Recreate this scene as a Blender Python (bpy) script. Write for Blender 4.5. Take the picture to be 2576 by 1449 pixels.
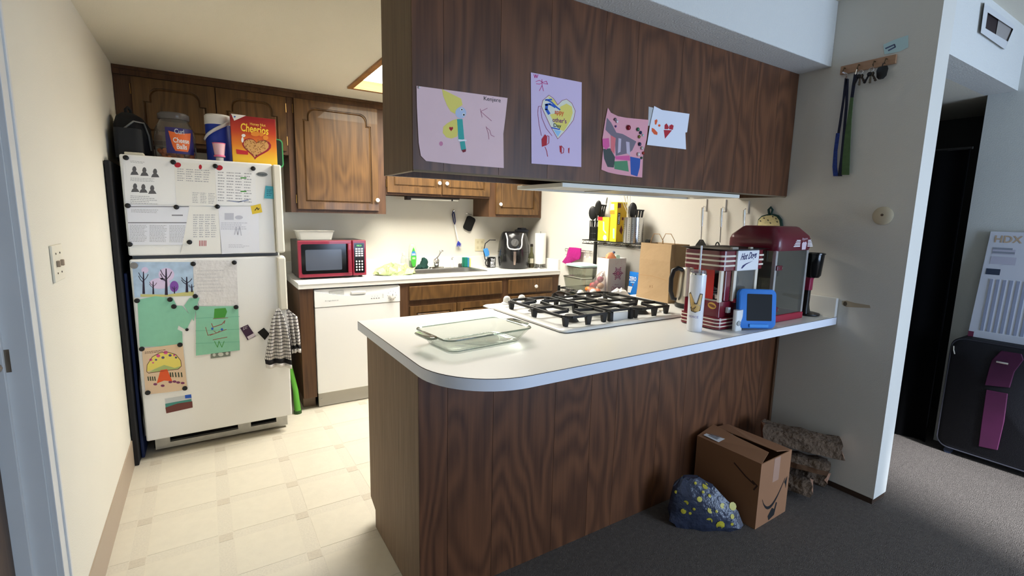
import bpy, bmesh, math, random
from mathutils import Vector, Matrix
from mathutils.geometry import tessellate_polygon
random.seed(7)
for o in list(bpy.data.objects): bpy.data.objects.remove(o)
scene = bpy.context.scene
COL = scene.collection
PI = math.pi

# ---------------------------------------------------------------- camera
IMG_W, IMG_H = 2576, 1449
F_PX = 1213.09
YAW, PITCH, ROLL, CAM_H = 32.461, -8.463, 1.206, 1.3949
def cam_axes():
    y, p, r = (math.radians(a) for a in (YAW, PITCH, ROLL))
    fw = Vector((math.sin(y)*math.cos(p), math.cos(y)*math.cos(p), math.sin(p)))
    rt = Vector((math.cos(y), -math.sin(y), 0)); up = rt.cross(fw)
    return rt*math.cos(r)+up*math.sin(r), up*math.cos(r)-rt*math.sin(r), fw
RT, UP, FW = cam_axes()
CAM = Vector((0, 0, CAM_H))
cd = bpy.data.cameras.new('camera'); cam = bpy.data.objects.new('camera', cd); COL.objects.link(cam)
cd.sensor_fit = 'HORIZONTAL'; cd.sensor_width = 36; cd.lens = F_PX/IMG_W*36; cd.clip_start = .02
cam.matrix_world = Matrix(((RT.x, UP.x, -FW.x, 0), (RT.y, UP.y, -FW.y, 0), (RT.z, UP.z, -FW.z, CAM_H), (0, 0, 0, 1)))
scene.camera = cam
def at(px, py, **k):
    "point where the sight line of a photo pixel meets an axis plane"
    d = FW + RT*((px-IMG_W/2)/F_PX) - UP*((py-IMG_H/2)/F_PX)
    (a, v), = k.items(); i = 'xyz'.index(a)
    return CAM + d*((v-CAM[i])/d[i])

# ---------------------------------------------------------------- light
vs = scene.view_settings
vs.view_transform = 'Standard'; vs.look = 'None'; vs.gamma = 1; vs.use_curve_mapping = False
vs.exposure = 0.0
world = bpy.data.worlds.new('world'); scene.world = world; world.use_nodes = True
bg = world.node_tree.nodes['Background']
bg.inputs[0].default_value = (0.55, 0.72, 1.0, 1); bg.inputs[1].default_value = 12
def area(name, loc, sx, sy, rot, power, color, spread=180, portal=False):
    l = bpy.data.lights.new(name, 'AREA'); l.shape = 'RECTANGLE'; l.size = sx; l.size_y = sy
    l.energy = power; l.color = color; l.spread = math.radians(spread)
    if portal: l.cycles.is_portal = True
    o = bpy.data.objects.new(name, l); o.location = loc; o.rotation_euler = rot; COL.objects.link(o); return o
# light from the recessed kitchen ceiling fixture (its diffuser is built below)
LX0, LX1, LY0, LY1 = .89, 2.11, 2.55, 3.47
area('kitchen_ceiling_lamp_light', ((LX0+LX1)/2, (LY0+LY1)/2, 2.28), LX1-LX0-.06, LY1-LY0-.06, (0, 0, 0), 35, (.965, .985, 1.0), 150)
# daylight enters through the window behind the camera
WIN = (2.0, 3.8, .05, 2.12)
WY = -2.6
area('window_portal', ((WIN[0]+WIN[1])/2, WY-.02, (WIN[2]+WIN[3])/2), WIN[1]-WIN[0], WIN[3]-WIN[2], (PI/2, 0, 0), 1, (1, 1, 1), 180, True)

sun = bpy.data.lights.new('sun', 'SUN'); sun.energy = 17.0; sun.angle = math.radians(7); sun.color = (.86, .92, 1.0)
so = bpy.data.objects.new('sun', sun); COL.objects.link(so); so.location = (2, -6, 4)
_el = math.radians(25.5); _d = Vector((.27, .963, 0)).normalized()*math.cos(_el)-Vector((0, 0, math.sin(_el)))
so.rotation_euler = _d.to_track_quat('-Z', 'Y').to_euler()

# ---------------------------------------------------------------- mesh helpers
class MB:
    def __init__(s): s.v = []; s.f = []; s.m = []; s.cm = 0
    def add(s, vs_, fs): 
        b = len(s.v); s.v += [tuple(v) for v in vs_]
        for f in fs: s.f.append(tuple(b+i for i in f)); s.m.append(s.cm)
        return s
    def box(s, x0, x1, y0, y1, z0, z1, T=None):
        v = [Vector(p) for p in ((x0,y0,z0),(x1,y0,z0),(x1,y1,z0),(x0,y1,z0),(x0,y0,z1),(x1,y0,z1),(x1,y1,z1),(x0,y1,z1))]
        if T: v = [T @ p for p in v]
        return s.add(v, ((3,2,1,0),(4,5,6,7),(0,1,5,4),(1,2,6,5),(2,3,7,6),(3,0,4,7)))
    def poly(s, pts): return s.add(pts, (tuple(range(len(pts))),))
    def prism(s, pts, vec):
        vec = Vector(vec); a = [Vector(p) for p in pts]; b = [p+vec for p in a]; n = len(a)
        tri = tessellate_polygon([a])
        fs = [t for t in tri] + [tuple(n+i for i in reversed(t)) for t in tri] + [(i, (i+1) % n, n+(i+1) % n, n+i) for i in range(n)]
        return s.add(a+b, fs)
    def cyl(s, p0, p1, r0, r1=None, n=16, caps=True):
        p0, p1 = Vector(p0), Vector(p1); r1 = r0 if r1 is None else r1
        d = (p1-p0).normalized(); u = d.orthogonal().normalized(); w = d.cross(u)
        v = []; f = []
        for p, r in ((p0, r0), (p1, r1)):
            for i in range(n): a = 2*PI*i/n; v.append(p+(u*math.cos(a)+w*math.sin(a))*r)
        f = [(i, (i+1) % n, n+(i+1) % n, n+i) for i in range(n)]
        if caps: f += [tuple(range(n-1, -1, -1)), tuple(range(n, 2*n))]
        return s.add(v, f)
    def tube(s, pts, r, n=8, closed=False, flat=None):
        pts = [Vector(p) for p in pts]; m = len(pts); v = []; f = []
        rs = r if isinstance(r, (list, tuple)) else [r]*m
        ref = None
        for i, p in enumerate(pts):
            a = pts[(i-1) % m] if (closed or i) else p; b = pts[(i+1) % m] if (closed or i < m-1) else p
            d = (b-a).normalized()
            if ref is None: ref = d.orthogonal().normalized()
            ref = (ref-d*ref.dot(d))
            ref = ref.normalized() if ref.length > 1e-6 else d.orthogonal().normalized()
            w = d.cross(ref)
            for k in range(n):
                t = 2*PI*k/n; v.append(p+(ref*math.cos(t)+w*math.sin(t))*rs[i])
        rng = m if closed else m-1
        for i in range(rng):
            j = (i+1) % m
            for k in range(n): f.append((i*n+k, i*n+(k+1) % n, j*n+(k+1) % n, j*n+k))
        if not closed: f += [tuple(range(n-1, -1, -1)), tuple(range((m-1)*n, m*n))]
        return s.add(v, f)
    def lathe(s, prof, cx=0, cy=0, n=28, sx=1, sy=1, close=False):
        v = []; f = []; m = len(prof)
        for r, z in prof:
            for k in range(n): a = 2*PI*k/n; v.append((cx+r*math.cos(a)*sx, cy+r*math.sin(a)*sy, z))
        for i in range(m-1 if not close else m):
            j = (i+1) % m
            for k in range(n): f.append((i*n+k, i*n+(k+1) % n, j*n+(k+1) % n, j*n+k))
        if not close:
            if prof[0][0] > 1e-5: f.append(tuple(range(n-1, -1, -1)))
            if prof[-1][0] > 1e-5: f.append(tuple(range((m-1)*n, m*n)))
        return s.add(v, f)
    def ball(s, c, r, sx=1, sy=1, sz=1, n=12, m=8):
        prof = [(max(1e-4, r*math.sin(PI*i/m)), -r*math.cos(PI*i/m)) for i in range(m+1)]
        b = len(s.v); s.lathe(prof, 0, 0, n)
        c = Vector(c)
        for i in range(b, len(s.v)): x, y, z = s.v[i]; s.v[i] = (c.x+x*sx, c.y+y*sy, c.z+z*sz)
        return s
    def loft(s, rings, caps=True):
        n = len(rings[0]); v = [p for r in rings for p in r]; f = []
        for i in range(len(rings)-1):
            for k in range(n): f.append((i*n+k, i*n+(k+1) % n, (i+1)*n+(k+1) % n, (i+1)*n+k))
        if caps: f += [tuple(range(n-1, -1, -1)), tuple(range((len(rings)-1)*n, len(rings)*n))]
        return s.add(v, f)
    def grid(s, fn, nu, nv, thick=None):
        v = [Vector(fn(i/nu, j/nv)) for j in range(nv+1) for i in range(nu+1)]
        f = [(j*(nu+1)+i, j*(nu+1)+i+1, (j+1)*(nu+1)+i+1, (j+1)*(nu+1)+i) for j in range(nv) for i in range(nu)]
        return s.add(v, f)
    def xf(s, T, start=0):
        for i in range(start, len(s.v)): s.v[i] = tuple(T @ Vector(s.v[i]))
        return s
ORIG = {}
def wloc(o): return ORIG.get(o.name, Vector((0, 0, 0)))
def tag(o, label=None, cat=None, group=None, kind=None):
    if label: o['label'] = label
    if cat: o['category'] = cat
    if group: o['group'] = group
    if kind: o['kind'] = kind
    return o
def build(mb, name, mats, parent=None, smooth=0, bevel=0, local=False, label=None, cat=None, group=None, kind=None, solid=0, subsurf=0, seg=2):
    me = bpy.data.meshes.new(name)
    vs_ = [Vector(v) for v in mb.v]
    if parent is not None:
        off = Vector((0, 0, 0)) if local else wloc(parent)
    else:
        lo = [min(v[i] for v in vs_) for i in range(3)]; hi = [max(v[i] for v in vs_) for i in range(3)]
        off = Vector(((lo[0]+hi[0])/2, (lo[1]+hi[1])/2, lo[2]))
    me.from_pydata([v-off for v in vs_], [], mb.f)
    if not isinstance(mats, (list, tuple)): mats = [mats]
    for m in mats: me.materials.append(m)
    me.polygons.foreach_set('material_index', mb.m)
    bm = bmesh.new(); bm.from_mesh(me); bmesh.ops.recalc_face_normals(bm, faces=bm.faces); bm.to_mesh(me); bm.free()
    if smooth:
        me.polygons.foreach_set('use_smooth', [True]*len(me.polygons))
        me.set_sharp_from_angle(angle=math.radians(smooth if smooth > 1 else 40))
    o = bpy.data.objects.new(name, me); COL.objects.link(o)
    if parent is not None: o.parent = parent; ORIG[o.name] = wloc(parent)
    else: o.location = off; ORIG[o.name] = off.copy()
    if solid: 
        md = o.modifiers.new('thickness', 'SOLIDIFY'); md.thickness = solid; md.offset = 0
    if bevel:
        md = o.modifiers.new('edges', 'BEVEL'); md.width = bevel; md.segments = seg; md.limit_method = 'ANGLE'; md.angle_limit = math.radians(40)
    if subsurf:
        md = o.modifiers.new('subsurf', 'SUBSURF'); md.levels = subsurf; md.render_levels = subsurf
    return tag(o, label, cat, group, kind)
def thing(name, label, cat, loc, rotz=0, group=None, kind=None):
    o = bpy.data.objects.new(name, None); COL.objects.link(o); o.empty_display_size = .05
    o.location = loc; o.rotation_euler = (0, 0, rotz); ORIG[o.name] = Vector(loc)
    return tag(o, label, cat, group, kind)
def struct(mb, name, mats, **k): return build(mb, name, mats, kind='structure', **k)
def copy_tree(o, parent=None):
    c = o.copy(); COL.objects.link(c); c.parent = parent; ORIG[c.name] = ORIG.get(o.name, Vector((0, 0, 0))).copy()
    for ch in list(o.children): copy_tree(ch, c)
    return c

# ---------------------------------------------------------------- flat print: shapes given on a plane
class Plane:
    "maps photo pixels to points on the axis plane that carries the print"
    def __init__(s, off=0.0, **k): s.k = dict(k); s.off = off
    def __call__(s, px, py, lift=0):
        (a, v), = s.k.items(); return at(px, py, **{a: v-s.off-lift})
class Quad:
    "maps (u,v) in 0..1 from a corner point and two edge vectors, lifted along the normal"
    def __init__(s, o, eu, ev): s.o, s.eu, s.ev = Vector(o), Vector(eu), Vector(ev); s.n = s.eu.cross(s.ev).normalized()
    def __call__(s, u, v, lift=0): return s.o+s.eu*u+s.ev*v+s.n*lift
def stroke(pts, w):
    out = []
    for (x0, y0), (x1, y1) in zip(pts, pts[1:]):
        dx, dy = x1-x0, y1-y0; L = math.hypot(dx, dy) or 1; nx, ny = -dy/L*w/2, dx/L*w/2; ex, ey = dx/L*w*.25, dy/L*w*.25
        out.append([(x0-ex+nx, y0-ey+ny), (x1+ex+nx, y1+ey+ny), (x1+ex-nx, y1+ey-ny), (x0-ex-nx, y0-ey-ny)])
    return out
def ell(cx, cy, rx, ry, rot=0, n=18):
    c, s_ = math.cos(rot), math.sin(rot)
    return [(cx+rx*math.cos(t)*c-ry*math.sin(t)*s_, cy+rx*math.cos(t)*s_+ry*math.sin(t)*c) for t in (2*PI*i/n for i in range(n))]
def heart(cx, cy, w, h, rot=0, n=26):
    out = []
    for i in range(n):
        t = 2*PI*i/n; x = math.sin(t)**3; y = -(13*math.cos(t)-5*math.cos(2*t)-2*math.cos(3*t)-math.cos(4*t))/16
        x *= w/2; y *= h/2
        out.append((cx+x*math.cos(rot)-y*math.sin(rot), cy+x*math.sin(rot)+y*math.cos(rot)))
    return out
def rect(x0, y0, x1, y1): return [(x0, y0), (x1, y0), (x1, y1), (x0, y1)]
def decal(name, pl, polys, mat_, parent, lift=.0006, **k):
    if k.get('kind') == 'stuff': groups = [polys]
    else:
        # marks that touch belong to one part, separate marks are parts of their own
        bb = [(min(q[0] for q in p), max(q[0] for q in p), min(q[1] for q in p), max(q[1] for q in p)) for p in polys]
        gid = list(range(len(polys)))
        for i in range(len(polys)):
            for j in range(i):
                a, b = bb[i], bb[j]
                if a[0] <= b[1] and b[0] <= a[1] and a[2] <= b[3] and b[2] <= a[3]:
                    gi, gj = gid[i], gid[j]; gid = [gj if g_ == gi else g_ for g_ in gid]
        groups = [[p for p, g_ in zip(polys, gid) if g_ == h] for h in dict.fromkeys(gid)]
    o = None
    for gr in groups:
        mb = MB()
        for p in gr:
            pts = [pl(u, v, lift) for u, v in p]
            if len(pts) > 4: mb.add(pts, tessellate_polygon([pts]))
            else: mb.poly(pts)
        o = build(mb, name, mat_, parent, **k)
    return o
_tc = {}
def text2d(s, bold=False, shear=0):
    key = (s, bold, shear)
    if key not in _tc:
        cu = bpy.data.curves.new('txt', 'FONT'); cu.body = s; cu.shear = shear; cu.offset = .02 if bold else 0; cu.resolution_u = 3
        ob = bpy.data.objects.new('txt', cu); me = bpy.data.meshes.new_from_object(ob)
        vs_ = [(v.co.x, v.co.y) for v in me.vertices]; fs = [tuple(p.vertices) for p in me.polygons]
        bpy.data.objects.remove(ob); bpy.data.curves.remove(cu); bpy.data.meshes.remove(me)
        x0 = min(v[0] for v in vs_); x1 = max(v[0] for v in vs_); y0 = min(v[1] for v in vs_); y1 = max(v[1] for v in vs_)
        _tc[key] = ([((v[0]-x0)/(x1-x0), (v[1]-y0)/(y1-y0)) for v in vs_], fs)
    return _tc[key]
def lettering(s, pl, tl, tr, bl, mat_, parent, lift=.0008, name='lettering', bold=False, shear=0):
    "text stretched between its top-left, top-right and bottom-left corners on plane pl"
    vs_, fs = text2d(s, bold, shear); mb = MB(); pts = []
    for u, v in vs_:
        x = bl[0]+(tr[0]-tl[0])*u+(tl[0]-bl[0])*v; y = bl[1]+(tr[1]-tl[1])*u+(tl[1]-bl[1])*v
        pts.append(pl(x, y, lift))
    mb.add(pts, fs); return build(mb, name, mat_, parent)
def ripple_lines(tl, w, h, rows, slope=0, ragged=.3, th=.35, cols=1, rnd=None):
    "rows of small type, as thin bars"
    r = rnd or random; out = []
    for i in range(rows):
        y = tl[1]+h*i/rows
        for c in range(cols):
            x = tl[0]+w*c/cols; ww = w/cols*(1-.12-ragged*r.random()); a = 0
            while a < ww:
                b = min(ww, a+ (2+5*r.random()))
                out.append([(x+a, y+slope*(x+a-tl[0])), (x+b, y+slope*(x+b-tl[0])), (x+b, y+slope*(x+b-tl[0])+h/rows*th), (x+a, y+slope*(x+a-tl[0])+h/rows*th)])
                a = b+1.2
    return out

# ---------------------------------------------------------------- materials
def lin(c): return tuple((v/255/12.92 if v <= 10.31 else ((v/255+.055)/1.055)**2.4) for v in c[:3])
_mc = {}
def M(name, col=(200, 200, 200), rough=.5, metal=0, spec=.5, noise=None, bump=None, trans=0, coat=0, emit=0, ior=1.45, alpha=1, sheen=0):
    "col is an sRGB colour; noise=(scale, amount[, stretch]); bump=(scale, strength)"
    if name in _mc: return _mc[name]
    m = bpy.data.materials.new(name); m.use_nodes = True; nt = m.node_tree; b = nt.nodes['Principled BSDF']
    c = lin(col); b.inputs['Base Color'].default_value = (*c, 1); b.inputs['Roughness'].default_value = rough
    b.inputs['Metallic'].default_value = metal; b.inputs['Specular IOR Level'].default_value = spec
    b.inputs['Transmission Weight'].default_value = trans; b.inputs['IOR'].default_value = ior
    b.inputs['Coat Weight'].default_value = coat; b.inputs['Alpha'].default_value = alpha
    if emit: b.inputs['Emission Color'].default_value = (*c, 1); b.inputs['Emission Strength'].default_value = emit
    if noise or bump:
        tc = nt.nodes.new('ShaderNodeTexCoord')
    if noise:
        mp = nt.nodes.new('ShaderNodeMapping'); mp.inputs['Scale'].default_value = noise[2] if len(noise) > 2 else (1, 1, 1)
        n = nt.nodes.new('ShaderNodeTexNoise'); n.inputs['Scale'].default_value = noise[0]; n.inputs['Detail'].default_value = 5
        r = nt.nodes.new('ShaderNodeMix'); r.data_type = 'RGBA'; r.blend_type = 'MIX'
        k = noise[1]; r.inputs[6].default_value = (*[max(0, v*(1-k)) for v in c], 1); r.inputs[7].default_value = (*[min(1, v*(1+k)) for v in c], 1)
        nt.links.new(tc.outputs['Object'], mp.inputs[0]); nt.links.new(mp.outputs[0], n.inputs['Vector'])
        nt.links.new(n.outputs['Fac'], r.inputs[0]); nt.links.new(r.outputs[2], b.inputs['Base Color'])
    if bump:
        n2 = nt.nodes.new('ShaderNodeTexNoise'); n2.inputs['Scale'].default_value = bump[0]; n2.inputs['Detail'].default_value = 4
        bp = nt.nodes.new('ShaderNodeBump'); bp.inputs['Strength'].default_value = bump[1]; bp.inputs['Distance'].default_value = .01
        nt.links.new(tc.outputs['Object'], n2.inputs['Vector']); nt.links.new(n2.outputs['Fac'], bp.inputs['Height']); nt.links.new(bp.outputs[0], b.inputs['Normal'])
    _mc[name] = m; return m
def clear(name, tint=(245, 248, 245), gloss=1.0, ior=1.45, rough=.03, haze=0, hcol=(230, 230, 230)):
    "thin clear glass or plastic: tinted see-through with a fresnel sheen; haze adds milky diffuse"
    if name in _mc: return _mc[name]
    m = bpy.data.materials.new(name); m.use_nodes = True; nt = m.node_tree; nt.nodes.clear()
    out = nt.nodes.new('ShaderNodeOutputMaterial'); tr = nt.nodes.new('ShaderNodeBsdfTransparent'); tr.inputs[0].default_value = (*lin(tint), 1)
    gl = nt.nodes.new('ShaderNodeBsdfGlossy'); gl.inputs['Roughness'].default_value = rough
    fr = nt.nodes.new('ShaderNodeLayerWeight'); pw_ = nt.nodes.new('ShaderNodeMath'); pw_.operation = 'POWER'; pw_.inputs[1].default_value = 3.2; nt.links.new(fr.outputs['Facing'], pw_.inputs[0]); fr.inputs[0].default_value = .5
    mu = nt.nodes.new('ShaderNodeMath'); mu.operation = 'MULTIPLY_ADD'; mu.inputs[1].default_value = .75*gloss; mu.inputs[2].default_value = .04*gloss; nt.links.new(pw_.outputs[0], mu.inputs[0])
    mx = nt.nodes.new('ShaderNodeMixShader'); base = tr
    if haze:
        df = nt.nodes.new('ShaderNodeBsdfDiffuse'); df.inputs[0].default_value = (*lin(hcol), 1)
        m2 = nt.nodes.new('ShaderNodeMixShader'); m2.inputs[0].default_value = haze
        nt.links.new(tr.outputs[0], m2.inputs[1]); nt.links.new(df.outputs[0], m2.inputs[2]); base = m2
    nt.links.new(mu.outputs[0], mx.inputs[0]); nt.links.new(base.outputs[0], mx.inputs[1]); nt.links.new(gl.outputs[0], mx.inputs[2])
    nt.links.new(mx.outputs[0], out.inputs[0]); _mc[name] = m; return m
def wood(name, dark, light, rings=9, scale=1.0, rough=.42, fib=.35, axis='z', coat=0.0, contrast=1.0):
    "plain-sawn wood: contour lines of a stretched noise give cathedral grain, plus fine fibres"
    if name in _mc: return _mc[name]
    m = bpy.data.materials.new(name); m.use_nodes = True; nt = m.node_tree; b = nt.nodes['Principled BSDF']; N = nt.nodes.new; L = nt.links.new
    tc = N('ShaderNodeTexCoord'); oi = N('ShaderNodeObjectInfo'); ad = N('ShaderNodeVectorMath'); ad.operation = 'MULTIPLY_ADD'
    cb = N('ShaderNodeCombineXYZ'); 
    for i in range(3): L(oi.outputs['Random'], cb.inputs[i])
    ad.inputs[1].default_value = (1, 1, 1)
    sc = N('ShaderNodeVectorMath'); sc.operation = 'SCALE'; sc.inputs['Scale'].default_value = 13.7; L(cb.outputs[0], sc.inputs[0])
    L(tc.outputs['Object'], ad.inputs[0]); L(sc.outputs[0], ad.inputs[2])
    st = {'z': (3.4, 3.4, .9), 'x': (.9, 3.4, 3.4), 'y': (3.4, .9, 3.4)}[axis]; sf = {'z': (90, 90, 3.5), 'x': (3.5, 90, 90), 'y': (90, 3.5, 90)}[axis]
    m1 = N('ShaderNodeMapping'); m1.inputs['Scale'].default_value = tuple(v*scale for v in st); L(ad.outputs[0], m1.inputs[0])
    n1 = N('ShaderNodeTexNoise'); n1.inputs['Scale'].default_value = 1; n1.inputs['Detail'].default_value = 2.2; n1.inputs['Roughness'].default_value = .42; L(m1.outputs[0], n1.inputs['Vector'])
    mu = N('ShaderNodeMath'); mu.operation = 'MULTIPLY'; mu.inputs[1].default_value = rings*2*PI; L(n1.outputs['Fac'], mu.inputs[0])
    sn = N('ShaderNodeMath'); sn.operation = 'SINE'; L(mu.outputs[0], sn.inputs[0])
    m2 = N('ShaderNodeMapping'); m2.inputs['Scale'].default_value = sf; L(ad.outputs[0], m2.inputs[0])
    n2 = N('ShaderNodeTexNoise'); n2.inputs['Scale'].default_value = 1; n2.inputs['Detail'].default_value = 4; L(m2.outputs[0], n2.inputs['Vector'])
    mr = N('ShaderNodeMapRange'); mr.inputs[1].default_value = -1; mr.inputs[2].default_value = 1; mr.inputs[3].default_value = .5-.5*contrast*(1-fib); mr.inputs[4].default_value = .5+.5*contrast*(1-fib); L(sn.outputs[0], mr.inputs[0])
    mf = N('ShaderNodeMath'); mf.operation = 'MULTIPLY_ADD'; mf.inputs[1].default_value = fib*2; L(n2.outputs['Fac'], mf.inputs[0])
    sb = N('ShaderNodeMath'); sb.operation = 'SUBTRACT'; sb.inputs[1].default_value = fib; L(mr.outputs[0], sb.inputs[0]); L(sb.outputs[0], mf.inputs[2])
    mx = N('ShaderNodeMix'); mx.data_type = 'RGBA'; mx.inputs[6].default_value = (*lin(dark), 1); mx.inputs[7].default_value = (*lin(light), 1)
    L(mf.outputs[0], mx.inputs[0]); L(mx.outputs[2], b.inputs['Base Color'])
    b.inputs['Roughness'].default_value = rough; b.inputs['Coat Weight'].default_value = coat; b.inputs['Specular IOR Level'].default_value = .35
    bp = N('ShaderNodeBump'); bp.inputs['Strength'].default_value = .12; bp.inputs['Distance'].default_value = .002; L(mf.outputs[0], bp.inputs['Height']); L(bp.outputs[0], b.inputs['Normal'])
    _mc[name] = m; return m
wall_cream = M('wall_cream_paint', (224, 219, 205), .75, bump=(220, .12), noise=(2.2, .035))
ceil_paint = M('ceiling_paint', (222, 215, 198), .85, bump=(160, .25), noise=(2, .03))
beam_paint = M('white_textured_paint', (214, 213, 208), .8, bump=(120, .35))
trim_white = M('trim_white_paint', (212, 212, 210), .5, noise=(9, .05))
white_lam = M('white_laminate', (226, 224, 218), .32)
white_enamel = M('white_enamel', (232, 231, 226), .3)
appl_white = M('appliance_white', (236, 236, 234), .38, bump=(400, .03))
black = M('black_plastic', (14, 14, 15), .4)
black_gloss = M('black_gloss', (10, 10, 11), .12)
black_matte = M('black_matte', (12, 12, 12), .8)
steel = M('brushed_steel', (190, 190, 188), .3, 1, noise=(60, .1, (1, 1, .05)))
chrome = M('chrome', (215, 215, 215), .12, 1)
cab_wood = wood('cabinet_walnut_stain', (62, 43, 26), (120, 88, 51), rings=14, rough=.38, fib=.45, coat=.15, contrast=.6)
cab_frame = wood('cabinet_frame_walnut_stain', (64, 44, 31), (104, 74, 50), rings=8, rough=.45, fib=.55, contrast=.6)
panel_wood = wood('plywood_panelling', (65, 40, 27), (115, 74, 48), rings=15, scale=.95, rough=.4, fib=.38, contrast=.75)
side_ply = wood('raw_side_panel', (112, 92, 74), (146, 124, 102), rings=2, rough=.7, fib=.8, contrast=.4)
brass = M('hinge_brass', (176, 142, 90), .35, 1)
knob_white = M('knob_porcelain', (240, 238, 232), .2)
# ================================================================ the room
XL, XR, YB, ZK, ZL = -.409, 2.744, 4.13, 2.235, 2.49
RT_OUT, WEND = 2.887, .905
XH = 3.956
carpet = M('carpet_taupe', (104, 96, 90), .95, spec=.1, noise=(55, .35), bump=(260, .9))
vinyl_strip = M('vinyl_mosaic_strip', (212, 204, 187), .42, noise=(140, .14), bump=(150, .05))
vinyl_tile = M('vinyl_tile_face', (216, 208, 190), .38, noise=(26, .06), bump=(90, .03))
vinyl_cnr = M('vinyl_corner_square', (201, 191, 173), .42, noise=(120, .18))
floor = struct(MB().box(XL-.2, XR+.1, 1.46, YB+.1, -.05, 0), 'floor', vinyl_strip, label='cream sheet vinyl kitchen floor with faint square tile pattern')
GX, GY, GS, SW = -.004, 2.552, .3045, .058
tm = None; cm_ = None
for i in range(-2, 4):
    for j in range(-4, 4):
        x0, x1 = GX+GS*i+SW/2, GX+GS*(i+1)-SW/2; y0, y1 = GY+GS*j+SW/2, GY+GS*(j+1)-SW/2
        x0, x1 = max(x0, XL+.004), min(x1, XR); y0, y1 = max(y0, 1.47), min(y1, 3.66)
        if x1-x0 < .03 or y1-y0 < .03: continue
        build(MB().box(x0, x1, y0, y1, -.001, .0009), 'tile', vinyl_tile, floor)
for i in range(-1, 4):
    for j in range(-3, 4):
        x, y = GX+GS*i, GY+GS*j
        if y < 1.5 or y > 3.6: continue
        build(MB().box(x-SW/2+.003, x+SW/2-.003, y-SW/2+.003, y+SW/2-.003, -.001, .0008), 'corner_square', vinyl_cnr, floor)
struct(MB().box(XL-.9, XH+.9, WY-.2, 1.46, -.05, .003).box(XR, XH+.9, 1.46, 3.1, -.05, .003), 'floor', carpet, label='dark taupe living room carpet')
# left wall with the doorway opening
DO0, DO1, DOZ = .86, 1.705, 2.04
struct(MB().box(XL-.12, XL, DO1, YB+.12, 0, ZL).box(XL-.12, XL, WY-.12, DO0, 0, ZL).box(XL-.12, XL, DO0, DO1, DOZ, ZL), 'wall_left', wall_cream)
struct(MB().box(XL-.12, XR+.12, YB, YB+.12, 0, ZL), 'wall_back', wall_cream)
struct(MB().box(XR, RT_OUT, WEND, YB+.12, .03, ZL), 'wall_right', M('wall_right_paint', (212, 208, 199), .75, bump=(220, .12), noise=(2.4, .06)))
struct(MB().box(RT_OUT, XH, WEND, WEND+.14, 2.16, ZL), 'wall_header', beam_paint)
struct(MB().box(XH, XH+.12, WY-.12, 1.03, 0, ZL), 'wall_hall', M('hall_wall_paint', (202, 204, 200), .8, bump=(200, .15), noise=(2, .04)))
hall = M('hall_painted_shade', (70, 68, 66), .85)  # darkness of the unlit hall end is put into this wall colour
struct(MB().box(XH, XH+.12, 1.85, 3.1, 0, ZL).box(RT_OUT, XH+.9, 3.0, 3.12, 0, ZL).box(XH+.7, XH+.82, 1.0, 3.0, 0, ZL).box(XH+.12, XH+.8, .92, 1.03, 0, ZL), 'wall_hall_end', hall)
struct(MB().box(RT_OUT-.05, XH+.85, WEND+.14, 3.1, 2.16, 2.25).box(XH-.001, XH+.85, .93, WEND+.14, 2.16, 2.25), 'ceiling_hall', ceil_paint)
# window wall behind the camera
a0, a1, b0, b1 = WIN
struct(MB().box(XL-.12, a0, WY-.1, WY, 0, ZL).box(a1, XH+.12, WY-.1, WY, 0, ZL).box(a0, a1, WY-.1, WY, 0, b0).box(a0, a1, WY-.1, WY, b1, ZL), 'wall_front', wall_cream)
w = MB().box(a0, a1, WY-.07, WY-.03, b0, b0+.05).box(a0, a1, WY-.07, WY-.03, b1-.05, b1)
for x in (a0, (a0+a1)/2-.025, a1-.05): w.box(x, x+.05, WY-.07, WY-.03, b0, b1)
struct(w, 'window_1', trim_white, label='wide white framed living room window')
struct(MB().box(XL-.12, XH+.12, WY-.12, WEND+.02, ZL, ZL+.1).box(XL-.12, RT_OUT, WEND, 1.36, ZL, ZL+.1), 'ceiling', ceil_paint)
k = MB()
k.box(XL-.1, LX0, 1.5, YB+.1, ZK, ZK+.08).box(LX1, XR+.1, 1.5, YB+.1, ZK, ZK+.08).box(LX0, LX1, 1.5, LY0, ZK, ZK+.08).box(LX0, LX1, LY1, YB+.1, ZK, ZK+.08)
struct(k, 'ceiling', ceil_paint, label='cream low kitchen ceiling')
struct(MB().box(XL, XR, 1.331, 1.56, 2.179, ZL), 'wall_soffit', beam_paint, bevel=.004)
# trim
struct(MB().box(XL, XL+.006, DO1+.061, 3.3, 0, .148), 'baseboard_left', M('vinyl_base_taupe', (172, 155, 136), .5, noise=(6, .05)))
struct(MB().box(XR, RT_OUT-.004, WEND+.004, 1.459, 0, .032), 'baseboard_right', M('base_dark_brown', (58, 40, 28), .6))
struct(MB().box(XL, XL+.014, DO1, DO1+.061, 0, DOZ+.06).box(XL, XL+.014, DO0-.061, DO0, 0, DOZ+.06).box(XL, XL+.014, DO0, DO1, DOZ, DOZ+.06)
       .box(XL, XL+.019, DO1+.046, DO1+.061, 0, DOZ+.06), 'trim_1', trim_white, bevel=.002)
struct(MB().box(XL-.12, XL+.001, DO1-.004, DO1+.01, 0, DOZ).box(XL-.095, XL-.045, DO1-.018, DO1-.003, 0, DOZ).box(XL-.12, XL, DO0-.01, DO0+.004, 0, DOZ).box(XL-.12, XL, DO0, DO1, DOZ-.004, DOZ+.01), 'trim_2', trim_white, bevel=.0015)
dr = thing('door_1', 'dark brown side door set back in a white frame', None, (XL-.1, (DO0+DO1)/2, 0), kind='structure')
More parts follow.
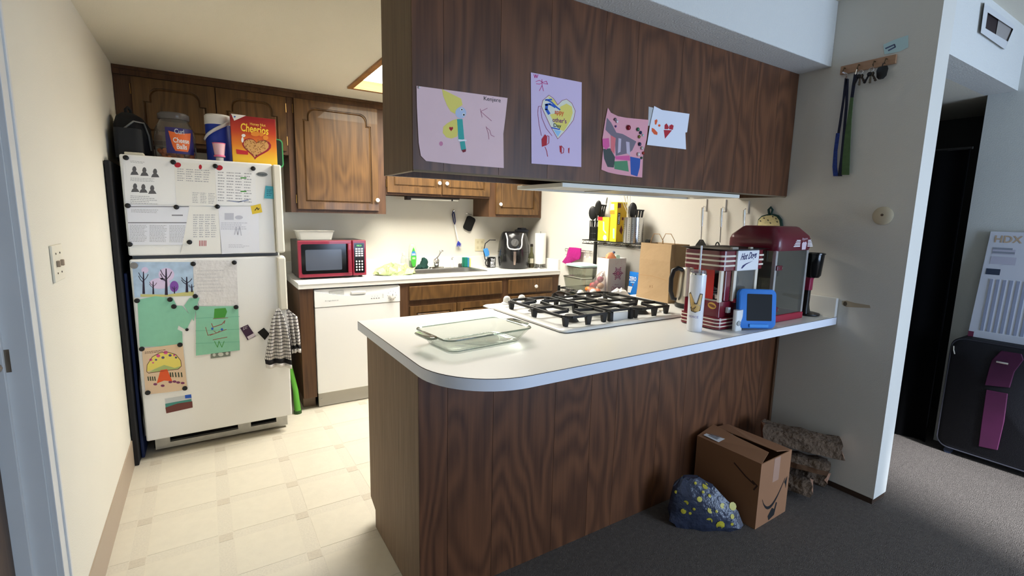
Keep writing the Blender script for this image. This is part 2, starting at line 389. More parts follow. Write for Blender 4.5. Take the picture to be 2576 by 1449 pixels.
build(MB().box(XL-.118, XL-.076, DO0+.006, DO1-.02, .008, DOZ-.008), 'door_leaf', wood('door_brown', (62, 48, 38), (84, 66, 52), rings=3, rough=.5, fib=.7), dr, bevel=.002)
hz = at(15, 925, y=DO1-.075).z
hm = MB().cyl((XL-.076, DO1-.075, hz), (XL-.07, DO1-.075, hz), .03, n=20).cyl((XL-.07, DO1-.075, hz), (XL-.035, DO1-.075, hz), .009, n=10)
hm.tube([(XL-.04, DO1-.075, hz), (XL-.04, DO1-.11, hz+.003), (XL-.042, DO1-.17, hz-.004)], .009, 8)
build(hm, 'door_handle', M('aged_nickel', (150, 138, 122), .35, 1), dr, smooth=40)
build(MB().box(XL-.07, XL-.035, DO1-.0055, DO1-.004, hz-.03, hz+.03), 'strike_plate', M('aged_nickel'), dr)

# recessed kitchen ceiling light
lt = thing('ceiling_light', 'bright recessed ceiling light with wooden trim frame', 'ceiling light', ((LX0+LX1)/2, (LY0+LY1)/2, ZK-.012))
oak = wood('light_frame_oak', (120, 80, 40), (168, 118, 66), rings=4, axis='x', fib=.6)
fr = MB()
for x0, x1, y0, y1 in ((LX0-.02, LX1+.02, LY0-.02, LY0+.012), (LX0-.02, LX1+.02, LY1-.012, LY1+.02), (LX0-.02, LX0+.012, LY0+.012, LY1-.012), (LX1-.012, LX1+.02, LY0+.012, LY1-.012)):
    fr.box(x0, x1, y0, y1, ZK-.012, ZK+.05)
build(fr, 'trim_frame', oak, lt)
build(MB().box(LX0, LX1, LY0, LY1, ZK+.05, ZK+.056), 'diffuser', M('lit_diffuser', (255, 248, 228), .6, emit=14), lt)

# ================================================================ cabinets
def knob(x, y, z, parent):
    mb = MB(); prof = [(.006, 0), (.006, .008), (.010, .011), (.0155, .016), (.0165, .021), (.013, .027), (.0001, .029)]
    mb.lathe(prof, 0, 0, 16); T = Matrix.Translation((x, y, z)) @ Matrix.Rotation(PI/2, 4, 'X'); mb.xf(T)
    build(mb, 'knob', knob_white, parent, smooth=50)
def hinge(x, y, z, parent):
    build(MB().box(x-.004, x+.004, y-.006, y, z-.028, z+.028).cyl((x, y-.006, z-.03), (x, y-.006, z+.03), .004, n=8), 'hinge', brass, parent)
def panel_outline(x0, x1, z0, z1, arch):
    i = .05; a, b, c, d = x0+i, x1-i, z0+i, z1-i
    if not arch: return [(a, c), (b, c), (b, d), (a, d)]
    s, r, f = .085, .055, .03
    pts = [(a, c), (b, c), (b, d-s), (b-f, d-s), (b-f, d-s+.012)]
    pts += [(b-f-r+r*math.cos(t), d-r+r*math.sin(t)) for t in (PI/2*k/6 for k in range(7))]
    pts += [(a+f+r-r*math.sin(t), d-r+r*math.cos(t)) for t in (PI/2*k/6 for k in range(7))]
    return pts+[(a+f, d-s+.012), (a+f, d-s), (a, d-s)]
def cab_door(parent, x0, x1, z0, z1, y, arch=False, name='door', th=.019, raised=True):
    mb = MB(); inn = panel_outline(x0, x1, z0, z1, arch); n = len(inn)
    outer = [(x0, z0), (x1, z0), (x1, z1), (x0, z1)]
    P3 = lambda p, yy: Vector((p[0], yy, p[1]))
    A = [P3(p, y-th) for p in outer]; B = [P3(p, y-th) for p in inn]
    mb.add(A+B, tessellate_polygon([A, list(B)]))
    e = .008
    oa = [P3(p, y) for p in outer]; mb.loft([A, oa], caps=False); mb.poly(oa)
    cx, cz = (x0+x1)/2, (z0+z1)/2; W_, H_ = (x1-x0)/2-.05, (z1-z0)/2-.05
    def shr(p, k): return (cx+(p[0]-cx)*(1-k/max(W_, .01)), cz+(p[1]-cz)*(1-k/max(H_, .01)))
    r1 = [P3(p, y-th+.009) for p in inn]; r2 = [P3(shr(p, .006), y-th+.009) for p in inn]; r3 = [P3(shr(p, .016), y-th+.001) for p in inn]
    mb.loft([B, r1, r2, r3], caps=False)
    mb.add(r3, tessellate_polygon([r3]))
    return build(mb, name, cab_wood, parent)
UY = 3.82
def upper(name, label, x0, x1, z0, z1, doors, knobs, hinges):
    t = thing(name, label, 'cabinet', ((x0+x1)/2, (UY+YB)/2, z0))
    c = MB().box(x0, x0+.018, UY+.02, YB, z0, z1).box(x1-.018, x1, UY+.02, YB, z0, z1).box(x0+.018, x1-.018, UY+.02, YB, z0+.02, z0+.038).box(x0+.018, x1-.018, UY+.02, YB, z1-.018, z1).box(x0+.018, x1-.018, YB-.008, YB, z0, z1)
    build(c, 'carcass', cab_frame, t)
    xs = sorted([x0]+[v for d in doors for v in (d[0]+.012, d[1]-.012)]+[x1])
    f = MB(); zt = min(d[3] for d in doors)-.012; zb = max(d[2] for d in doors)+.012
    f.box(x0, x1, UY, UY+.02, z0, zb).box(x0, x1, UY, UY+.02, zt, z1)
    for i in range(0, len(xs), 2): f.box(xs[i], xs[i+1], UY, UY+.02, zb, zt)
    build(f, 'face_frame', cab_frame, t)
    for i, d in enumerate(doors):
        dd = cab_door(t, d[0], d[1], d[2], d[3], UY-.001, d[4])
        if knobs[i]: knob(knobs[i][0], UY-.02, knobs[i][1], dd)
        hx = hinges[i]
        for z in (d[2]+.07, d[3]-.07): hinge(hx, UY-.001, z, dd)
    return t
upper('wall_cabinet', 'walnut wall cabinet with two arched doors above the refrigerator', XL+.002, .533, 1.79, ZK-.001, [(-.322, .106, 1.815, 2.178, True), (.114, .522, 1.815, 2.178, True)], [None, None], [-.328, .527])
upper('wall_cabinet', 'walnut wall cabinet with one tall arched door above the microwave', .535, 1.227, 1.39, ZK-.001, [(.578, 1.165, 1.416, 2.18, True)], [(1.15, 1.496)], [.572])
upper('wall_cabinet', 'short walnut wall cabinet with two low doors above the sink', 1.229, 2.168, 1.545, ZK-.001, [(1.236, 1.698, 1.563, 2.18, False), (1.706, 2.162, 1.563, 2.18, False)], [(1.673, 1.654), (1.74, 1.654)], [1.233, 2.165])
upper('wall_cabinet', 'walnut wall cabinet in the corner above the air fryer', 2.17, XR-.002, 1.385, ZK-.001, [(2.232, 2.70, 1.41, 2.18, False)], [(2.268, 1.499)], [2.706])
struct(MB().box(XL+.002, XR-.002, UY-.012, UY-.0005, ZK-.052, ZK-.001).box(XL+.002, XR-.002, UY-.02, UY-.012, ZK-.02, ZK-.001), 'trim_3', cab_frame, label='dark wooden strip along the cabinet tops')
# under cabinet tube light
u = thing('under_cabinet_light', 'slim white tube light under the short sink cabinet', 'light', (1.68, 3.95, 1.513))
build(MB().box(1.45, 1.93, 3.93, 3.985, 1.53, 1.5445).box(1.44, 1.475, 3.92, 3.99, 1.513, 1.5445), 'housing', M('dark_brown_plastic', (46, 34, 28), .5), u, bevel=.002)
build(MB().cyl((1.476, 3.945, 1.524), (1.92, 3.945, 1.524), .0085, n=14), 'tube', M('milky_tube', (240, 238, 228), .4), u, smooth=40)
build(MB().cyl((1.86, 3.938, 1.530), (1.86, 3.938, 1.515), .006, n=8), 'switch', black, u)

# ---- base cabinets along the back wall
CY = 3.496
t = thing('end_panel', 'walnut end panel between the refrigerator and the dishwasher', 'cabinet panel', (.56, 3.8, 0))
build(MB().box(.517, .606, 3.512, YB-.002, .09, .873), 'panel', cab_frame, t)
build(MB().box(.523, .606, 3.585, YB-.01, 0, .0905), 'toe_kick', wood('toe_board', (120, 100, 84), (146, 124, 104), rings=2, axis='x'), t)
# dishwasher
t = thing('dishwasher', 'white built-in dishwasher with curved control panel and dial', 'dishwasher', (.916, 3.8, 0))
D0, D1 = .6115, 1.2205
build(MB().box(D0+.004, D1-.004, 3.545, YB-.05, .112, .868), 'body', M('dw_body', (60, 60, 62), .5), t)
build(MB().box(D0, D1, 3.503, 3.545, .112, .735), 'door', appl_white, t, bevel=.004)
cpn = MB(); n = 20
ring = lambda yy, zz: None
prof = []
z0, z1 = .739, .862
pts = []
cp = MB().box(D0, D1, 3.512, 3.545, z0, z1)
build(cp, 'control_panel', appl_white, t, bevel=.004)
# raised smile-shaped lower fascia of the control panel
arc = [(D0, z0)]+[(D1, z0)]+[(D1, z1-.006)]+[(D1-.015-(D1-D0-.03)*i/16, z1-.012-.045*math.sin(PI*i/16)) for i in range(17)]+[(D0, z1-.006)]
build(MB().prism([(x, 3.512, z) for x, z in arc], (0, -.012, 0)), 'fascia', appl_white, t)
build(MB().box(.71, .81, 3.509, 3.513, .815, .845), 'vent', M('dw_vent_grey', (150, 150, 146), .5), t)
for i in range(5): build(MB().box(.712, .808, 3.5065, 3.5095, .817+.0055*i, .8195+.0055*i), 'louver', appl_white, t)
build(MB().box(.86, .965, 3.497, 3.513, .812, .834), 'latch_handle', M('dw_latch', (214, 214, 212), .35), t, bevel=.005)
d = MB().lathe([(.026, 0), (.027, .004), (.020, .006), (.018, .02), (.0001, .021)], 0, 0, 22); d.xf(Matrix.Translation((1.158, 3.4998, .788)) @ Matrix.Rotation(PI/2, 4, 'X'))
dial = build(d, 'dial', appl_white, t, smooth=40)
build(MB().box(1.1565, 1.1595, 3.4765, 3.4805, .788, .804), 'dial_mark', M('grey_print', (120, 122, 126), .6), dial)
gp = M('grey_print')
q = Quad((0, 3.4998, 0), (1, 0, 0), (0, 0, 1))
decal('printed_marks', q, [rect(x, .772, x+.010, .778) for x in (1.0, 1.018, 1.036, 1.054)]+[rect(1.005+.02*i, .790, 1.012+.02*i, .792) for i in range(3)]+[rect(1.085, .776+.008*i, 1.094, .778+.008*i) for i in range(4)]
      +[[(1.158+.033*math.cos(a)-.002, .788+.033*math.sin(a)-.002), (1.158+.033*math.cos(a)+.002, .788+.033*math.sin(a)-.002), (1.158+.033*math.cos(a)+.002, .788+.033*math.sin(a)+.002), (1.158+.033*math.cos(a)-.002, .788+.033*math.sin(a)+.002)] for a in (k*PI/5 for k in range(10))], gp, t, lift=.0006)
lettering('Frigidaire', q, (.68, .785), (.77, .785), (.68, .775), gp, t)
build(MB().box(D0+.008, D1-.008, 3.535, 3.56, .004, .111), 'kick_plate', M('kick_white', (190, 187, 180), .5), t, bevel=.002)
build(MB().cyl((.64, 3.536, .06), (.64, 3.531, .06), .006, n=10), 'screw', steel, t)
build(MB().box(D0, D1, 3.53, 3.6, .8625, .8735), 'gasket', black, t)
# sink base and drawer base
def base_cab(name, label, x0, x1, fronts):
    t = thing(name, label, 'cabinet', ((x0+x1)/2, 3.8, 0))
    build(MB().box(x0, x1, 3.532, YB-.002, .09, .70).box(x0, x0+.018, 3.532, YB-.002, .70, .873).box(x1-.018, x1, 3.532, YB-.002, .70, .873).box(x0+.01, x1-.01, 3.59, YB-.01, 0, .09), 'carcass', cab_frame, t)
    build(MB().box(x0, x1, 3.512, 3.532, .09, .873), 'face_frame', cab_frame, t)
    for nm, a, b, c, d, kn in fronts:
        f = cab_door(t, a, b, c, d, 3.511, False, nm) if nm == 'door' else build(MB().box(a, b, 3.493, 3.511, c, d), nm, cab_wood, t, bevel=.006)
        if kn: knob(kn[0], 3.492, kn[1], f)
base_cab('base_cabinet', 'walnut sink base cabinet with a long false drawer front', 1.2225, 2.172, [('drawer_front', 1.294, 2.126, .736, .846, None), ('door', 1.298, 1.69, .115, .69, None), ('door', 1.70, 2.118, .115, .69, None)])
base_cab('base_cabinet', 'walnut drawer base cabinet with a white knob next to the sink base', 2.174, XR-.002, [('drawer', 2.19, 2.663, .726, .85, (2.466, .781)), ('drawer', 2.19, 2.663, .55, .705, (2.44, .63)), ('drawer', 2.19, 2.663, .11, .53, (2.44, .33))])
# worktop with sink hole
SX0, SX1, SY0, SY1 = 1.40, 2.085, 3.665, 4.06
t = thing('worktop', 'white laminate back counter with low backsplash under the wall cabinets', 'countertop', (1.63, 3.8, .874))
zc, zt = .874, .914
s = MB().box(.51, SX0+.02, CY, YB-.022, zc, zt).box(SX1-.02, XR-.002, CY, YB-.022, zc, zt).box(SX0+.02, SX1-.02, CY, SY0+.02, zc, zt).box(SX0+.02, SX1-.02, SY1-.02, YB-.022, zc, zt)
build(s, 'slab', white_lam, t)
build(MB().tube([(.51, CY+.004, zt-.008), (XR-.002, CY+.004, zt-.008)], .0085, 10), 'front_roll', white_lam, t, smooth=40)
build(MB().box(.51, XR-.002, YB-.022, YB-.001, zc, 1.008), 'backsplash', white_lam, t, bevel=.003)
build(MB().box(XR-.024, XR-.001, CY+.002, YB-.023, zt, 1.01), 'side_splash', white_lam, t, bevel=.003)
# ---- sink, faucet
def rrect(cx, cy, hx, hy, r, z, n=6):
    pts = []
    for sx, sy, a0 in ((1, 1, 0), (-1, 1, PI/2), (-1, -1, PI), (1, -1, 3*PI/2)):
        for i in range(n+1):
            a = a0+PI/2*i/n; pts.append(Vector((cx+sx*(hx-r)+r*math.cos(a), cy+sy*(hy-r)+r*math.sin(a), z)))
    return pts
cx, cy = (SX0+SX1)/2, (SY0+SY1)/2; hx, hy = (SX1-SX0)/2, (SY1-SY0)/2
sink = thing('kitchen_sink', 'stainless steel sink set into the white back counter', 'sink', (cx, cy, .74))
sm = M('sink_steel', (172, 170, 166), .34, 1, noise=(30, .12))
mb = MB().loft([rrect(cx, cy, hx, hy, .03, .9145), rrect(cx, cy, hx, hy, .03, .9175), rrect(cx, cy-.02, hx-.03, hy-.045, .05, .9175), rrect(cx, cy-.02, hx-.036, hy-.051, .05, .911), rrect(cx, cy-.02, hx-.055, hy-.07, .07, .75), rrect(cx, cy-.02, .03, .03, .03, .742)], caps=False)
mb.poly(rrect(cx, cy-.02, .03, .03, .03, .742))
build(mb, 'basin', sm, sink, smooth=35)
fx, fy = 1.75, 4.035
fa = thing('faucet', 'low chrome single lever faucet behind the sink', 'faucet', (fx, fy, .9178))
build(MB().loft([rrect(fx, fy, .075, .026, .026, .9178), rrect(fx, fy, .07, .022, .022, .930)]), 'deck_plate', chrome, fa, smooth=35)
build(MB().lathe([(.024, .93), (.024, .96), (.028, .968), (.028, .99), (.018, 1.003), (.0001, 1.006)], fx, fy, 20), 'body', chrome, fa, smooth=40)
build(MB().tube([(fx, fy, .965), (fx-.03, fy-.05, .985), (fx-.055, fy-.12, .985), (fx-.06, fy-.145, .965)], [.014, .012, .011, .011], 10), 'spout', chrome, fa, smooth=50)
build(MB().tube([(fx, fy, 1.0), (fx+.02, fy-.01, 1.03), (fx+.035, fy-.02, 1.065)], [.009, .006, .008], 8).ball((fx+.04, fy-.022, 1.072), .013, 1.6, 1, .7), 'lever', chrome, fa, smooth=50)
# ================================================================ peninsula
PL, PYB, PYF, BL, BYF, BYB = .556, 2.16, 1.168, .567, 1.459, 2.058
t = thing('peninsula_cabinet', 'dark walnut panelled peninsula cabinet carrying the gas cooktop counter', 'cabinet', (1.65, 1.76, 0))
build(MB().box(BL+.019, XR-.004, BYF+.006, BYB, .1, .873).box(BL+.019, XR-.004, BYF+.006, BYB-.07, .004, .1), 'carcass', cab_frame, t)
build(MB().prism([(BL, BYF+.002, .004), (BL, BYB-.07, .004), (BL, BYB-.07, .085), (BL, BYB, .115), (BL, BYB, .873), (BL, BYF+.002, .873)], (.019, 0, 0)), 'side_panel', side_ply, t)
xs = [BL, .674, .857, 1.145, 1.337, 1.485, 1.76, 1.95, 2.24, 2.44, 2.60, XR-.022]
for a, b in zip(xs, xs[1:]): build(MB().box(a+.0007, b-.0007, BYF-.0005, BYF+.0055, .004, .873), 'plank', panel_wood, t)
build(MB().box(BL+.003, XR-.024, BYF+.0022, BYF+.0058, .006, .872), 'backing_sheet', M('groove_wood', (128, 98, 74), .8), t)
build(MB().box(XR-.022, XR-.003, BYF-.012, BYF+.006, .004, .873), 'corner_strip', cab_frame, t)
for i, x in enumerate((.60, 1.26, 1.98)): cab_door(t, x, x+(.62, .68, .7)[i], .13, .84, BYB+.021, False)
arcx, arcy = .26, .26
def outline(e=0, z=0):
    pts = [Vector((XR-.003, PYB+e, z)), Vector((PL-e, PYB+e, z))]
    pts += [Vector((PL-e+(arcx+e)*(1-math.cos(a)), PYF-e+(arcy+e)*(1-math.sin(a)), z)) for a in (PI/2*i/14 for i in range(15))]
    pts += [Vector((XR-.003, PYF-e, z))]
    return pts
w = thing('worktop', 'white laminate peninsula counter with a rounded corner, over dark walnut panelling', 'countertop', (1.65, 1.66, .874))
build(MB().prism(outline(0, .874), (0, 0, .04)), 'slab', white_lam, w)
def strip(e, z0, z1):
    o = outline(e)[1:]
    o[0].y = PYB
    return MB().add([Vector((p.x, p.y, z0)) for p in o]+[Vector((p.x, p.y, z1)) for p in o], [(i, i+1, len(o)+i+1, len(o)+i) for i in range(len(o)-1)])
build(strip(.0012, .8745, .9118), 'edge_band', M('edge_laminate', (228, 231, 240), .3), w, smooth=30)
build(strip(.0008, .9118, .9138), 'seam', M('laminate_seam', (74, 62, 52), .6), w)
build(MB().box(XR-.026, XR-.003, PYF, PYB-.01, .914, 1.013), 'side_splash', white_lam, w, bevel=.002)
# hanging cabinet above the peninsula
UPL, UPY, UPYB, UPZ, ZS = .567, 1.488, 1.782, 1.5316, 2.1785
t = thing('hanging_cabinet', 'long dark walnut hanging cabinet over the peninsula with pinned drawings', 'cabinet', (1.65, 1.64, UPZ))
build(MB().box(UPL+.019, XR-.004, UPY+.02, UPYB-.02, 1.556, 2.178), 'carcass', cab_frame, t)
build(MB().box(UPL, UPL+.019, UPY+.0065, UPYB, UPZ, 2.178), 'side_panel', wood('hanging_side_panel', (92, 74, 57), (120, 100, 78), rings=2, rough=.6, fib=.8, contrast=.4), t)
build(MB().box(UPL+.019, XR-.004, UPY+.0065, UPY+.02, UPZ, 2.178).box(UPL+.019, XR-.004, UPYB-.02, UPYB, UPZ, 2.178).box(XR-.023, XR-.004, UPY+.02, UPYB-.02, UPZ, 2.178), 'frame_boards', cab_frame, t)
xs = [UPL, .672, .881, 1.091, 1.352, 1.527, 1.80, 2.0, 2.24, 2.359, 2.56, XR-.004]
for a, b in zip(xs, xs[1:]): build(MB().box(a+.0006, b-.0006, UPY, UPY+.006, UPZ+.004, 2.178), 'plank', panel_wood, t)
build(MB().tube([(UPL+.002, UPY+.008, UPZ+.004), (XR-.006, UPY+.008, UPZ+.0045)], .0075, 8), 'bottom_bead', M('lit_edge_wood', (112, 96, 74), .6), t, smooth=40)  # lighter colour paints in the light on the bottom edge
for i in range(4): 
    x = .60+i*.53; build(MB().box(x, x+.5, UPYB, UPYB+.018, UPZ+.02, 2.15), 'door', cab_wood, t, bevel=.004)
h = thing('range_hood', 'slim white range hood under the hanging cabinet', 'range hood', (1.74, 1.64, 1.512))
HX0, HX1 = 1.168, 2.31
hood = M('hood_white', (222, 219, 208), .4)
build(MB().box(HX0, HX1, UPY+.004, UPY+.016, 1.510, 1.527).box(HX0, HX0+.012, UPY+.016, 1.80, 1.510, 1.527).box(HX1-.012, HX1, UPY+.016, 1.80, 1.510, 1.527).box(HX0, HX1, 1.80, 1.812, 1.510, 1.527), 'rim', hood, h, bevel=.002)
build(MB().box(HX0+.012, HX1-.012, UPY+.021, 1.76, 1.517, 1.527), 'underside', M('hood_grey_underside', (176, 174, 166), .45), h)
build(MB().box(1.50, 1.98, 1.55, 1.75, 1.513, 1.5172), 'filter', M('hood_filter_mesh', (150, 148, 142), .4, .6, noise=(300, .4)), h)
# ================================================================ gas cooktop
KX0, KX1, KY0, KY1 = 1.236, 2.006, 1.537, 2.135
ck = thing('gas_cooktop', 'white gas cooktop with black iron grates on the peninsula', 'cooktop', ((KX0+KX1)/2, (KY0+KY1)/2, .9145))
kcx, kcy = (KX0+KX1)/2, (KY0+KY1)/2; khx, khy = (KX1-KX0)/2, (KY1-KY0)/2
build(MB().loft([rrect(kcx, kcy, khx, khy, .03, .9145), rrect(kcx, kcy, khx, khy, .03, .924), rrect(kcx, kcy, khx-.006, khy-.006, .028, .929), rrect(kcx, kcy, khx-.045, khy-.035, .02, .929), rrect(kcx, kcy, khx-.05, khy-.04, .02, .9235)]), 'top_plate', white_enamel, ck, smooth=35)
build(MB().loft([rrect(kcx, kcy, khx+.0008, khy+.0008, .03, .9143), rrect(kcx, kcy, khx+.0008, khy+.0008, .03, .9165)]), 'gasket', black, ck)
build(MB().loft([rrect(kcx-.01, 2.185, .38, .05, .02, .9147), rrect(kcx-.01, 2.185, .38, .05, .02, .918), rrect(kcx-.01, 2.185, .372, .043, .02, .923)]), 'control_ledge', white_enamel, ck, smooth=35)
for x in (1.365, 1.462, 1.885, 1.985):
    build(MB().lathe([(.029, .922), (.030, .928), (.021, .934), (.0195, .952), (.013, .963), (.0001, .967)], x, 2.195, 18), 'knob', white_enamel, ck, smooth=50)
iron = M('cast_iron', (26, 25, 24), .55, bump=(300, .15))
burn = M('burner_grey', (92, 90, 86), .5, .4); capm = M('burner_cap', (58, 56, 52), .6)
BURN = [(1.40, 1.69, .030), (1.40, 1.95, .042), (1.84, 1.69, .042), (1.84, 1.95, .030)]
for x, y, r in BURN:
    b = build(MB().lathe([(r*1.25, .9235), (r*1.05, .930), (r*.85, .941), (r, .9415), (r, .944)], x, y, 22), 'burner', burn, ck, smooth=40)
    build(MB().lathe([(r, .944), (r*1.02, .948), (r*.9, .952), (.0001, .953)], x, y, 22), 'burner_cap', capm, b, smooth=40)
def grate(x0, x1, y0, y1, cs):
    g = MB(); z = .968; w_ = .011
    def bar(p, q_, hgt=.012):
        p, q_ = Vector(p), Vector(q_); d = (q_-p).normalized(); s = Vector((-d.y, d.x, 0))*w_/2; u_ = Vector((0, 0, hgt/2))
        g.add([p-s-u_, p+s-u_, p+s+u_, p-s+u_, q_-s-u_, q_+s-u_, q_+s+u_, q_-s+u_], ((0,3,2,1), (4,5,6,7), (0,1,5,4), (1,2,6,5), (2,3,7,6), (3,0,4,7)))
    c = .03
    loop = [(x0+c, y0), (x1-c, y0), (x1, y0+c), (x1, y1-c), (x1-c, y1), (x0+c, y1), (x0, y1-c), (x0, y0+c)]
    for a, b in zip(loop, loop[1:]+loop[:1]): bar((*a, z), (*b, z))
    ym = (y0+y1)/2; bar((x0, ym, z), (x1, ym, z))
    for (bx, by, r) in cs:
        for dx, dy, ex, ey in ((1, 0, x1, by), (-1, 0, x0, by), (0, 1, bx, y1 if by > ym else ym), (0, -1, bx, ym if by > ym else y0)):
            bar((bx+dx*.022, by+dy*.022, z+.004), (ex, ey, z), .014)
            g.add(*[(v, f) for v, f in [([Vector((bx+dx*.022-.005, by+dy*.022-.005, z-.003)), Vector((bx+dx*.022+.005, by+dy*.022-.005, z-.003)), Vector((bx+dx*.022+.005, by+dy*.022+.005, z-.003)), Vector((bx+dx*.022-.005, by+dy*.022+.005, z-.003)), Vector((bx+dx*.022, by+dy*.022, z+.015))], ((0,1,4), (1,2,4), (2,3,4), (3,0,4)))]][0])
    # feet: tapered legs dropping to the plate
    for fx_, fy_ in ((x0+.012, y0+.02), (x1-.012, y0+.02), (x0+.012, y1-.02), (x1-.012, y1-.02), (x0, ym), (x1, ym), ((x0+x1)/2, y0), ((x0+x1)/2, y1)):
        g.add([Vector((fx_-.010, fy_-.007, .924)), Vector((fx_+.010, fy_-.007, .924)), Vector((fx_+.010, fy_+.007, .924)), Vector((fx_-.010, fy_+.007, .924)),
               Vector((fx_-.016, fy_-.010, z)), Vector((fx_+.016, fy_-.010, z)), Vector((fx_+.016, fy_+.010, z)), Vector((fx_-.016, fy_+.010, z))], ((3,2,1,0), (4,5,6,7), (0,1,5,4), (1,2,6,5), (2,3,7,6), (3,0,4,7)))
    build(g, 'grate', iron, ck, bevel=.002)
grate(1.288, 1.535, 1.585, 2.065, BURN[:2]); grate(1.715, 1.958, 1.585, 2.065, BURN[2:])
v = MB().loft([rrect(1.625, 1.80, .055, .20, .012, .9237), rrect(1.625, 1.80, .055, .20, .012, .958), rrect(1.625, 1.80, .050, .195, .012, .962)])
build(v, 'center_vent', white_enamel, ck, smooth=35)
build(MB().loft([rrect(1.625, 1.80, .05, .12, .05, .9622), rrect(1.625, 1.80, .046, .115, .046, .966)]), 'vent_cover', M('vent_cover_beige', (196, 188, 170), .5), ck, smooth=35)
g = MB()
for y in (1.60, 1.68, 1.76, 1.84, 1.92, 2.0): g.box(1.555, 1.695, y-.005, y+.005, .967, .978)
for x in (1.56, 1.69): g.box(x-.006, x+.006, 1.59, 2.02, .962, .978)
for x in (1.56, 1.69):
    for y in (1.60, 2.01): g.box(x-.01, x+.01, y-.01, y+.01, .924, .97)
build(g, 'center_grate', iron, ck, bevel=.002)
# ================================================================ glass baking dish
gd = thing('baking_dish', 'clear glass rectangular baking dish on the peninsula counter', 'baking dish', (.848, 1.592, .9145), math.radians(6))
glass = clear('clear_glass', (249, 252, 250), 1.0, 1.5, .02)
rings = []
for hx, hy, r, z in ((.150, .085, .03, .0), (.160, .093, .035, .004), (.172, .104, .035, .025), (.190, .121, .035, .05), (.196, .127, .038, .0545), (.194, .125, .038, .058), (.186, .117, .034, .056), (.168, .10, .032, .026), (.155, .088, .03, .008), (.148, .082, .03, .0055)):
    rings.append(rrect(0, 0, hx, hy, r, z, 7))
build(MB().loft(rings), 'dish_body', glass, gd, local=True, smooth=60)
rim = clear('glass_rim', (196, 204, 199), 1.3, 1.7, .02)
build(MB().tube(rrect(0, 0, .1935, .1245, .037, .056, 7), .0035, 8, closed=True), 'rim', rim, gd, local=True, smooth=60)
build(MB().tube(rrect(0, 0, .153, .087, .032, .004, 7), .003, 8, closed=True), 'base_edge', rim, gd, local=True, smooth=60)
for s in (-1, 1):
    build(MB().loft([rrect(s*.208, 0, .018, .055, .012, .050), rrect(s*.209, 0, .02, .058, .012, .055), rrect(s*.208, 0, .018, .055, .012, .059)]), 'handle', rim, gd, local=True, smooth=50)
# ================================================================ refrigerator
FL, FR, FY, FT = -.347, .400, 3.21, 1.668
fr = thing('refrigerator', 'white top-freezer refrigerator covered with papers and magnets', 'refrigerator', (.03, 3.6, 0))
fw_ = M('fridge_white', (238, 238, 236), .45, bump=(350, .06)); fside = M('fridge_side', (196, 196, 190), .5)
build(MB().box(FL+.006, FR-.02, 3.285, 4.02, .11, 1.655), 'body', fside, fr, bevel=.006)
build(MB().box(FL+.01, FR-.03, 3.27, 3.286, .11, 1.65), 'door_gasket', M('gasket_grey', (110, 110, 110), .7), fr)
fz = build(MB().box(FL, FR-.044, FY, 3.272, 1.147, FT), 'freezer_door', fw_, fr, bevel=.008)
fd = build(MB().box(FL, FR, FY, 3.272, .11, 1.127), 'fridge_door', fw_, fr, bevel=.008)
hw = M('handle_ivory', (222, 217, 202), .4)
build(MB().box(FR-.044, FR, FY-.028, 3.272, 1.150, FT-.004), 'handle', hw, fz, bevel=.008)
build(MB().box(FR-.044, FR+.001, FY-.03, FY+.005, .80, 1.122), 'handle', hw, fd, bevel=.008)
build(MB().box(FL+.02, FL+.10, 3.225, 3.31, FT+.0005, FT+.014), 'hinge_cap', M('hinge_cap_ivory', (206, 200, 180), .5), fr, bevel=.004)
kp = M('kick_metal', (186, 186, 182), .4, .6, noise=(20, .35))
g = MB().box(FL+.03, FR-.02, 3.295, 3.325, .018, .050).box(FL+.03, FL+.1, 3.295, 3.325, .05, .105).box(.10, .17, 3.295, 3.325, .05, .105).box(FR-.085, FR-.02, 3.295, 3.325, .05, .105)
build(g, 'kick_frame', kp, fr)
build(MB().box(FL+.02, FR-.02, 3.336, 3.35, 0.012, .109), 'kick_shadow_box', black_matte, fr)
build(MB().cyl((FR-.045, 3.325, .055), (FR-.045, 3.318, .055), .008, n=10), 'screw', black, fr)
for x in (FL+.06, FR-.06):
    build(MB().cyl((x, 3.40, 0), (x, 3.40, .11), .02, n=12), 'foot', black, fr)
    build(MB().cyl((x, 3.95, 0), (x, 3.95, .11), .02, n=12), 'foot', black, fr)
FP = Plane(y=FY)
build(MB().prism([FP(px, py, .0005) for px, py in ell(659, 438.5, 14, 5.5, .06)], (0, -.002, 0)), 'badge', chrome, fz)
lettering('Whirlpool', Plane(y=FY-.0028), (649, 435.5), (669, 437), (649, 441), M('badge_blue', (60, 70, 90), .5), fz)
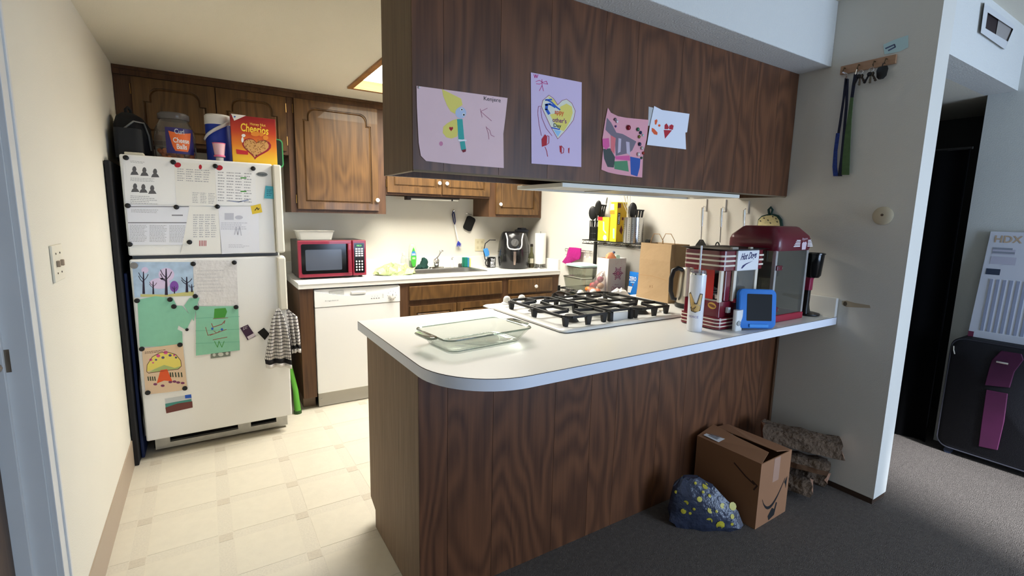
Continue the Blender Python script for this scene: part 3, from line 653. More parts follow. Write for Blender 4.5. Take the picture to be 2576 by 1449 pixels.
# navy board and white sack squeezed beside the refrigerator
build(MB().box(XL+.004, XL+.026, 3.17, 3.95, 0, 1.63), 'board_and_gap_shade', M('gap_shade_charcoal', (20, 20, 24), .8), label='tall charcoal sheet painting the gap shade on the wall beside the refrigerator', cat='board', bevel=.004)  # dark sheet added for the deep shade in the gap by the refrigerator
build(MB().box(XL+.028, XL+.043, 3.26, 3.9, 0, 1.05), 'board_and_gap_shade', M('navy_board', (22, 40, 86), .6), label='low navy blue board squeezed beside the refrigerator', cat='board', bevel=.004)
mb = MB()
for i in range(9):
    z = .13+i*.045; w_ = .009+.004*math.sin(i*1.3)
    mb.add([(FL-.004-w_, 3.30+.01*math.sin(i*2.1), z), (FL-.004-w_*.4, 3.245+.008*math.sin(i*1.7), z), (FL-.004, 3.26, z), (FL-.004, 3.34, z)], [])
fs = [(i*4+a, i*4+b, (i+1)*4+b, (i+1)*4+a) for i in range(8) for a, b in ((0, 1), (1, 2), (2, 3), (3, 0))]+[(3, 2, 1, 0), (32, 33, 34, 35)]
for f in fs: mb.f.append(f); mb.m.append(0)
build(mb, 'plastic_bag', M('white_bag_plastic', (222, 222, 226), .4), label='white plastic bag bulging beside the lower refrigerator door', cat='bag', smooth=60)

# ---------------------------------------------------------------- papers
ink = M('ink_black', (30, 30, 34), .7); ink_g = M('ink_grey', (128, 128, 134), .8); ink_l = M('ink_light', (168, 170, 176), .8)
pw = M('paper_white', (236, 237, 238), .75); pw2 = M('paper_bluish', (228, 230, 238), .75); pw3 = M('paper_ivory', (234, 233, 228), .75)
mint = M('paper_mint', (138, 200, 172), .75, noise=(30, .08)); pk = M('paper_pink', (232, 198, 200), .75, noise=(18, .04))
def col(n, c, r=.7): return M('pigment_'+n, c, r)
red = col('red', (178, 30, 48)); pink = col('pink', (214, 90, 150)); yel = col('yellow', (232, 216, 110)); teal = col('teal', (62, 168, 160)); blue = col('blue', (40, 90, 190))
lav = col('lavender', (190, 170, 215)); sky = col('sky', (150, 196, 232)); grn = col('green', (70, 150, 60)); dgrn = col('darkgreen', (40, 70, 50)); org = col('orange', (222, 90, 44)); brn = col('brown', (92, 60, 44)); purp = col('purple', (130, 80, 170)); mag = col('magenta', (206, 30, 120))
_lift = [0]
def paper(name, label, pts, mat_, pl=FP, cat='paper', group=None, lift=None, th=.0004):
    _lift[0] += 1; L = (.0006+.00055*(_lift[0] % 7)) if lift is None else lift
    a = [pl(x, y, L+th) for x, y in pts]; b = [pl(x, y, L) for x, y in pts]
    n = len(a); tri = tessellate_polygon([a])
    mb = MB().add(a+b, [t_ for t_ in tri]+[tuple(n+i for i in reversed(t_)) for t_ in tri]+[(i, (i+1) % n, n+(i+1) % n, n+i) for i in range(n)])
    o = build(mb, name, mat_, label=label, cat=cat, group=group); o_l = L+th
    return o, o_l
def c1(*p): return [(250+x*.35894, 140+y*.35887) for x, y in p]
def c2(*p): return [(290+x*.37258, 620+y*.37267) for x, y in p]
R = random.Random(3)
o, L = paper('worksheet', 'white sheet with two rows of three small portraits on the freezer door', [(308, 391), (440, 407), (446, 515), (316, 513)], pw)
for i, (x, y) in enumerate(c1((245, 805), (315, 812), (390, 822), (250, 925), (308, 930), (370, 938))):
    decal('portrait', FP, [[(x-10, y+11), (x-7, y+4), (x-4, y+2), (x-5.5, y-3), (x-3.5, y-9), (x, y-11), (x+3.5, y-9), (x+5.5, y-3), (x+4, y+2), (x+7, y+4), (x+11, y+11)]], M('portrait_grey', (92, 92, 96), .8), o, L+.0004)
decal('captions', FP, ripple_lines((328, 447), 76, 10, 3, .04, rnd=R)+ripple_lines((328, 492), 80, 22, 5, .04, rnd=R)+ripple_lines((328, 404), 44, 6, 2, .1, rnd=R), ink_l, o, L+.0004, kind='stuff')
o, L = paper('worksheet', 'white maths worksheet with a red round print at the top of the freezer door', [(438, 407), (541, 414), (548, 518), (444, 518)], pw3)
decal('printed_rows', FP, ripple_lines((446, 424), 88, 34, 6, .05, cols=4, rnd=R)+ripple_lines((484, 484), 60, 28, 7, .05, cols=3, rnd=R), ink_l, o, L+.0004, kind='stuff')
decal('red_stamp', FP, [ell(447, 415, 8.5, 6.5), ell(504, 420, 4, 6)], red, o, L+.0004)
o, L = paper('worksheet', 'white worksheet with green headings beside the freezer handle', [(540, 414), (641, 423), (645, 517), (546, 517)], pw)
decal('printed_rows', FP, ripple_lines((548, 432), 88, 78, 11, .05, cols=4, rnd=R), ink_l, o, L+.0004, kind='stuff')
decal('green_heading', FP, [rect(605, 446, 620, 449), rect(605, 480, 620, 483)], grn, o, L+.0004)
decal('red_stamp', FP, [ell(552, 422, 8.5, 6.5)], red, o, L+.0004)
decal('blue_flourish', FP, stroke([(575, 505), (600, 508), (625, 503)], 3), M('flourish_blue', (150, 160, 190), .8), o, L+.0004)
o, L = paper('newsletter', 'white newsletter with columns of small type on the freezer door', [(318, 514), (478, 521), (482, 616), (326, 616)], pw2)
decal('printed_rows', FP, ripple_lines((326, 566), 150, 44, 12, .01, cols=3, ragged=.15, rnd=R)+ripple_lines((330, 526), 90, 10, 3, .03, rnd=R), ink_l, o, L+.0004, kind='stuff')
decal('rule', FP, [rect(322, 559, 476, 561.5), rect(432, 540, 460, 543), rect(322, 519, 475, 521)], ink_g, o, L+.0004)
o, L = paper('worksheet', 'narrow white worksheet with red stripes print on the freezer door', [(477, 518), (550, 521), (556, 637), (455, 637)], pw3)
decal('printed_rows', FP, ripple_lines((486, 540), 60, 60, 11, 0, cols=4, rnd=R), ink_l, o, L+.0004, kind='stuff')
decal('red_stripes', FP, [rect(501+i*4, 605, 503+i*4, 619) for i in range(5)], col('dusty_red', (176, 90, 96)), o, L+.0004)
o, L = paper('coloring_sheet', 'bluish white colouring sheet with faint drawings on the freezer door', [(549, 520), (650, 520), (653, 634), (558, 639)], pw2)
decal('faint_drawing', FP, [rect(565, 536, 588, 553)]+[ell(601, 547, 10, 5)]+stroke([(590, 590), (594, 572), (598, 590), (603, 570), (607, 592)], 2.5)+ripple_lines((556, 560), 80, 20, 4, 0, rnd=R)+ripple_lines((575, 615), 60, 10, 3, 0, rnd=R), M('faint_ink', (190, 192, 204), .8), o, L+.0004, kind='stuff')
# lower door
o, L = paper('tree_drawing', 'crayon drawing of bare dark trees on a blue sky, on the refrigerator', c2((112, 105), (525, 105), (530, 330), (130, 345)), M('tree_sky', (176, 200, 232), .8, noise=(22, .35)))
decal('ground', FP, [c2((170, 322), (345, 325), (530, 300), (530, 332), (330, 340), (170, 340))], col('olive_crayon', (200, 196, 130)), o, L+.0003)
decal('cloud', FP, [ell(*c2((300, 250))[0], 26, 14), ell(*c2((345, 190))[0], 20, 17), ell(*c2((200, 160))[0], 9, 8)], M('crayon_lilac', (216, 200, 232), .8), o, L+.00035)
decal('purple_crown', FP, [ell(*c2((398, 270))[0], 11, 14)], purp, o, L+.0004)
tr = []
for x, y0, y1, w_ in ((190, 170, 320, 6), (255, 235, 322, 4.5), (343, 150, 328, 7), (398, 268, 318, 3), (482, 205, 310, 6.5), (516, 255, 308, 4)):
    (ax, ay), (bx, by) = c2((x, y0), (x+2, y1)); ym = ay+(by-ay)*.35
    tr += [[(bx-w_*.55, by), (ax-w_*.2, ay), (ax+w_*.2, ay), (bx+w_*.55, by)]]
    for s, dy in ((-1, 0), (1, .12), (-1, .25)): tr += stroke([(ax, ym+(by-ay)*dy*.6), (ax+s*w_*1.3, ym-(by-ay)*.15+(by-ay)*dy*.6), (ax+s*w_*2, ym-(by-ay)*.3+(by-ay)*dy*.6)], w_*.28)
decal('trees', FP, tr, col('plum_black', (40, 28, 52)), o, L+.0005)
o, L = paper('crumpled_sheet', 'crumpled greyish white sheet beside the tree drawing on the refrigerator', c2((525, 95), (820, 95), (830, 410), (700, 405), (565, 400), (530, 250)), M('paper_crumpled', (222, 220, 220), .8, noise=(14, .08), bump=(40, .5)))
decal('pencil_marks', FP, ripple_lines((496, 680), 80, 60, 7, -.02, rnd=R), M('pencil', (205, 204, 206), .8), o, L+.0004, kind='stuff')
o, L = paper('mint_cutout', 'mint green paper cut-out with a folded arm on the refrigerator', c2((150, 360), (270, 335), (390, 350), (410, 392), (440, 480), (420, 560), (452, 575), (455, 670), (165, 678)), mint)
o2, L2 = paper('mint_cutout', 'curved mint green paper strip with pointed end on the refrigerator', c2((385, 400), (450, 400), (520, 480), (480, 565), (420, 530)), mint)
o2, L2 = paper('mint_cutout', 'short mint green paper scrap under the crumpled sheet on the refrigerator', c2((500, 350), (570, 345), (548, 412), (530, 505), (465, 400)), mint)
o, L = paper('mint_drawing', 'mint green sheet with a crayon face and green hair on the refrigerator', c2((545, 405), (830, 402), (840, 700), (545, 737)), mint)
decal('creases', FP, [s_ for y in (485, 570, 655) for s_ in stroke(c2((543, y), (838, y-12)), 1.0)], M('mint_crease', (112, 176, 150), .8), o, L+.0003)
decal('green_hair', FP, [c2((665, 485), (670, 420), (745, 415), (755, 440), (740, 480))], grn, o, L+.0004)
decal('face_lines', FP, stroke(c2((660, 488), (760, 482)), 1.4)+stroke(c2((650, 520), (660, 545), (720, 525), (740, 500), (735, 520)), 2)+stroke(c2((610, 545), (625, 600), (660, 590)), 1.6)+stroke(c2((640, 600), (750, 560)), 1.6)+stroke(c2((660, 630), (755, 612)), 1.6)+stroke(c2((665, 570), (685, 585), (705, 570)), 1.5), col('sienna', (150, 96, 84)), o, L+.0004)
decal('eyes', FP, [ell(*c2((655, 555))[0], 3, 3), ell(*c2((720, 560))[0], 3, 3)], blue, o, L+.0005)
decal('beard', FP, stroke(c2((670, 640), (690, 680), (700, 640), (720, 680), (735, 640)), 1.5), grn, o, L+.0004)
o, L = paper('mushroom_drawing', 'tan paper with a coloured mushroom drawing on the refrigerator', c2((180, 690), (455, 655), (487, 965), (350, 985), (205, 1000)), M('paper_tan', (222, 196, 166), .8))
decal('cap', FP, [c2((212, 845), (215, 800), (250, 745), (300, 718), (350, 712), (410, 730), (442, 770), (446, 808), (400, 822), (330, 800), (270, 825))], yel, o, L+.0003)
decal('cap_under', FP, [c2((225, 850), (270, 825), (330, 800), (400, 820), (440, 808), (425, 828), (340, 838))], col('sage', (170, 186, 120)), o, L+.0004)
decal('cap_spots', FP, [ell(*c2((x, y))[0], r, r*.8) for x, y, r in ((240, 765, 4), (290, 738, 5), (340, 716, 5.5), (398, 735, 3), (255, 785, 2.5))], pink, o, L+.0005)
decal('dark_spots', FP, [ell(*c2((x, y))[0], r, r*.8) for x, y, r in ((322, 750, 4), (275, 765, 3), (370, 735, 4), (410, 750, 3))], col('slate', (90, 88, 120)), o, L+.0005)
decal('cap_outline', FP, stroke(c2((212, 845), (215, 800), (250, 745), (300, 718), (350, 712), (410, 730), (442, 770), (446, 808), (425, 828), (340, 838), (225, 855), (212, 845)), 1.4), brn, o, L+.0006)
decal('stem', FP, [c2((305, 835), (350, 828), (385, 910), (330, 905), (280, 925))], org, o, L+.0006)
decal('grass', FP, [s_ for x in (225, 240, 255, 270, 375, 390, 410, 430, 450) for s_ in stroke(c2((x, 905 if x < 300 else 880), (x-4, 880 if x < 300 else 852)), 3)], col('moss', (52, 66, 48)), o, L+.0006)
decal('pebbles', FP, [ell(*c2((x, y))[0], 5, 3) for x, y in ((270, 930), (320, 940), (400, 912), (425, 918), (455, 922), (372, 915))], col('plum', (122, 60, 96)), o, L+.0006)
decal('caption', FP, ripple_lines(c2((200, 712))[0], 60, 7, 2, -.12, rnd=R), brn, o, L+.0005, kind='stuff')
o, L = paper('photo_postcard', 'landscape photo postcard low on the refrigerator door', c2((335, 1028), (512, 998), (523, 1087), (345, 1127)), col('cloudy', (196, 202, 206)), cat='postcard')
decal('water', FP, [c2((337, 1062), (512, 1030), (517, 1055), (340, 1090))], col('lake_teal', (70, 140, 132)), o, L+.0003)
decal('rocks', FP, [c2((338, 1088), (420, 1060), (520, 1045), (523, 1087), (345, 1127))], col('rock_red', (110, 62, 58)), o, L+.0004)
decal('sky_corner', FP, [c2((470, 1004), (512, 998), (515, 1022), (472, 1026))], blue, o, L+.0005)
o, L = paper('money_magnet', 'grey banknote shaped magnet below the mint sheet', c2((645, 712), (777, 700), (777, 740), (645, 757)), col('note_grey', (120, 128, 120)), cat='magnet', th=.001)
decal('note_print', FP, [ell(*c2((712, 728))[0], 7, 5)]+[ell(*c2((668, 732))[0], 4, 4), ell(*c2((755, 722))[0], 4, 4)], col('note_pale', (196, 200, 192)), o, L+.0003)
o, L = paper('card_magnet', 'dark purple printed card magnet tilted beside the towel', c2((843, 550), (895, 527), (948, 605), (893, 633)), col('card_purple', (58, 34, 62)), cat='magnet', th=.001)
decal('card_print', FP, ripple_lines(c2((862, 548))[0], 15, 8, 3, -.4, rnd=R)+[c2((890, 610), (935, 585), (945, 603), (900, 628))], col('card_pale', (210, 200, 210)), o, L+.0003, kind='stuff')
paper('black_magnet', 'square black magnet half hidden by the checked towel', c2((960, 580), (1003, 548), (1042, 590), (1010, 632)), black_matte, cat='magnet', th=.002)
o, L = paper('teal_magnet', 'small teal picture magnet by the freezer handle', c1((1165, 912), (1222, 918), (1222, 1005), (1155, 1000)), col('magnet_teal', (84, 178, 196)), cat='magnet', th=.0015)
decal('magnet_print', FP, ripple_lines(c1((1172, 940))[0], 18, 18, 4, 0, rnd=R), col('magnet_dark', (40, 110, 130)), o, L+.0003, kind='stuff')
o, L = paper('yellow_magnet', 'tilted yellow square magnet with a black doodle', c1((1060, 1055), (1130, 1038), (1142, 1098), (1072, 1112)), col('magnet_yellow', (222, 192, 60)), cat='magnet', th=.0015)
decal('doodle', FP, stroke(c1((1090, 1085), (1105, 1065), (1112, 1080), (1120, 1070)), 2), ink, o, L+.0003)
def magnet(px, py, r, lab_):
    p = FP(px, py); s_ = r/1213*2.75
    mb = MB().lathe([(s_, 0), (s_, .005), (s_*.85, .0065), (.0001, .007)], 0, 0, 16); mb.xf(Matrix.Translation((p.x, FY-.0046, p.z)) @ Matrix.Rotation(PI/2, 4, 'X'))
    build(mb, 'round_magnet', black, smooth=40, label=lab_, cat='magnet', group='round black magnets on the refrigerator')
MAG = [(c1, 187, 716, 'upper corner of the portraits sheet'), (c1, 518, 747, 'joint of the portraits sheet and the maths worksheet'), (c1, 812, 775, 'joint of the maths worksheet and the green headed worksheet'), (c1, 1077, 792, 'outer corner of the green headed worksheet'), (c1, 200, 1052, 'upper corner of the newsletter by the hinge side'), (c1, 540, 1062, 'top edge of the newsletter'), (c1, 827, 1058, 'top of the faint colouring sheet'), (c1, 213, 1322, 'bottom corner of the newsletter'), (c1, 632, 1307, 'bottom of the worksheet with red stripes'),
    (c2, 526, 117, 'corner between the tree drawing and the crumpled sheet'), (c2, 803, 108, 'free top corner of the crumpled sheet'), (c2, 148, 365, 'hinge side corner of the mint cut-out'), (c2, 370, 357, 'top of the mint cut-out'), (c2, 396, 404, 'top of the curved mint strip'), (c2, 540, 335, 'bottom corner of the tree drawing beside the mint scrap'), (c2, 547, 413, 'first corner of the mint face drawing'), (c2, 815, 408, 'far corner of the mint face drawing'), (c2, 180, 690, 'first top corner of the mushroom drawing'), (c2, 437, 662, 'second top corner of the mushroom drawing'), (c2, 470, 955, 'bottom corner of the mushroom drawing'), (c2, 220, 985, 'bottom corner of the mushroom drawing beside a black stroke')]
for f_, x, y, w_ in MAG: magnet(*f_((x, y))[0], 5.6, 'round black magnet at the '+w_)
magnet(*c2((484, 560))[0], 3.6, 'tiny black magnet at the tip of the curved mint strip')
p = FP(*c2((127, 128))[0])
mb = MB().lathe([(.017, 0), (.017, .005), (.0001, .007)], 0, 0, 16); mb.xf(Matrix.Translation((p.x, FY-.0046, p.z)) @ Matrix.Rotation(PI/2, 4, 'X'))
build(mb, 'round_magnet', M('magnet_grey', (130, 128, 128), .5), smooth=40, label='round grey magnet at the corner of the tree drawing', cat='magnet')
# ---------------------------------------------------------------- drawings on the hanging cabinet
HP = Plane(y=UPY)
def c3(*p): return [(1030+x*.2208, 160+y*.2208) for x, y in p]
def e3(x, y, rx, ry, rot=0): (a, b), = c3((x, y)); return ell(a, b, rx*.2208, ry*.2208, rot)
o, L = paper('butterfly_collage', 'pink sheet with a paper butterfly collage pinned to the hanging cabinet', c3((80, 253), (1118, 392), (1095, 600), (1070, 800), (1075, 1190), (500, 1145), (190, 1110), (130, 1050), (105, 900), (85, 500)), pk, HP, 'drawing', lift=.002)
decal('upper_wing', HP, [c3((370, 290), (480, 345), (590, 400), (605, 470), (560, 500), (525, 575), (470, 545), (430, 480), (385, 370))], yel, o, L+.0004)
decal('lower_wing', HP, [c3((540, 630), (490, 645), (430, 680), (385, 720), (380, 790), (420, 840), (480, 855), (545, 830), (560, 700))], yel, o, L+.0004)
decal('head', HP, [e3(585, 560, 62, 65)], col('pale_blue', (186, 200, 226)), o, L+.0006)
decal('eye_whites', HP, [e3(595, 523, 16, 18), e3(618, 580, 16, 18)], pw, o, L+.0008)
decal('pupils', HP, [e3(597, 524, 8, 9), e3(620, 583, 10, 11)], ink, o, L+.001)
decal('body', HP, [c3((542, 632), (605, 632), (625, 860), (560, 880)), c3((575, 890), (630, 880), (645, 975), (590, 985))], teal, o, L+.0006)
decal('waist_band', HP, [c3((555, 862), (650, 868), (650, 884), (560, 884))], pw, o, L+.0008)
decal('tail_tip', HP, [c3((592, 985), (646, 973), (642, 1003), (612, 1013))], col('maroon', (130, 40, 50)), o, L+.0006)
decal('small_heart', HP, [heart(*c3((475, 742))[0], 10, 13)], red, o, L+.0006)
decal('stain', HP, [e3(360, 912, 22, 26)], col('rose', (206, 130, 160)), o, L+.0003)
decal('pen_letters', HP, stroke(c3((808, 516), (828, 612)), 1.2)+stroke(c3((888, 508), (812, 545), (935, 652)), 1.2)+stroke(c3((873, 718), (900, 800), (905, 862)), 1.2)+stroke(c3((880, 730), (915, 760), (930, 815), (968, 832)), 1.2), col('pencil_red', (170, 96, 120)), o, L+.0004)
lettering('Kenjere', HP, c3((848, 372))[0], c3((1040, 396))[0], c3((848, 432))[0], ink, o, L+.0005)
build(MB().ball(HP(*c3((110, 272))[0], .004), .004), 'push_pin', M('pin_pearl', (226, 220, 224), .3), o, smooth=60)
o, L = paper('heart_card', 'lilac sheet with a yellow greeting heart pinned to the hanging cabinet', c3((1383, 100), (1963, 213), (1958, 1178), (1390, 1138)), M('paper_lilac', (212, 192, 222), .75), HP, 'drawing', lift=.002)
hp = c3((1520, 420), (1590, 360), (1640, 395), (1690, 470), (1740, 420), (1790, 405), (1850, 450), (1890, 540), (1870, 640), (1790, 750), (1690, 858), (1600, 700), (1540, 570), (1505, 490))
decal('heart', HP, [hp], M('heart_cream', (226, 224, 206), .75), o, L+.0003)
decal('heart_yellow', HP, [c3((1720, 490), (1790, 455), (1850, 490), (1860, 560), (1830, 660), (1760, 770), (1700, 745), (1640, 660), (1600, 580), (1700, 560))], yel, o, L+.0004)
decal('heart_yellow', HP, [c3((1580, 375), (1640, 405), (1690, 480), (1650, 470), (1600, 410))], yel, o, L+.0004)
decal('blue_scribble', HP, stroke(c3((1550, 415), (1620, 410)), 4)+stroke(c3((1560, 410), (1620, 440), (1680, 500), (1715, 525)), 3.5)+stroke(c3((1550, 470), (1600, 460), (1660, 495)), 5)+stroke(c3((1565, 470), (1560, 520), (1590, 570)), 7)+stroke(c3((1620, 730), (1710, 750)), 3), blue, o, L+.0005, kind='stuff')
decal('heart_tip', HP, [c3((1640, 750), (1730, 770), (1690, 835))], sky, o, L+.0005)
decal('heart_outline', HP, stroke(hp+hp[:1], 1)+stroke(c3((1470, 488), (1462, 560), (1478, 700), (1505, 822)), 1)+stroke(c3((1500, 486), (1470, 488)), 1)+stroke(c3((1495, 500), (1510, 620), (1560, 740), (1625, 822)), 1), col('crimson_pen', (150, 30, 80)), o, L+.0006)
decal('red_scribble', HP, [c3((1505, 860), (1545, 805), (1570, 830), (1565, 930), (1510, 948))]+stroke(c3((1570, 820), (1590, 830), (1588, 905), (1570, 920)), 1.5)+stroke(c3((1545, 950), (1562, 990), (1575, 1058)), 1.5)+[c3((1708, 935), (1735, 940), (1735, 1020), (1715, 1010)), c3((1808, 965), (1824, 958), (1820, 1025), (1810, 1015))]+stroke(c3((1730, 935), (1760, 970), (1755, 1015), (1725, 1025)), 1.4), red, o, L+.0006)
decal('pen_doodle', HP, stroke(c3((1418, 122), (1430, 162), (1440, 125), (1452, 162), (1466, 125)), 1.5)+stroke(c3((1440, 205), (1480, 190), (1520, 215), (1480, 235), (1445, 228)), 1.3)+stroke(c3((1520, 215), (1560, 200), (1575, 235), (1525, 225)), 1.3)+stroke(c3((1510, 180), (1512, 250), (1480, 310)), 1.2)+stroke(c3((1512, 250), (1528, 312)), 1.2), mag, o, L+.0005)
lettering('appy', HP, c3((1655, 535))[0], c3((1760, 550))[0], c3((1655, 590))[0], org, o, L+.0008, bold=True)
lettering("other's", HP, c3((1630, 610))[0], c3((1790, 628))[0], c3((1630, 665))[0], col('plum_ink', (130, 60, 110)), o, L+.0008, bold=True)
lettering('Day', HP, c3((1642, 680))[0], c3((1730, 690))[0], c3((1642, 735))[0], dgrn, o, L+.0008, bold=True)
def c4(*p): return [(1480+x*.17252, 230+y*.17253) for x, y in p]
def e4(x, y, r): (a, b), = c4((x, y)); return ell(a, b, r*.1725, r*.1725)
o, L = paper('bead_collage', 'salmon pink collage with paint patches and shiny beads on the hanging cabinet', c4((285, 238), (330, 310), (430, 360), (560, 385), (880, 415), (850, 700), (800, 900), (785, 1255), (680, 1245), (430, 1210), (290, 1180), (190, 1140), (215, 830), (205, 690), (245, 430)), M('paper_salmon', (226, 160, 170), .75), HP, 'drawing', lift=.0022)
gpnt = col('paint_grey', (120, 108, 120)); 
decal('grey_paint', HP, [c4((270, 380), (330, 450), (410, 600), (500, 620), (700, 730), (640, 860), (590, 900), (400, 940), (390, 760), (330, 640), (250, 560))], gpnt, o, L+.0003)
decal('pale_paint', HP, [c4((440, 680), (480, 690), (470, 880), (430, 900)), c4((550, 730), (600, 740), (610, 930), (560, 900))], col('paint_pale', (196, 180, 196)), o, L+.0005)
decal('magenta_paint', HP, [c4((205, 690), (300, 680), (310, 800), (260, 850), (210, 800)), c4((390, 945), (600, 935), (610, 1010), (400, 990))], pink, o, L+.0005)
decal('dark_paint', HP, [c4((215, 840), (320, 830), (390, 960), (370, 1110), (280, 1100), (230, 980))], col('paint_dark', (66, 72, 70)), o, L+.0004)
decal('coral_paint', HP, [c4((330, 640), (400, 680), (380, 910), (330, 860))], col('paint_coral', (216, 110, 116)), o, L+.0006)
decal('green_paint', HP, [c4((375, 1020), (570, 1010), (590, 1170), (380, 1130))], col('paint_green', (80, 136, 96)), o, L+.0004)
decal('blue_paint', HP, [c4((610, 950), (760, 980), (750, 1110), (715, 1240), (620, 1210))], col('paint_blue', (44, 82, 160)), o, L+.0004)
for x, y, r, c in ((385, 410, 26, (110, 100, 110)), (412, 440, 25, (220, 214, 220)), (395, 510, 18, (84, 50, 120)), (575, 530, 42, (130, 16, 36)), (715, 555, 32, (60, 110, 84)), (755, 602, 28, (40, 54, 84)), (735, 662, 28, (120, 116, 50)), (790, 640, 22, (190, 214, 214)), (740, 770, 32, (44, 48, 80)), (775, 828, 30, (196, 186, 180)), (722, 918, 34, (220, 206, 206)), (795, 900, 26, (150, 50, 40)), (770, 970, 22, (50, 90, 70))):
    p = HP(*c4((x, y))[0], L); s_ = r*.1725/1213*1.75
    build(MB().ball((p.x, p.y-s_*.5, p.z), s_, 1, .7, 1, 10, 7), 'bead', M('bead_%d_%d' % (x, y), c, .15, .2), o, smooth=60)
o, L = paper('note_slip', 'grey paper slip behind the small white heart note', c4((880, 222), (950, 238), (905, 500), (870, 500)), M('paper_greyish', (190, 190, 190), .8), HP, lift=.0008)
o, L = paper('heart_note', 'small white note with a red heart pinned to the hanging cabinet', c4((960, 212), (1075, 270), (1475, 327), (1440, 595), (1415, 600), (1425, 845), (855, 780), (900, 490)), M('paper_coolwhite', (226, 228, 238), .75), HP, 'drawing', lift=.0036)
(a, b), = c4((1175, 575))
decal('heart', HP, [c4((1110, 550), (1112, 490), (1140, 465), (1165, 500), (1175, 530), (1160, 552)), c4((1175, 550), (1180, 500), (1215, 480), (1245, 500), (1232, 560)), c4((1100, 562), (1220, 566), (1118, 690))], red, o, L+.0004)
decal('orange_leaf', HP, [c4((925, 530), (960, 545), (1010, 600), (1005, 635), (960, 625), (925, 580)), c4((968, 420), (1000, 405), (1010, 430), (990, 485), (970, 480))], org, o, L+.0004)
decal('dot', HP, [e4(1035, 497, 18)], org, o, L+.0004)
# ---------------------------------------------------------------- on top of the refrigerator
FTZ = 1.6685
b = thing('backpack', 'black fabric backpack slumped on top of the refrigerator', 'backpack', (-.30, 3.55, 1.657))
bf = M('backpack_black', (22, 23, 26), .85, bump=(500, .2)); bf2 = M('backpack_mesh', (34, 36, 40), .9)
mb = MB(); rings = []
for z, hx, hy, cx_, cy_ in ((1.657, .08, .17, -.312, 3.60), (1.70, .088, .19, -.312, 3.60), (1.78, .086, .18, -.314, 3.60), (1.85, .082, .15, -.312, 3.57), (1.90, .06, .11, -.322, 3.58), (1.925, .03, .05, -.33, 3.59)):
    rings.append([Vector((cx_+hx*math.copysign(abs(math.cos(a))**.7, math.cos(a)), cy_+hy*math.copysign(abs(math.sin(a))**.7, math.sin(a)), z)) for a in (2*PI*i/20 for i in range(20))])
build(MB().loft(rings), 'bag_body', bf, b, smooth=70)
build(MB().loft([[p*1+Vector((.018, -.06, 0)) for p in rrect(-.335, 3.46, .06, .07, .03, z)] for z in (1.66, 1.70, 1.80, 1.815)]), 'front_pocket', bf2, b, smooth=60)
build(MB().tube([(-.335, 3.57, 1.915), (-.338, 3.57, 1.945), (-.328, 3.585, 1.96), (-.318, 3.60, 1.945), (-.32, 3.60, 1.915)], .008, 8), 'carry_loop', bf, b, smooth=60)
build(MB().tube([(-.36, 3.42, 1.80), (-.29, 3.39, 1.86), (-.25, 3.43, 1.86), (-.235, 3.47, 1.80), (-.23, 3.49, 1.72)], .005, 6), 'zipper', M('zip_grey', (120, 122, 122), .5), b, smooth=60)
jx, jy = -.112, 3.45
j = thing('snack_jar', 'large clear plastic jar of orange cheese balls on the refrigerator', 'jar', (jx, jy, FTZ))
jar = clear('jar_plastic', (226, 226, 222), 1.0, 1.4, .06, .10, (200, 200, 200))
z0 = FTZ-.011
build(MB().lathe([(.088, z0), (.098, z0+.012), (.099, z0+.14), (.094, z0+.18), (.078, z0+.215), (.07, z0+.228), (.07, z0+.24)], jx, jy, 32), 'jar_body', jar, j, smooth=60)
build(MB().lathe([(.074, z0+.236), (.077, z0+.240), (.077, z0+.265), (.070, z0+.272), (.0001, z0+.272)], jx, jy, 32), 'lid', M('jar_lid_smoke', (92, 90, 92), .2), j, smooth=40)
mb = MB(); R2 = random.Random(5)
for k in range(95):
    a = R2.random()*2*PI; r = .082*math.sqrt(R2.random()); mb.ball((jx+r*math.cos(a), jy+r*math.sin(a), z0+.014+.062*R2.random()), .012, n=8, m=5)
build(mb, 'cheese_balls', M('cheese_orange', (226, 120, 30), .8), j, smooth=60, kind='stuff')
def wrap(cx_, cy_, r, a0, a1, z0_, z1_, n=12):
    return MB().grid(lambda u, v: (cx_+r*math.cos(a0+(a1-a0)*u), cy_+r*math.sin(a0+(a1-a0)*u), z0_+(z1_-z0_)*v), n, 1)
class Cyl:
    "maps (angle fraction, height fraction) onto a cylinder wall"
    def __init__(s, cx_, cy_, r, a0, a1, z0_, z1_): s.p = (cx_, cy_, r, a0, a1, z0_, z1_)
    def __call__(s, u, v, lift=0):
        cx_, cy_, r, a0, a1, z0_, z1_ = s.p; a = a0+(a1-a0)*u; return Vector((cx_+(r+lift)*math.cos(a), cy_+(r+lift)*math.sin(a), z0_+(z1_-z0_)*v))
ja = math.atan2(-jy, -jx)   # towards the camera
lab = build(wrap(jx, jy, .1, ja-.45, ja+1.0, z0+.045, z0+.185), 'label_sheet', M('label_indigo', (46, 40, 110), .5), j, smooth=60)
JC = Cyl(jx, jy, .1, ja-.45, ja+1.0, z0+.045, z0+.185)
build(MB().grid(lambda u, v: JC(.5+(u-.5)*(.42+.36*v**.6), .10+.76*v-.06*v*math.sin(PI*u), .0007), 12, 5), 'label_orange', M('label_orange', (230, 110, 50), .5), j, smooth=60)
lettering('Cheese', JC, (.24, .62), (.78, .62), (.24, .42), pw, j, .0014, bold=True)
lettering('Balls', JC, (.34, .38), (.68, .38), (.34, .18), pw, j, .0014, bold=True)
lettering('Curl', JC, (.3, .96), (.62, .96), (.3, .76), M('label_silver', (190, 196, 214), .4), j, .0014, bold=True)
ux, uy = .106, 3.45
g = thing('water_jug', 'blue insulated water jug with white lid on the refrigerator', 'jug', (ux, uy, FTZ))
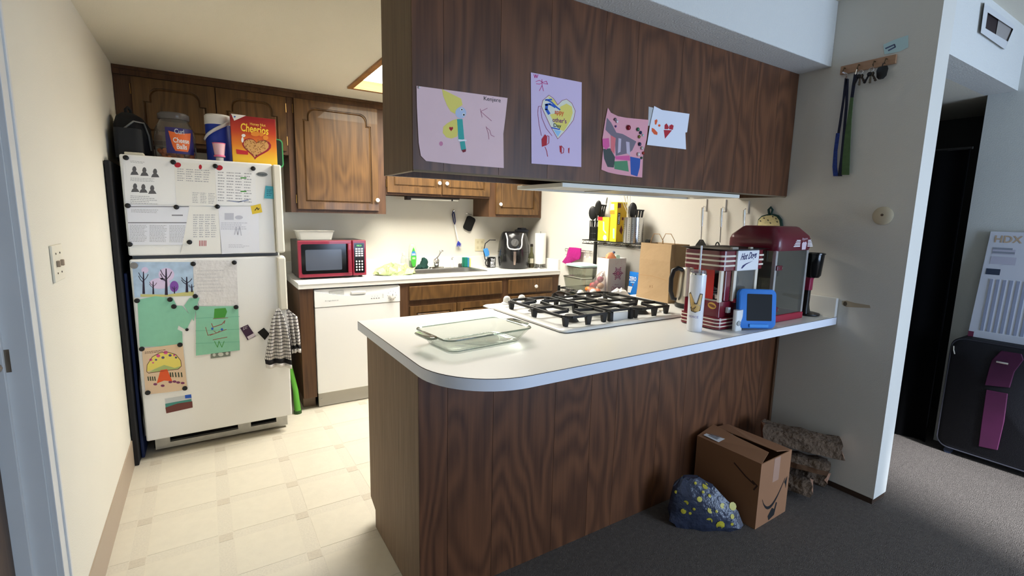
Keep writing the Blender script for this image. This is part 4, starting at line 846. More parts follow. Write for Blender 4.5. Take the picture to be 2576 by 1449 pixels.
build(MB().lathe([(.066, z0), (.069, z0+.006), (.069, z0+.235), (.066, z0+.24)], ux, uy, 28), 'jug_body', M('jug_blue', (30, 62, 176), .4), g, smooth=40)
build(MB().lathe([(.0705, z0+.232), (.0715, z0+.236), (.0705, z0+.282), (.062, z0+.29), (.0001, z0+.29)], ux, uy, 28), 'lid', M('jug_white', (226, 228, 230), .4), g, smooth=40)
JB = Cyl(ux, uy, .0725, math.atan2(-uy, -ux)-1.35, math.atan2(-uy, -ux)+1.35, z0, z0+.29)
mb = MB().grid(lambda u, v: JB(u, .47+.44*u+.07*v, .003+.004*math.sin(PI*v)), 14, 3)
build(mb, 'carry_strap', M('jug_white'), g, solid=.003, smooth=60)
# pink cup in front of the jug
k = at(553, 400, y=3.345)
c = thing('sippy_cup', 'small pink and white cup in front of the blue jug', 'cup', (k.x, 3.345, FTZ))
build(MB().lathe([(.020, FTZ+.0005), (.020, FTZ+.026), (.014, FTZ+.03), (.0001, FTZ+.03)], k.x, 3.345, 18), 'base', M('cup_clear_grey', (196, 200, 204), .3), c, smooth=40)
build(MB().lathe([(.026, FTZ+.03), (.028, FTZ+.034), (.024, FTZ+.040), (.026, FTZ+.05), (.032, FTZ+.10), (.033, FTZ+.108), (.0001, FTZ+.108)], k.x, 3.345, 20), 'cup_body', M('cup_pink', (232, 190, 200), .4), c, smooth=40)
build(MB().lathe([(.029, FTZ+.031), (.0295, FTZ+.036), (.027, FTZ+.041)], k.x, 3.345, 20), 'pink_band', M('cup_rose', (226, 110, 150), .4), c, smooth=40)
build(MB().lathe([(.0335, FTZ+.104), (.034, FTZ+.109), (.0001, FTZ+.1095)], k.x, 3.345, 20), 'pink_rim', M('cup_rose'), c, smooth=40)
# cereal box
CB = Plane(y=3.325)
cb = thing('cereal_box', 'red to yellow cereal box with a heart of oat rings on the refrigerator', 'cereal box', (.285, 3.36, FTZ))
mm = bpy.data.materials.new('cereal_gradient'); mm.use_nodes = True; nt = mm.node_tree; bs = nt.nodes['Principled BSDF']; bs.inputs['Roughness'].default_value = .4
tcn = nt.nodes.new('ShaderNodeTexCoord'); sx = nt.nodes.new('ShaderNodeSeparateXYZ'); rp = nt.nodes.new('ShaderNodeValToRGB'); mr = nt.nodes.new('ShaderNodeMapRange')
mr.inputs[1].default_value = 0; mr.inputs[2].default_value = .275
nt.links.new(tcn.outputs['Object'], sx.inputs[0]); nt.links.new(sx.outputs[2], mr.inputs[0]); nt.links.new(mr.outputs[0], rp.inputs[0]); nt.links.new(rp.outputs[0], bs.inputs[0])
e_ = rp.color_ramp.elements; e_[0].position = .12; e_[0].color = (*lin((236, 190, 50)), 1); e_[1].position = .95; e_[1].color = (*lin((150, 28, 36)), 1)
for ps, cc in ((.4, (226, 130, 40)), (.68, (196, 66, 40))): q_ = rp.color_ramp.elements.new(ps); q_.color = (*lin(cc), 1)
build(MB().box(.163, .399, 3.325, 3.392, FTZ, FTZ+.274), 'carton', mm, cb, bevel=.0015)
decal('white_corner', CB, [c1((922, 406), (1028, 420), (945, 456))], pw, cb, .0006)
decal('corner_mark', CB, [ell(*c1((948, 428))[0], 2.5, 2)], blue, cb, .001)
lettering('Honey Nut', CB, c1((1055, 468))[0], c1((1165, 480))[0], c1((1055, 492))[0], M('cereal_gold', (240, 196, 90), .5), cb, .001, bold=True)
lettering('Cheerios', CB, c1((990, 470))[0], c1((1185, 500))[0], c1((990, 528))[0], M('cereal_yellow', (250, 214, 70), .5), cb, .001, bold=True)
hh = c1((1085, 635))[0]
(hxp, hyp), = c1((1100, 645))
decal('bowl_heart', CB, [heart(hxp, hyp, 74, 58, .12)], col('heart_crimson', (150, 30, 50)), cb, .0005)
decal('oat_heart', CB, [heart(hxp-1, hyp-1, 64, 50, .12)], col('oat_tan', (206, 158, 96)), cb, .0008)
R3 = random.Random(9); pl_ = []
for k_ in range(90):
    x, y = hxp+R3.uniform(-28, 28), hyp+R3.uniform(-20, 22)
    if abs(x-hxp)/30+max(0, y-hyp)/24 < 1: pl_.append(ell(x, y, 1.6, 1.4, n=8))
decal('oat_rings', CB, pl_, col('oat_brown', (150, 100, 54)), cb, .0011)
decal('milk_splash', CB, [ell(*c1((1010, 560))[0], 5, 4), ell(*c1((1003, 590))[0], 3, 7)], pw, cb, .001)
decal('honey_dipper', CB, [ell(*c1((1095, 548))[0], 12, 6), ell(*c1((1165, 575))[0], 7, 6), ell(*c1((1135, 552))[0], 6, 5)], col('honey', (226, 140, 50)), cb, .0012)
decal('red_ribbon', CB, [c1((958, 655), (1042, 670), (1042, 695), (962, 688))], col('ribbon_red', (190, 40, 50)), cb, .001)
# green edged tablet leaning behind the cereal box
tb = thing('tablet', 'dark tablet with green edge standing behind the cereal box', 'tablet', (.40, 3.42, FTZ))
build(MB().prism([(x, 3.42, z) for x, z in [(p.x, p.z) for p in rrect(.385, FTZ+.085, .062, .088, .025, 0) for p in [Vector((p.x, 0, p.y))]]], (0, .012, 0)), 'back', M('tablet_green', (60, 150, 90), .5), tb)
build(MB().prism([(p.x, 3.4185, p.y) for p in rrect(.385, FTZ+.085, .055, .081, .02, 0)], (0, .0015, 0)), 'screen', M('tablet_dark', (40, 52, 48), .25), tb)
# ---------------------------------------------------------------- checked towels over the handle
def checks(name, pitch_=.021, wd=.11):
    m = bpy.data.materials.new(name); m.use_nodes = True; nt = m.node_tree; b_ = nt.nodes['Principled BSDF']; b_.inputs['Roughness'].default_value = .95
    uv = nt.nodes.new('ShaderNodeUVMap'); sp = nt.nodes.new('ShaderNodeSeparateXYZ'); nt.links.new(uv.outputs[0], sp.inputs[0]); ms = []
    for i in (0, 1):
        mo = nt.nodes.new('ShaderNodeMath'); mo.operation = 'PINGPONG'; mo.inputs[1].default_value = pitch_/2; nt.links.new(sp.outputs[i], mo.inputs[0])
        lt_ = nt.nodes.new('ShaderNodeMath'); lt_.operation = 'LESS_THAN'; lt_.inputs[1].default_value = pitch_*wd; nt.links.new(mo.outputs[0], lt_.inputs[0]); ms.append(lt_)
    mxx = nt.nodes.new('ShaderNodeMath'); mxx.operation = 'MAXIMUM'; nt.links.new(ms[0].outputs[0], mxx.inputs[0]); nt.links.new(ms[1].outputs[0], mxx.inputs[1])
    mi = nt.nodes.new('ShaderNodeMix'); mi.data_type = 'RGBA'; mi.inputs[6].default_value = (*lin((222, 218, 216)), 1); mi.inputs[7].default_value = (*lin((38, 34, 44)), 1)
    nt.links.new(mxx.outputs[0], mi.inputs[0]); nt.links.new(mi.outputs[2], b_.inputs[0]); return m
chk = checks('towel_check')
def towel(label, path, y, top, name='towel'):
    "path: list of (pxL, pxR, py) rows on the plane y; folds swing in and out"
    t = thing(name, label, 'towel', (at(path[0][0], path[0][2], y=y).x, y, at(0, path[-1][2], y=y).z))
    nu = 22
    def cloth(rows, nm, mat_):
        mb = MB(); uvs = []; W0 = .34
        for (l, r, py) in rows:
            for i in range(nu+1):
                u_ = i/nu; p = at(l+(r-l)*u_, py+6*math.sin(u_*PI*2+1)*(.3), y=y)
                k_ = min(1, (rows[0][2]+60-py)*-.02+1); amp = .012*min(1, max(.15, (py-path[0][2])/60))
                mb.v.append((p.x, p.y+amp*math.sin(u_*PI*5+l*.05), p.z)); uvs.append((u_*W0, -p.z))
        n = len(rows)
        for j_ in range(n-1):
            for i in range(nu): mb.f.append((j_*(nu+1)+i, j_*(nu+1)+i+1, (j_+1)*(nu+1)+i+1, (j_+1)*(nu+1)+i)); mb.m.append(0)
        o = build(mb, nm, mat_, t, smooth=80, solid=.003)
        uvl = o.data.uv_layers.new(name='UVMap')
        for lp in o.data.loops: uvl.data[lp.index].uv = uvs[lp.vertex_index]
        return o
    body = [p for p in path if p[2] <= path[-3][2]]
    cloth(body, 'cloth', chk); cloth(path[-3:-1], 'black_band', M('towel_black', (26, 24, 30), .95)); cloth(path[-2:], 'fringe', M('towel_white', (216, 212, 210), .95, noise=(200, .15)))
    return t
def tow(rows): 
    out = []
    for (l0, r0, y0), (l1, r1, y1) in zip(rows, rows[1:]):
        for k_ in range(4): f_ = k_/4; out.append((l0+(l1-l0)*f_, r0+(r1-r0)*f_, y0+(y1-y0)*f_))
    return out+[rows[-1]]
FYT = FY-.052
rows = [(696, 704, 777), (684, 716, 800), (676, 728, 850), (667, 733, 903)]
towel('black and white checked towel hanging from the refrigerator handle, with a wide dark band', tow(rows)+[(669, 733.5, 915), (670, 734, 925)], FYT, 0)
rows = [(720, 725, 778), (721, 748, 795), (727, 755, 840), (733, 757, 868)]
towel('narrow checked towel tucked behind the larger towel on the refrigerator handle', tow(rows)+[(734, 758, 877), (735, 758, 887)], FYT+.034, 0)
# green handled brush standing beside the refrigerator
p = at(748, 1010, y=3.5); q_ = at(734, 900, y=3.5)
bb = thing('scrub_broom', 'green handled broom standing between the refrigerator and the end panel', 'broom', (p.x, 3.5, 0))
build(MB().tube([(p.x, 3.50, .02), (p.x-.005, 3.52, .16), (q_.x-.02, 3.6, .45)], [.022, .018, .010], 10), 'green_grip', M('broom_green', (96, 170, 60), .5), bb, smooth=60)
build(MB().tube([(q_.x-.02, 3.6, .45), (q_.x-.04, 3.7, .95)], .009, 8), 'stick', M('broom_silver', (170, 180, 190), .4), bb, smooth=60)
build(MB().cyl((p.x, 3.5, 0), (p.x, 3.5, .022), .026, n=12), 'foot', M('broom_dark', (60, 90, 50), .7), bb)
# ================================================================ back counter things
ZT = .9143
# microwave
mw = thing('microwave', 'red countertop microwave with black window on the back counter', 'microwave', (.785, 3.85, ZT))
X0, X1, Y0, Y1, Z0, Z1 = .545, 1.020, 3.675, 4.02, .93, 1.192
mred = M('microwave_red', (126, 20, 40), .35, coat=.3)
build(MB().box(X0, X1, Y0+.03, Y1, Z0, Z1), 'body', M('microwave_charcoal', (58, 54, 52), .4, .3), mw, bevel=.004)
build(MB().box(X0-.002, X0+.372, Y0, Y0+.03, Z0-.002, Z1+.002), 'door', mred, mw, bevel=.006)
build(MB().box(X0+.375, X1+.002, Y0, Y0+.03, Z0-.002, Z1+.002), 'control_panel', mred, mw, bevel=.006)
build(MB().prism([(p.x, Y0, p.y) for p in rrect(X0+.185, (Z0+Z1)/2, .165, .107, .012, 0)], (0, -.0015, 0)), 'window', black_gloss, mw)
build(MB().prism([(p.x, Y0-.0015, p.y) for p in rrect(X0+.172, (Z0+Z1)/2-.008, .125, .075, .008, 0)], (0, -.0008, 0)), 'window_mesh', M('window_mesh_grey', (70, 76, 88), .15), mw)
build(MB().box(X0+.335, X0+.362, Y0-.032, Y0-.012, Z0+.022, Z1-.022).box(X0+.34, X0+.357, Y0-.014, Y0, Z0+.03, Z0+.05).box(X0+.34, X0+.357, Y0-.014, Y0, Z1-.05, Z1-.03), 'handle', mred, mw, bevel=.005)
build(MB().prism([(p.x, Y0, p.y) for p in rrect(X0+.425, (Z0+Z1)/2, .038, .112, .008, 0)], (0, -.0015, 0)), 'keypad', black_gloss, mw)
q = Quad((X0+.387, Y0-.0015, Z0+.019), (.076, 0, 0), (0, 0, .224))
for r_ in range(4):
    for c_ in range(3):
        if r_ < 4: build(MB().prism([q(u, v) for u, v in rect(.12+.27*c_, .55+.075*r_, .33+.27*c_, .60+.075*r_)], (0, -.001, 0)), 'key', M('key_grey', (196, 196, 196), .5), mw)
        (u, v) = (.22+.27*c_, .10+.095*r_); build(MB().prism([q(x, y) for x, y in ell(u, v, .085, .032, n=12)], (0, -.001, 0)), 'key', M('key_grey'), mw)
build(MB().prism([q(u, v) for u, v in rect(.1, .86, .9, .97)], (0, -.0008, 0)), 'display', M('display_dark', (10, 18, 12), .2), mw)
lettering('10:21', Quad((X0+.387, Y0-.0024, Z0+.019), (.076, 0, 0), (0, 0, .224)), (.28, .94), (.72, .94), (.28, .885), M('led_green', (110, 220, 110), .5, emit=1.2), mw)
for x in (X0+.03, X1-.03):
    for y in (Y0+.06, Y1-.04): build(MB().cyl((x, y, ZT), (x, y, Z0), .014, n=12), 'foot', black, mw)
# plastic tub on the microwave
tx, ty, tz = .69, 3.86, Z1+.001
tub = thing('plastic_tub', 'translucent white plastic tub on top of the microwave', 'container', (tx, ty, tz))
tubm = clear('tub_plastic', (225, 225, 220), .5, 1.4, .3, .55, (226, 224, 216))
build(MB().loft([rrect(tx, ty, .115, .06, .02, tz), rrect(tx, ty, .13, .07, .02, tz+.062), rrect(tx, ty, .136, .076, .02, tz+.064), rrect(tx, ty, .128, .068, .02, tz+.066), rrect(tx, ty, .113, .058, .02, tz+.004)]), 'tub_body', tubm, tub, smooth=40)
# produce bag
pb = thing('produce_bag', 'crinkled pale green plastic produce bag beside the microwave', 'bag', (1.275, 3.73, ZT))
Rb = random.Random(21); mb = MB(); rings = []
for z, hx, hy in ((0, .15, .085), (.012, .165, .098), (.028, .155, .088), (.046, .115, .06), (.062, .085, .045), (.07, .02, .012)):
    rings.append([Vector((1.275-.2*z+hx*math.cos(a)*(1+Rb.uniform(-.2, .16)), 3.74+hy*math.sin(a)*(1+Rb.uniform(-.2, .12)), ZT+max(0, z+(Rb.uniform(-.016, .03) if z > .02 else 0)))) for a in (2*PI*i/30 for i in range(30))])
build(MB().loft(rings), 'bag_film', M('bag_green_film', (176, 190, 134), .3, noise=(30, .35), bump=(70, .7)), pb)
build(MB().ball((1.26, 3.69, ZT+.025), .03, 1.7, 1, .7), 'contents', M('bag_contents', (222, 178, 122), .6), pb, smooth=60)
# bottles
def oval_bottle(name, label, x, y, prof, sy, mats, cap, lab=None):
    t = thing(name, label, 'bottle', (x, y, ZT))
    build(MB().lathe([(r, ZT+z) for r, z in prof], x, y, 24, 1, sy), 'bottle_body', mats, t, smooth=60)
    build(MB().lathe([(r, ZT+z) for r, z in cap[0]], x, y, 18), 'cap', cap[1], t, smooth=40)
    return t
dclear = clear('bottle_clear', (236, 240, 232), .8, 1.4, .05, .25, (236, 236, 230))
t = oval_bottle('dish_soap', 'green dish soap bottle upside-down style behind the produce bag', 1.512, 4.0, [(.024, .018), (.030, .03), (.038, .10), (.036, .16), (.030, .205), (.022, .225), (.0001, .23)], .62, dclear, ([(.017, 0), (.019, .003), (.019, .018), (.0001, .019)], M('soap_cap', (214, 190, 60), .4)))
dg = M('soap_green', (60, 150, 50), .25)
build(MB().lathe([(.022, ZT+.020), (.027, ZT+.03), (.030, ZT+.06), (.029, ZT+.08)], 1.512, 3.9985, 20, 1, .55), 'soap', dg, t, smooth=60)
SQ = Quad((1.482, 3.974, ZT+.03), (.06, 0, 0), (0, 0, .17))
lf = decal('label_leaf', SQ, [[(.5, 1.0), (.72, .8), (.92, .5), (.85, .2), (.65, 0), (.35, 0), (.15, .2), (.08, .5), (.28, .8)]], M('soap_label', (74, 178, 60), .4), t, .001)
decal('label_blue', SQ, [[(.2, .72), (.5, .82), (.8, .72), (.85, .56), (.15, .56)]], M('soap_label_blue', (60, 130, 190), .4), t, .0018)
lettering('DAWN', SQ, (.24, .68), (.76, .68), (.24, .58), pw, t, .0026, bold=True)
decal('label_pale', SQ, [rect(.3, .38, .75, .48)], M('soap_label_pale', (170, 216, 150), .4), t, .0018)
t = oval_bottle('amber_bottle', 'nearly empty clear bottle with amber liquid by the dish soap', 1.432, 4.005, [(.021, 0), (.024, .006), (.024, .09), (.018, .115), (.010, .125)], .75, dclear, ([(.011, .125), (.012, .128), (.011, .152), (.0001, .153)], M('cap_clear_white', (226, 220, 206), .4)))
build(MB().lathe([(.0205, ZT+.003), (.0215, ZT+.03), (.0001, ZT+.031)], 1.432, 4.005, 18, 1, .72), 'liquid', M('amber_liquid', (206, 160, 50), .2), t, smooth=50)
# dark green cloth, dispenser, jar, sponges by the faucet
Rc = random.Random(4); gx, gy = 1.612, 4.03
rings = []
for z, hx, hy, ox in ((.0, .058, .026, -.012), (.014, .062, .028, -.012), (.028, .050, .026, -.004), (.040, .036, .023, .012), (.06, .032, .020, .018), (.078, .024, .016, .016), (.094, .012, .010, .006)):
    rings.append([Vector((gx+ox+hx*math.cos(a)*(1+Rc.uniform(-.22, .16)), gy-.01+hy*math.sin(a)*(1+Rc.uniform(-.22, .12)), .918+max(0, z+(Rc.uniform(-.007, .007) if z else 0)))) for a in (2*PI*i/18 for i in range(18))])
build(MB().loft(rings), 'dish_cloth', M('cloth_dark_green', (26, 62, 54), .9, noise=(30, .5)), label='dark green dish cloth bunched up left of the faucet', cat='cloth', smooth=25)
sx_, sy_ = 1.905, 4.035
t = thing('soap_dispenser', 'small white soap dispenser with chrome tip right of the faucet', 'soap dispenser', (sx_, sy_, .918))
build(MB().lathe([(.018, .918), (.0185, .935), (.015, .945), (.011, .975), (.008, .985)], sx_, sy_, 16), 'dispenser_body', M('dispenser_white', (226, 220, 210), .4), t, smooth=50)
build(MB().tube([(sx_, sy_, .985), (sx_, sy_, 1.005), (sx_+.002, sy_-.02, 1.01)], .005, 8), 'pump', chrome, t, smooth=50)
t = thing('metal_jar', 'tiny steel lidded jar beside the sponges', 'jar', (1.985, 4.03, .918))
build(MB().lathe([(.016, .918), (.017, .920), (.017, .945), (.015, .947)], 1.985, 4.03, 16), 'jar_body', M('jar_grey', (96, 92, 88), .4, .5), t, smooth=40)
build(MB().lathe([(.0165, .947), (.0165, .954), (.0001, .956)], 1.985, 4.03, 16), 'lid', chrome, t, smooth=40)
for (x0, x1, c_, n_) in ((2.016, 2.046, (24, 128, 104), 'teal green'), (2.047, 2.066, (60, 136, 184), 'blue'), (2.067, 2.082, (222, 212, 120), 'pale yellow')):
    build(MB().box(x0, x1, 3.995, 4.055, .918, .918+(.088 if c_[0] != 222 else .08)), 'sponge', M('sponge_'+n_.replace(' ', '_'), c_, .95, bump=(260, .6)), label='%s kitchen sponge standing on end behind the sink' % n_, cat='sponge', bevel=.004, group='sponges behind the sink')
# things hung on the back wall
t = thing('dish_brush', 'white and navy dish brush hanging on the back wall', 'brush', (1.97, 4.105, 1.09))
build(MB().tube([(1.955, 4.112, 1.435), (1.945, 4.112, 1.40), (1.957, 4.11, 1.335), (1.968, 4.108, 1.305), (1.974, 4.110, 1.335), (1.966, 4.112, 1.40), (1.955, 4.112, 1.435)], .006, 8), 'handle_loop', M('brush_navy', (46, 52, 92), .4), t, smooth=60)
build(MB().tube([(1.968, 4.108, 1.31), (1.978, 4.105, 1.25), (1.996, 4.10, 1.165)], .0055, 8), 'stem', pw, t, smooth=60)
mb = MB()
for k_ in range(40):
    a = 2*PI*k_/40*3.1; r_ = .008+.028*((k_*7) % 10)/10; mb.cyl((1.998, 4.097, 1.155), (2.0+r_*math.cos(a), 4.085+r_*math.sin(a)*.5, 1.10+.03*((k_*3) % 7)/7), .0022, .0012, 4)
build(mb, 'bristles', M('bristle_blue', (52, 64, 170), .7), t, kind='stuff')
build(MB().cyl((1.955, YB, 1.445), (1.955, 4.105, 1.445), .003, n=6).tube([(1.955, 4.105, 1.445), (1.955, 4.10, 1.435), (1.955, 4.106, 1.428)], .0025, 6), 'hook', chrome, t)
t = thing('black_pouch', 'black oblong silicone mitt hanging from a hook on the back wall', 'mitt', (2.122, 4.11, 1.25))
T_ = Matrix.Translation((2.122, 4.105, 1.318)) @ Matrix.Rotation(math.radians(24), 4, 'Y')
mb = MB().prism([(p.x, 0, p.y) for p in rrect(0, 0, .045, .068, .024, 0)], (0, .018, 0)); mb.xf(T_)
build(mb, 'mitt_body', black_matte, t, bevel=.005)
build(MB().tube([T_ @ Vector((0, .009, .066)), T_ @ Vector((.0, .009, .085)), (2.088, 4.12, 1.415)], .0025, 6), 'loop', chrome, t)
t = thing('wall_outlet', 'ivory wall outlet plate above the back counter', 'outlet', (2.245, 4.127, 1.055))
build(MB().box(2.192, 2.298, 4.124, YB, 1.055, 1.172), 'cover_plate', M('outlet_ivory', (222, 212, 178), .45), t, bevel=.003)
for z in (1.086, 1.141):
    for x in (2.222, 2.268): build(MB().box(x-.011, x+.011, 4.1225, 4.1245, z-.013, z+.013), 'socket', M('socket_ivory', (206, 194, 158), .45), t, bevel=.002)
# mug with blue spatula
mx_, my_ = 2.262, 3.93
t = thing('mug', 'black mug with white lettering beside the air fryer', 'mug', (mx_, my_, ZT))
build(MB().lathe([(.038, ZT), (.041, ZT+.004), (.041, ZT+.095), (.038, ZT+.095), (.038, ZT+.008), (.0001, ZT+.008)], mx_, my_, 26), 'mug_body', M('mug_black', (18, 18, 20), .3), t, smooth=40)
build(MB().tube([(mx_-.038, my_-.012, ZT+.078), (mx_-.066, my_-.02, ZT+.075), (mx_-.075, my_-.023, ZT+.045), (mx_-.064, my_-.02, ZT+.02), (mx_-.039, my_-.012, ZT+.018)], .0055, 8), 'handle', M('mug_black'), t, smooth=60)
ma = math.atan2(-my_, -mx_); MC = Cyl(mx_, my_, .0412, ma-.3, ma+1.2, ZT, ZT+.095)
for i, s_ in enumerate(('THE', 'BEST', 'DOG')): lettering(s_, MC, (.12, .9-.29*i), (.85, .9-.29*i), (.12, .66-.29*i), pw, t, .0006, bold=True)
t = thing('spatula', 'blue silicone spatula standing in the black mug', 'spatula', (mx_-.02, my_, ZT+.1))
T_ = Matrix.Translation((mx_-.002, my_, ZT+.009)) @ Matrix.Rotation(math.radians(-20), 4, 'Y')
build(MB().cyl((0, 0, 0), (0, 0, .115), .005, n=8).xf(T_), 'stick', M('spatula_stick', (90, 150, 190), .5), t, smooth=40)
build(MB().prism([(-.026, -.004, .105), (.018, -.004, .105), (.026, -.004, .14), (.02, -.004, .178), (-.026, -.004, .185)], (0, .008, 0)).xf(T_), 'blade', M('spatula_blue', (66, 140, 206), .5), t, bevel=.003)
t = build(MB().tube([(2.30, 4.03, .94), (2.262, 4.05, .98), (2.25, 4.06, 1.06), (2.268, 4.06, 1.13), (2.31, 4.05, 1.165), (2.36, 4.02, 1.165)], .0045, 8), 'power_cord', black, smooth=60, label='black power cord looping up behind the mug', cat='cord')
# air fryer
ax, ay = 2.435, 3.815
t = thing('air_fryer', 'black rounded air fryer with a silver trimmed dial on the back counter', 'air fryer', (ax, ay, ZT))
fry = M('fryer_black', (20, 20, 22), .22, coat=.3)
prof = [(.128, .0), (.136, .008), (.142, .05), (.148, .12), (.147, .17), (.140, .23), (.126, .29), (.112, .325), (.098, .338), (.0001, .342)]
build(MB().lathe([(r, ZT+z) for r, z in prof], ax, ay, 40), 'housing', fry, t, smooth=60)
fa_ = math.atan2(-3.9, -2.35)+.05
def onf(da, z, lift=0):
    "point on the fryer's skin at an angle from the line of sight and a height"
    for (r0, z0_), (r1, z1_) in zip(prof, prof[1:]):
        if z0_ <= z <= z1_: r = r0+(r1-r0)*(z-z0_)/(z1_-z0_); break
    else: r = .1
    a = fa_+da; return Vector((ax+(r+lift)*math.cos(a), ay+(r+lift)*math.sin(a), ZT+z))
loop = [(-.78, .325), (-.62, .30), (-.52, .27), (-.48, .225), (-.42, .20), (-.30, .187), (0, .182), (.30, .187), (.42, .20), (.48, .225), (.52, .27), (.62, .30), (.78, .325)]
build(MB().tube([onf(a, z, .002) for a, z in loop], .007, 8), 'silver_trim', M('fryer_silver', (226, 226, 224), .25, .4), t, smooth=60)
build(MB().grid(lambda u, v: onf(-.46+.92*u, .195+.12*v, .001), 10, 6), 'control_face', M('fryer_face', (44, 44, 46), .15), t, smooth=60)
dn = (onf(0, .243, .02)-onf(0, .243, 0)).normalized(); dp = onf(0, .243, .002)
mb = MB().cyl(dp, dp+dn*.012, .036, .032, n=24); build(mb, 'dial', M('dial_silver', (150, 150, 150), .3, .8), t, smooth=40)
bs_ = Vector((-dn.y, dn.x, 0)).normalized()
mb = MB(); c_ = dp+dn*.016
mb.cyl(c_-bs_*.012+Vector((0, 0, -.025)), c_+bs_*.012+Vector((0, 0, .025)), .008, n=10); build(mb, 'dial_grip', M('dial_silver'), t, smooth=40)
build(MB().tube([onf(0, .165, .012), onf(0, .09, .02), onf(0, .045, .014)], [.012, .013, .010], 8), 'basket_handle', M('handle_taupe_metal', (150, 134, 126), .3, .8), t, smooth=50)
build(MB().tube([onf(-PI+2*PI*i/32, .155, .0006) for i in range(32)], .0014, 6, closed=True), 'basket_seam', black_matte, t)
# blender behind the fryer
t = thing('blender', 'smoky blender jar with black lid behind the air fryer', 'blender', (2.635, 3.985, ZT))
build(MB().lathe([(.06, ZT), (.062, ZT+.01), (.05, ZT+.09), (.045, ZT+.10)], 2.635, 3.985, 24), 'motor_base', black, t, smooth=40)
build(MB().lathe([(.045, ZT+.10), (.05, ZT+.12), (.062, ZT+.33)], 2.635, 3.985, 24), 'jar', clear('jar_smoke', (150, 156, 166), .9, 1.45, .05, .12, (120, 126, 136)), t, smooth=50)
build(MB().lathe([(.066, ZT+.33), (.07, ZT+.335), (.07, ZT+.35), (.045, ZT+.358), (.04, ZT+.37), (.0001, ZT+.372)], 2.635, 3.985, 24), 'lid', M('blender_lid', (40, 44, 54), .4), t, smooth=40)
# oil bottle
t = thing('oil_bottle', 'clear glass bottle with dark cap between the fryer and the paper towels', 'bottle', (2.606, 3.765, ZT))
build(MB().lathe([(.0001, ZT), (.024, ZT), (.026, ZT+.005), (.026, ZT+.11), (.012, ZT+.15), (.011, ZT+.20)], 2.606, 3.765, 20), 'bottle_body', clear('bottle_olive', (206, 206, 180), .9, 1.5, .04, .15, (150, 146, 110)), t, smooth=50)
build(MB().lathe([(.013, ZT+.20), (.014, ZT+.203), (.013, ZT+.225), (.0001, ZT+.226)], 2.606, 3.765, 16), 'cap', M('cap_dark', (50, 44, 36), .4), t, smooth=40)
build(wrap(2.606, 3.765, .0265, -2.9, -1.2, ZT+.045, ZT+.09), 'label_sheet', M('label_cream', (206, 200, 176), .6), t)
build(MB().lathe([(.0001, ZT+.002), (.0235, ZT+.002), (.0235, ZT+.035), (.0001, ZT+.036)], 2.606, 3.765, 18), 'liquid', M('oil_dark', (60, 26, 14), .2), t, smooth=40)
# paper towels on a wire stand
rx_, ry_ = 2.660, 3.70
t = thing('paper_towel_stand', 'chrome wire stand of the paper towel roll in the counter corner', 'paper towel stand', (rx_, ry_, ZT))
mb = MB().tube([(rx_+.05*math.cos(2*PI*i/28), ry_+.05*math.sin(2*PI*i/28), ZT+.004) for i in range(28)], .0035, 8, closed=True).cyl((rx_, ry_, ZT+.004), (rx_, ry_, ZT+.345), .0045, n=10)
mb.cyl((rx_-.05, ry_, ZT+.004), (rx_+.05, ry_, ZT+.004), .003, n=8).tube([(rx_+.03*math.cos(2*PI*i/20), ry_+.03*math.sin(2*PI*i/20), ZT+.04) for i in range(20)], .003, 6, closed=True)
for a in (.4, 2.5, 4.6): mb.cyl((rx_+.03*math.cos(a), ry_+.03*math.sin(a), ZT+.04), (rx_+.03*math.cos(a), ry_+.03*math.sin(a), ZT+.005), .003, n=6)
build(mb, 'wire_frame', chrome, t, smooth=50)
build(MB().lathe([(.018, ZT+.044), (.052, ZT+.044), (.0535, ZT+.047), (.0535, ZT+.325), (.052, ZT+.328), (.018, ZT+.328)], rx_, ry_, 32, close=True), 'paper_towel_roll', M('towel_paper', (236, 234, 228), .9, bump=(120, .3)), label='white paper towel roll on the chrome wire stand', cat='paper towels', smooth=40)

# ================================================================ peninsula things
PZ = .9143
# tumbler
tx, ty = 1.792, 1.318
t = thing('tumbler', 'tall white tumbler with a peace sign hand and straw on the peninsula', 'tumbler', (tx, ty, PZ))
build(MB().lathe([(.030, PZ), (.0325, PZ+.003), (.0345, PZ+.245), (.0345, PZ+.252)], tx, ty, 32), 'tumbler_body', M('tumbler_white', (232, 234, 240), .22, coat=.4), t, smooth=50)
build(MB().lathe([(.0352, PZ+.249), (.0352, PZ+.255), (.033, PZ+.257)], tx, ty, 32), 'steel_rim', chrome, t, smooth=40)
build(MB().lathe([(.033, PZ+.256), (.031, PZ+.268), (.0001, PZ+.269)], tx, ty, 28), 'lid', clear('lid_clear', (220, 222, 226), 1, 1.45, .05, .2, (200, 200, 205)), t, smooth=40)
build(MB().cyl((tx+.006, ty, PZ+.24), (tx+.018, ty+.008, PZ+.372), .0042, n=10), 'straw', M('straw_clear', (222, 224, 230), .2), t, smooth=40)
ta = math.atan2(-ty, -tx); TC = Cyl(tx, ty, .0338, ta-1.25, ta+1.25, PZ, PZ+.252)
skin = M('hand_print', (214, 178, 112), .5); pe = M('print_brown', (70, 52, 40), .6)
hc = (.52, .42)
TCW = lambda u, v, l=0: TC(.47+(u-.46)*1.75, .10+v*.92, l)
build(MB().grid(lambda u, v: TCW(.47+.145*(2*u-1)*math.sqrt(max(0, 1-(2*v-1)**2)), .345+.075*(2*v-1), .0008), 14, 8), 'peace_palm', skin, t, smooth=60)
